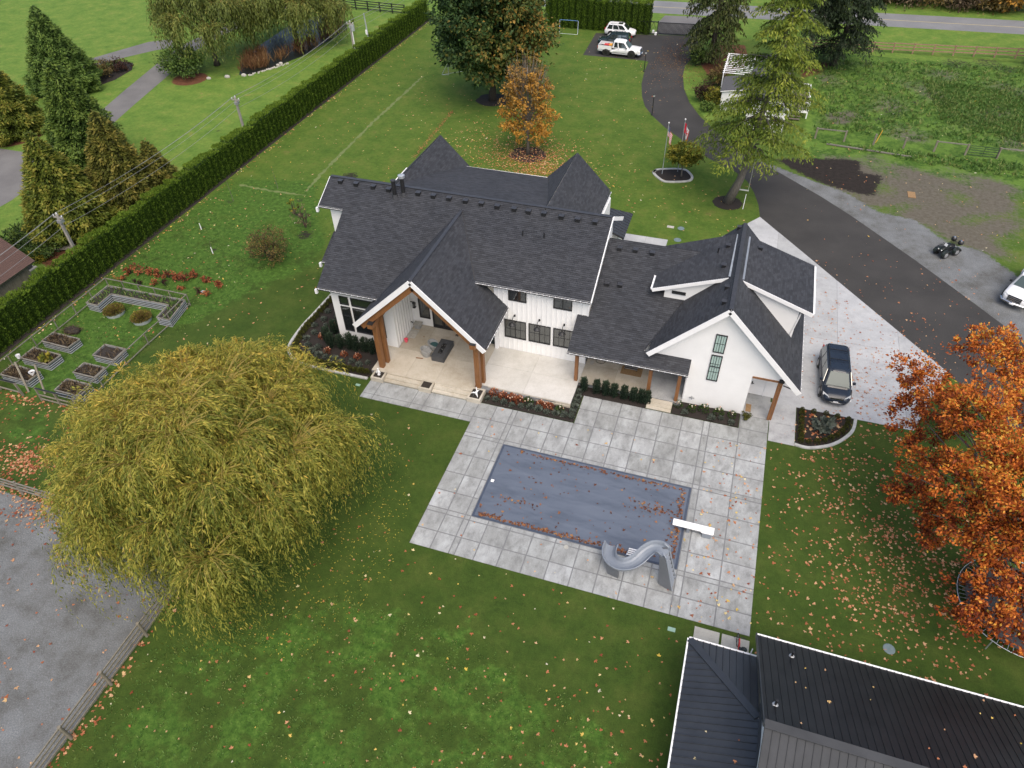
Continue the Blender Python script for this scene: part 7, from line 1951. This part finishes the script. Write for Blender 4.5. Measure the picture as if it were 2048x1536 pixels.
rbed('steel bed mostly hidden by the willow strands', [(-42.9, 26.2), (-41.0, 26.2), (-41.0, 27.3), (-42.9, 27.3)], .6, None, 120)
pl = shrub('lime green plant growing in the steel bed of dead stalks', (-45.95, 26.8, .5), .4, .6, 240, 'lime', .25, 'plant', None, 'plant')
for (x, y, lbx) in ((-45.6, 33.5, 'round steel planter of rusty green growth left of the other'), (-42.85, 33.4, 'round steel planter of rusty green growth right of the other')):
    t = thing('round_planter', lbx, 'planter', (x, y, 0), 0, 'round planters in the garden')
    MB().lathe((x, y, 0), [(.72, 0), (.74, .15), (.72, .3), (.74, .38), (.6, .38)], 22).build('tub', MT['galv'], t)
    MB().lathe((x, y, .36), [(.66, 0), (.6, .14), (.3, .22)], 14).build('plant_core', LF['bronze'], t)
    m = 1500; d_ = rdir(m); d_[:, 2] = np.abs(d_[:, 2]); P = np.array((x, y, .34)) + d_ * np.array((.74, .74, .3)) * NP.uniform(.8, 1, m)[:, None]
    cards('plants', P, d_ + rdir(m) * .5, rdir(m) + d_, .17, .09, np.clip(.3 + .6 * NP.random(m) + .15 * d_[:, 2], 0, 1), LF['rust' if x > -44 and False else 'bronze'], t); m = 300; d_ = rdir(m); d_[:, 2] = np.abs(d_[:, 2]); cards('flower_leaves', np.array((x, y, .36)) + d_ * np.array((.72, .72, .32)), d_ + rdir(m) * .5, rdir(m) + d_, .15, .08, NP.random(m), LF['lime'], t)
for (u, v, z, lbx, s) in ((36, 712, .5, 'white pail with a plant at the left garden fence', .17), (64, 745, .75, 'white pail hung on the corner of the front raised bed', .22)):
    p = G(u, v, z); t = thing('pail', lbx, 'pail', (p.x, p.y, z - .2)); L_(t, 'pail_body', MB().lathe((0, 0, 0), [(s * .75, 0), (s, .3), (s * .93, .3), (s * .7, .05)], 14), 'trim'); L_(t, 'contents', MB().lathe((0, 0, .05), [(s * .8, .05), (s * .82, .1)], 12), 'soil')
tag(MB().sphere((-47.3, 30.6, .1), .5, 10, 5, (1.5, .9, .5)).build('compost_heap', MT['soil']), 'heap of brown stalks at the garden fence above the steel beds', 'heap')
P = np.array((-47.3, 30.6, .15)) + rdir(260) * np.array((.75, .5, .25)); o = cards('dead_stalks', P, rdir(260), rdir(260), .4, .03, NP.random(260), LF['dead']); o['kind'] = 'stuff'
# rust coloured bushes in two rows beside the garden
for i, (u, v, s) in enumerate(((262, 548, 1), (282, 548, 1.2), (300, 547, 1), (318, 552, 1.15), (338, 556, 1.2), (356, 560, .9), (372, 562, 1.1), (390, 556, .8), (415, 565, .8), (438, 574, .8))):
    p = G(u, v); shrub(ORD[i] + ' orange bush from the left in the back row beside the garden', (p.x, p.y, 0), .36 * s, .8 * s, 130, 'rust', .2, 'berry_bush', 'berry bushes beside the garden', 'bush', .3)
for i, (u, v) in enumerate(((244, 560), (278, 568), (308, 572), (332, 572), (362, 580), (396, 586), (418, 592))):
    p = G(u, v); shrub(ORD[i] + ' dark red bush from the left in the front row beside the garden', (p.x, p.y, 0), .3, .5, 80, 'maroon' if i % 2 else 'rust', .18, 'berry_bush', 'berry bushes beside the garden', 'bush', .3)
tag(MB().box(-40.7, -40.35, 38.0, 38.0 + .3, .002, .03).build('white_tile', MT['galv']), 'pale tile lying in the grass at the garden corner', 'tile')

# ---------------------------------------------------------------- poles and wires
PL = [(-51.75, 37.3), (-51.75, 62.4), (-51.75, 88.4)]
lbs = ['utility pole rising from the hedge by the yellow green cedar', 'utility pole in the middle of the long hedge', 'utility pole with a transformer near the pond']
PH_ = 6.0
for k, (x, y) in enumerate(PL):
    t = thing('utility_pole', lbs[k], 'utility pole', (x, y, 0), 0, 'utility poles along the hedge')
    MB().tube([(x, y, 0), (x, y, PH_)], [.17, .13], 10).build('pole_shaft', MT['polewood'], t)
    MB().bar((x - .5, y, PH_ - .3), (x + .5, y, PH_ - .3), .1, .12).build('crossarm', MT['polewood'], t)
    for dx in (-.42, 0, .42): MB().lathe((x + dx, y, PH_ - .22 if dx else PH_), [(.05, 0), (.07, .08), (.03, .16)], 8).build('insulator', MT['lamp_lens'], t)
    if k == 2:
        MB().cyl((x + .3, y, PH_ - 1.1), .24, .75, 12).build('transformer', MT['galv'], t); MB().tube([(x + .22, y - .1, 0), (x + .22, y - .1, PH_ - .6)], .06, 6).build('conduit', MT['trim'], t)
    else: MB().tube([(x + .16, y - .1, 0), (x + .16, y - .1, PH_ - .5)], .03, 5).build('conduit', MT['wire'], t)
    MB().box(x - .15, x + .25, y - .2, y + .2, PH_ - .75, PH_ - .5).build('bracket', MT['steel'], t)
t = thing('utility_pole', 'slim grey service pole with a white box beyond the transformer pole', 'utility pole', (-51.9, 93.2, 0)); MB().tube([(-51.9, 93.2, 0), (-52.3, 93.4, 5.6)], [.12, .08], 8).build('pole_shaft', MT['galv'], t); MB().box(-52.2, -51.95, 92.95, 93.1, 3.0, 3.6).build('meter_box', MT['trim'], t)
def wire(label, dx, z, r=.017, ys=None):
    pts = []
    Y = [14.0] + [p[1] for p in PL] + [116.0]
    for a, b in zip(Y, Y[1:]):
        for k in range(10):
            f = k / 10; pts.append((-51.75 + dx, a + (b - a) * f, z - 4 * .6 * f * (1 - f) * (b - a) / 26))
    pts.append((-51.75 + dx, Y[-1], z))
    tag(MB().tube(pts, r, 4).build('power_line', MT['wire']), label, 'cable')
wire('outer bare cable strung between the hedge poles on the neighbour side', -.42, PH_ - .08); wire('top cable strung along the middle of the hedge poles', 0, PH_ + .14); wire('cable strung on the house side of the hedge poles', .42, PH_ - .08); wire('thick lower cable slung below the crossarms of the hedge poles', .1, PH_ - 1.1, .018)

# ---------------------------------------------------------------- neighbour's brown roofed house
BH = thing('brown_house', 'neighbour house with a plain dark brown shingle roof at the left edge', 'house', (-60, 34, 0))
_p = GY(0, 448, 35.0); _m = min(max((_p.z - 2.6) / (-53.8 - _p.x), .25), .7)
bz = lambda x, y: 2.6 + _m * (-53.8 - x)
roof(BH, rp([(-53.8, 35.0), (-53.8, 16), (-61, 16), (-61, 35.0)], bz), .18, MT['greywood'], .15, MT['brownroof'])
roof(BH, rp([(-68.2, 35.0), (-68.2, 16), (-61, 16), (-61, 35.0)], lambda x, y: bz(-61, 0) - _m * (-61 - x)), .18, MT['greywood'], .15, MT['brownroof'])
w = MB(); prism_y(w, [(-54.4, 0), (-54.4, 2.5), (-61, bz(-61, 0) - .25), (-67.6, 2.5), (-67.6, 0)], 16.5, 34.5); w.build('wall', MT['oldwood'], BH)
acp = G(53, 539); t = thing('air_conditioner', 'grey air conditioner on a small pad by the brown roofed house', 'air conditioner', (acp.x, acp.y, 0))
MB().box(acp.x - .65, acp.x + .65, acp.y - .6, acp.y + .6, .002, .08).build('pad', MT['plainslab'], t); MB().box(acp.x - .42, acp.x + .42, acp.y - .42, acp.y + .42, .08, .92).build('case', MT['firetable'], t, bevel=.06); MB().lathe((acp.x, acp.y, .92), [(.4, 0), (.4, .03), (.34, .04)], 16).build('top_grille', MT['galv'], t); MB().lathe((acp.x, acp.y, .96), [(.25, 0), (.25, .012)], 12).build('fan', MT['black'], t)
tag(MB().bar((acp.x + .2, acp.y + 3.2, .25), (acp.x + 1.8, acp.y + 4.0, .25), .7, .12).build('garden_bench', MT['greywood']), 'grey plank bench among the shrubs by the brown roofed house', 'bench')

# ---------------------------------------------------------------- white cabin with deck and pergola under the cedar
CB = thing('white_cabin', 'small white cabin with a grey roof, deck and pergola behind the tall cedar', 'cabin', (2.2, 88, 0))
x0c, x1c, xm, zc, zr = -0.3, 4.5, 2.1, 2.9, 4.3; ya, yb_ = 82.2, 96.5
cl = lambda x: zr - (zr - zc) * abs(x - xm) / (xm - x0c)
roof(CB, [(x0c, ya, zc), (xm, ya, zr), (xm, yb_, zr), (x0c, yb_, zc)], .16, MT['trim'], .2, MT['darkroof']); roof(CB, [(x1c, ya, zc), (xm, ya, zr), (xm, yb_, zr), (x1c, yb_, zc)], .16, MT['trim'], .2, MT['darkroof'])
w = MB(); prism_y(w, [(x0c + .3, 0), (x0c + .3, zc - .15), (xm, zr - .25), (x1c - .3, zc - .15), (x1c - .3, 0)], ya + .35, yb_ - .3); w.build('wall', MT['white'], CB)
for s in (x0c, x1c): MB().bar((xm, ya - .02, zr), (s, ya - .02, zc), .05, .22).build('bargeboard', MT['trim'], CB)
MB().box(-3.2, x0c + .28, 87.5, 92.0, 0, 2.2).build('wall', MT['white'], CB); roof(CB, [(-3.4, 87.3, 2.3), (x0c + .3, 87.3, 2.85), (x0c + .3, 92.0, 2.85), (-3.4, 92.0, 2.3)], .1, MT['trim'], .2, MT['darkroof'])
window(CB, .7, 1.7, 1.0, 2.1, ya + .35, 1, mat='trim')
# deck
DK = thing('deck', 'raised wooden deck with white railings on the pasture side of the cabin', 'deck', (5.6, 90.5, 0))
for k in range(9): MB().box(4.65 + k * .23, 4.65 + k * .23 + .215, 87.6, 93.6, .82, .87).build('deck_board', MT['deckwood'], DK)
for x in (4.7, 6.7):
    for y in (87.7, 90.6, 93.5): MB().box(x - .06, x + .06, y - .06, y + .06, 0, 1.85).build('post', MT['trim'], DK)
for a, b in (((6.7, 87.7), (6.7, 90.6)), ((6.7, 90.6), (6.7, 93.5)), ((4.7, 93.5), (6.7, 93.5)), ((5.6, 87.7), (6.7, 87.7))):
    MB().bar((*a, 1.82), (*b, 1.82), .1, .06).build('handrail', MT['trim'], DK)
    n_ = int(math.hypot(b[0] - a[0], b[1] - a[1]) / .17)
    for k in range(1, n_): MB().bar((a[0] + (b[0] - a[0]) * k / n_, a[1] + (b[1] - a[1]) * k / n_, .9), (a[0] + (b[0] - a[0]) * k / n_, a[1] + (b[1] - a[1]) * k / n_, 1.8), .035, .035).build('baluster', MT['trim'], DK)
for k in range(3): MB().box(4.8, 6.0, 86.7 + k * .3, 87.0 + k * .3, .15 + .22 * k, .2 + .22 * k).build('step', MT['deckwood'], DK)
MB().box(5.0, 6.75, 87.5, 87.58, .7, .95).build('fascia', MT['trim'], DK); MB().bar((4.9, 86.4, .9), (4.9, 87.6, 1.8), .05, .07).build('handrail', MT['trim'], DK)
# pergola
PG = thing('pergola', 'white slatted pergola joined to the cabin on the driveway side', 'pergola', (-2, 96, 0))
for k in range(12): MB().box(-3.75, -.15, 92.4 + k * .62, 92.52 + k * .62, 2.6, 2.65).build('slat', MT['trim'], PG)
for x in (-3.6, -.3): MB().box(x - .05, x + .05, 92.2, 99.4, 2.44, 2.6).build('beam', MT['trim'], PG)
for x in (-3.6, -.3):
    for y in (92.4, 99.2): MB().box(x - .06, x + .06, y - .06, y + .06, 0, 2.44).build('post', MT['trim'], PG)

# ---------------------------------------------------------------- gate, flags, lamps, goals, swing
ga = thing('driveway_gate', 'black sliding bar gate across the driveway entrance', 'gate', (-12, 113, 0))
for z in (.15, 1.65): MB().bar((-14.7, 112.75, z), (-8.3, 113.35, z), .08, .09).build('gate_rail', MT['black'], ga)
for k in range(40):
    f = k / 39; MB().bar((-14.7 + 6.4 * f, 112.75 + .6 * f, .15), (-14.7 + 6.4 * f, 112.75 + .6 * f, 1.65), .1, .035).build('picket', MT['black'], ga)
gp_ = thing('gate_panel', 'fixed black ironwork panel left of the sliding gate', 'gate panel', (-16.2, 112.5, 0))
for z in (.12, 1.75): MB().bar((-17.55, 112.3, z), (-14.85, 112.6, z), .1, .12).build('frame_rail', MT['black'], gp_)
for x in (-17.55, -16.2, -14.85): MB().bar((x, 112.3 + (x + 17.55) * .11, 0), (x, 112.3 + (x + 17.55) * .11, 1.9), .13, .13).build('post', MT['black'], gp_)
for xa, xb in ((-17.55, -16.2), (-16.2, -14.85)):
    MB().bar((xa, 112.3 + (xa + 17.55) * .11, .2), ((xa + xb) / 2, 112.3 + ((xa + xb) / 2 + 17.55) * .11, 1.7), .06, .05).build('brace', MT['black'], gp_); MB().bar((xb, 112.3 + (xb + 17.55) * .11, .2), ((xa + xb) / 2, 112.3 + ((xa + xb) / 2 + 17.55) * .11, 1.7), .06, .05).build('brace', MT['black'], gp_)
for (u, v, lbx) in ((1306, 66, 'white block by the gate, farther from the asphalt'), (1311, 70, 'white block by the gate, nearer the asphalt')):
    p = G(u, v); tag(MB().box(p.x - .16, p.x + .16, p.y - .16, p.y + .16, 0, .4).build('stone_block', MT['trim'], bevel=.03), lbx, 'block')

def flag(label, base, h, kind, yaw):
    t = thing('flagpole', label, 'flagpole', base, 0, 'flagpoles in the kerbed bed')
    bx, by, _ = base
    MB().tube([(bx, by, 0), (bx, by, h)], [.045, .03], 8).build('pole_shaft', MT['galv'], t); MB().sphere((bx, by, h + .07), .08, 8, 6).build('ball', MT['trim'], t)
    mb = MB(); nu, nv = 40, 26; fh, fl_ = .95, 1.75
    def pos(u, v):
        ztop = h - .25
        out = .52 * (1 - (1 - u) ** 1.7) * (.75 + .25 * v)
        fold = .09 * math.sin(u * 8 + v * 1.2) * min(u * 4, 1)
        z = ztop - (1 - v) * fh - u * 1.05 + .1 * u * v
        return Vector((bx + .04 + out * math.cos(yaw) - fold * math.sin(yaw), by + out * math.sin(yaw) + fold * math.cos(yaw), z))
    def leafin(u, v):
        x, y = (u - .5) * fl_ / fh, v - .5
        r, a = math.hypot(x, y), math.atan2(x, y)
        if -.06 < x < .06 and -.36 < y < 0: return abs(x) < .03
        return y > -.24 and r < .13 + .24 * abs(math.cos(a * 2.5 + 0)) ** 2.2
    for i in range(nu):
        for j in range(nv):
            u, v = (i + .5) / nu, (j + .5) / nv
            if kind == 'us':
                if u < .4 and v > .46: mb.cm = 2 if not ((i % 3 == 1) and (j % 3 == 1)) else 1
                else: mb.cm = 0 if int(v * 13) % 2 == 0 else 1
            else: mb.cm = 0 if (u < .25 or u > .75 or leafin(u, v)) else 1
            mb.face([pos(i / nu, j / nv), pos((i + 1) / nu, j / nv), pos((i + 1) / nu, (j + 1) / nv), pos(i / nu, (j + 1) / nv)])
    mb.build('flag', [MT['flagred'], MT['flagwhite'], MT['navy']], t)
    return t
flag('flagpole with a limp red, white and blue striped flag in the kerbed bed', (-7.03, 69.57, 0), 5.35, 'us', -.5)
flag('flagpole with a limp red and white maple leaf flag behind the small round tree', (-5.57, 70.45, 0), 5.5, 'ca', -.3)
for (u, v, h_, lbx) in ((1303.7, 230, 2.15, 'black lamp post at the driveway edge by the flags'), (1288, 143, 2.25, 'black lamp post at the driveway edge beside the white pickup')):
    p = G(u, v); t = thing('lamp_post', lbx, 'lamp post', p, 0, 'lamp posts along the driveway')
    MB().tube([p, p + Vector((0, 0, h_))], [.06, .045], 8).build('pole_shaft', MT['iron'], t); MB().lathe(p, [(.14, 0), (.14, .08), (.07, .16)], 10).build('foot', MT['iron'], t)
    MB().lathe(p + Vector((0, 0, h_)), [(.08, 0), (.12, .1), (.12, .22)], 8).build('lantern', MT['lamp_lens'], t); MB().lathe(p + Vector((0, 0, h_ + .22)), [(.17, 0), (.06, .1), (.02, .14)], 8).build('lamp_cap', MT['iron'], t)
def goal(label, a, b, h, back, mat):
    a, b, back = Vector(a), Vector(b), Vector(back); t = thing('football_goal', label, 'goal', a); up = Vector((0, 0, h))
    for p in (a, b):
        MB().tube([p, p + up], .04, 6).build('upright', MT[mat], t); MB().tube([p + up, p + back], .03, 5).build('stay', MT['galv'], t); MB().tube([p, p + back], .03, 5).build('base_bar', MT['galv'], t)
    MB().tube([a + up, b + up], .04, 6).build('crossbar', MT[mat], t); MB().tube([a + back, b + back], .03, 5).build('base_bar', MT['galv'], t)
goal('small blue framed goal on the lawn in front of the tall hedge', (-29.2, 110.6, 0), (-26.4, 110.65, 0), 1.6, (0, .9, 0) if False else (.2, -1.0, 0), 'blue')
goal('small grey goal on the lawn half hidden by the big maple', (-38.8, 89.6, 0), (-36.2, 91.8, 0), 1.5, (-.9, -.2, 0), 'galv')
sw = thing('rope_swing', 'rope swing hanging from the tall cedar over the lawn', 'swing', (1.3, 68, .6))
for dx in (-.4, .4): MB().tube([(1.25 + dx, 67.6, 7.2), (1.3 + dx, 67.3, .6)], .02, 4).build('rope', MT['ropes'], sw)
MB().box(.85, 1.75, 67.2, 67.42, .56, .6).build('seat', MT['ropes'], sw)
tag(MB().tube([(1.52, 64.6, 0), (1.55, 65.9, .9)], .03, 5).build('white_rod', MT['trim']), 'white rod standing slanted in the lawn below the rope swing', 'rod')
p = G(1823, 390); tag(MB().box(p.x - .35, p.x + .35, p.y - .6, p.y + .6, .005, .05).build('cardboard', MT['coir']), 'torn piece of cardboard lying on the bare dirt', 'cardboard')
# rocks along the pond
for i, (u, v, s) in enumerate(((488, 152, .34), (455, 155, .36), (562, 128, .28), (556, 131, .24), (604, 93, .3), (627, 80, .28), (418, 158, .3))):
    p = G(u, v); o = MB().sphere((p.x, p.y, s * .3), s, 8, 5, (1.2, .8, .7)); tag(o.build('boulder', MT['stone']), ORD[i] + ' pale boulder along the pond edge, counted from the near end', 'rock', 'boulders round the pond')
pe = MB()
for k in range(120):
    f = rnd.random(); u = 495 + 80 * f + rnd.uniform(-2, 2); v = 152 - 24 * f + rnd.uniform(-1.5, 1.5); p = G(u, v); pe.sphere((p.x, p.y, .05), rnd.uniform(.05, .11), 5, 3)
pe.build('pond_gravel', MT['stone'])['kind'] = 'stuff'
# ---------------------------------------------------------------- fallen leaves
def zsurf(x, y):
    z = np.full(x.shape, .02)
    z = np.where((x > -13.66) & (x < 5.6) & (y > 20.4) & (y < 36.6), .058, z)
    z = np.where((x > POOL[0] + .1) & (x < POOL[1] - .1) & (y > POOL[2]) & (y < POOL[3]), .095, z)
    z = np.where((x > -22.2) & (x < -13.6) & (y > 30.5) & (y < 32.5), .058, z)
    z = np.where((x > -0.3) & (x < 18) & (y > 36.6) & (y < 63) & (x > 5), .036, z)
    return z
def leaves(name, X, Y, size, tone='fallen', lo=0, hi=1, z=None, lobes=3):
    n = len(X); Z = zsurf(X, Y) if z is None else z
    a = NP.random(n) * 2 * PI; s = size * np.clip(np.exp(NP.normal(-.12, .34, n)), .3, 1.5); ti = NP.uniform(lo, hi, n)
    P, D, Nn, L, Wd, T_ = [], [], [], [], [], []
    tilt = NP.normal(size=(n, 3)) * .22 + np.array([0, 0, 1])
    for da in ((-.95, 0, .95) if lobes == 3 else (0,)):
        P.append(np.column_stack([X, Y, Z])); D.append(np.column_stack([np.cos(a + da), np.sin(a + da), NP.uniform(.02, .3, n)])); Nn.append(tilt)
        L.append(s * (1 if da == 0 else .78)); Wd.append(s * .5); T_.append(ti)
    o = cards(name, np.concatenate(P), np.concatenate(D), np.concatenate(Nn), np.concatenate(L), np.concatenate(Wd), np.concatenate(T_), LF[tone])
    o['kind'] = 'stuff'; return o
def U(x0, x1, y0, y1, n): return NP.uniform(x0, x1, n), NP.uniform(y0, y1, n)
def N_(x, y, sx, sy, n): return NP.normal(x, sx, n), NP.normal(y, sy, n)
def J(*a): return np.concatenate([q[0] for q in a]), np.concatenate([q[1] for q in a])
def outside(X, Y, *rects):
    k = np.ones(len(X), bool)
    for (a, b, c, d) in rects: k &= ~((X > a) & (X < b) & (Y > c) & (Y < d))
    return X[k], Y[k]
roofs = ((2.4, 30, -5, 18.8), (-27, 3.8, 36, 60), (-14.4, -7, 32.5, 36))
X, Y = J(U(-24, 2.3, 2, 20.2, 430), N_(0.5, 9.5, 1.6, 6, 130), N_(-9, 13.5, 6, 2.0, 110), U(-26, -14.8, 20, 30, 70)); X, Y = outside(X, Y, *roofs)
leaves('fallen_leaves', X, Y, .12)
X, Y = J(U(5.8, 16, 19.2, 38, 420), N_(11.5, 27.5, 3, 5, 700), N_(9.5, 35, 1.6, 1.6, 120), N_(14.2, 27, 1.8, 2.4, 500), N_(11.5, 24.5, .5, .35, 30), N_(9.8, 30.5, .4, .5, 26), N_(12.6, 29.5, .5, .4, 34)); X, Y = outside(X, Y, *roofs); k = X > 5.7
leaves('fallen_leaves', X[k], Y[k], .13, lo=.12, hi=.72)
X, Y = J(U(8, 17, 38.5, 52, 330), N_(12.5, 42, 2, 3, 380), U(9, 22, 44, 60, 170), U(5.8, 10, 46, 58, 60)); k = ~((X < 6.9) & (Y > 38)) & ~((X > 8.4) & (X < 10.8) & (Y > 39) & (Y < 44.5))
leaves('fallen_leaves', X[k], Y[k], .11, lo=.1, hi=.7)
X, Y = J(U(-13.4, 5.5, 20.5, 32.4, 110), U(2, 5.6, 20.5, 34, 150)); X, Y = outside(X, Y, (-10.85, 1.44, 23.2, 29.3)); leaves('fallen_leaves', X, Y, .125, lo=0, hi=.95)
X, Y = J(U(-10.6, 1.2, 23.5, 29.1, 150), (NP.uniform(-10.5, -1, 330), 23.45 + np.abs(NP.normal(0, .12, 330))), (1.15 - np.abs(NP.normal(0, .22, 140)), NP.uniform(23.5, 29, 140)), (NP.uniform(-9.5, 1, 170), 29.0 - np.abs(NP.normal(0, .09, 170))), N_(-.5, 27, .8, .22, 80), N_(-8.5, 25.2, 1, .15, 25))
k = (X > -10.65) & (X < 1.25) & (Y > 23.42) & (Y < 29.1); leaves('fallen_leaves', X[k], Y[k], .115, 'wetleaf', lo=0, hi=.9)
X, Y = J(U(-50, -25, -2, 16, 330), N_(-36.2, 15.6, 1.5, .6, 160), U(-48, -28, 16.8, 23.2, 300), N_(-40.5, 18.7, 1.3, .8, 420), N_(-38, 16.6, 3, .25, 260), N_(-24.4, 4, .18, 6, 220), N_(-44, 23.3, 2.5, .3, 120), N_(-34, 6, 6, 5, 120))
leaves('fallen_leaves', X, Y, .145, lo=0, hi=.75)
X, Y = J(N_(-21.7, 69.8, 3.0, 2.6, 1600), N_(-19, 66.8, 3.6, 2.2, 800), N_(-28, 72, 3, 3, 260)); leaves('fallen_leaves', X, Y, .2, lo=.15, hi=.85, lobes=1)
pa, pb = G(905, 222), G(828, 315); f = NP.random(420); leaves('fallen_leaves', pa.x + (pb.x - pa.x) * f + NP.normal(0, .13, 420), pa.y + (pb.y - pa.y) * f + NP.normal(0, .1, 420), .13, lo=.05, hi=.5, lobes=1)
X, Y = J(U(-50, -9, 58, 110, 900), U(-50, -30, 30, 58, 420), U(-12, 2, 59, 70, 120), U(7, 34, 60, 82, 160), U(-50.2, -49.6, 25, 110, 400), U(7, 34, 84, 112, 200)); X, Y = outside(X, Y, (-30, 4, 35, 57)); leaves('fallen_leaves', X, Y, .19, lo=.2, hi=1, lobes=1)
X, Y = J(N_(-10.5, 104, 2.4, 4.5, 2200), N_(-7.5, 97, 1.2, 3, 400)); k = (X > -13.5) & (Y < 112.3); leaves('conifer_litter', X[k], Y[k], .16, 'reed', 0, .8, lobes=1)
X, Y = J(U(-26, -10, 12, 27, 2600)); k = np.hypot(X + 25.5, Y - 19) < 11.5; leaves('willow_litter', X[k], Y[k], .09, 'willow', .3, 1, lobes=1)
# leaves on the roofs of the pool house and in the quarter bed
rx, ry = U(5.6, 20, 13.4, 18.6, 26); leaves('fallen_leaves', rx, ry, .1, lo=.2, hi=1, z=3.2 + .58 * (18.78 - ry) + .06)
rx, ry = U(2.6, 5.4, 8, 14, 13); leaves('fallen_leaves', rx, ry, .1, lo=.2, hi=1, z=2.5 + .5 * (rx - 2.45) + .06)
X, Y = J(U(7.6, 10.4, 35.3, 38.2, 130)); k = np.hypot(X - 7.4, Y - 38.4) < 3.2; leaves('fallen_leaves', X[k], Y[k], .15, lo=0, hi=.75, z=np.full(k.sum(), .06))
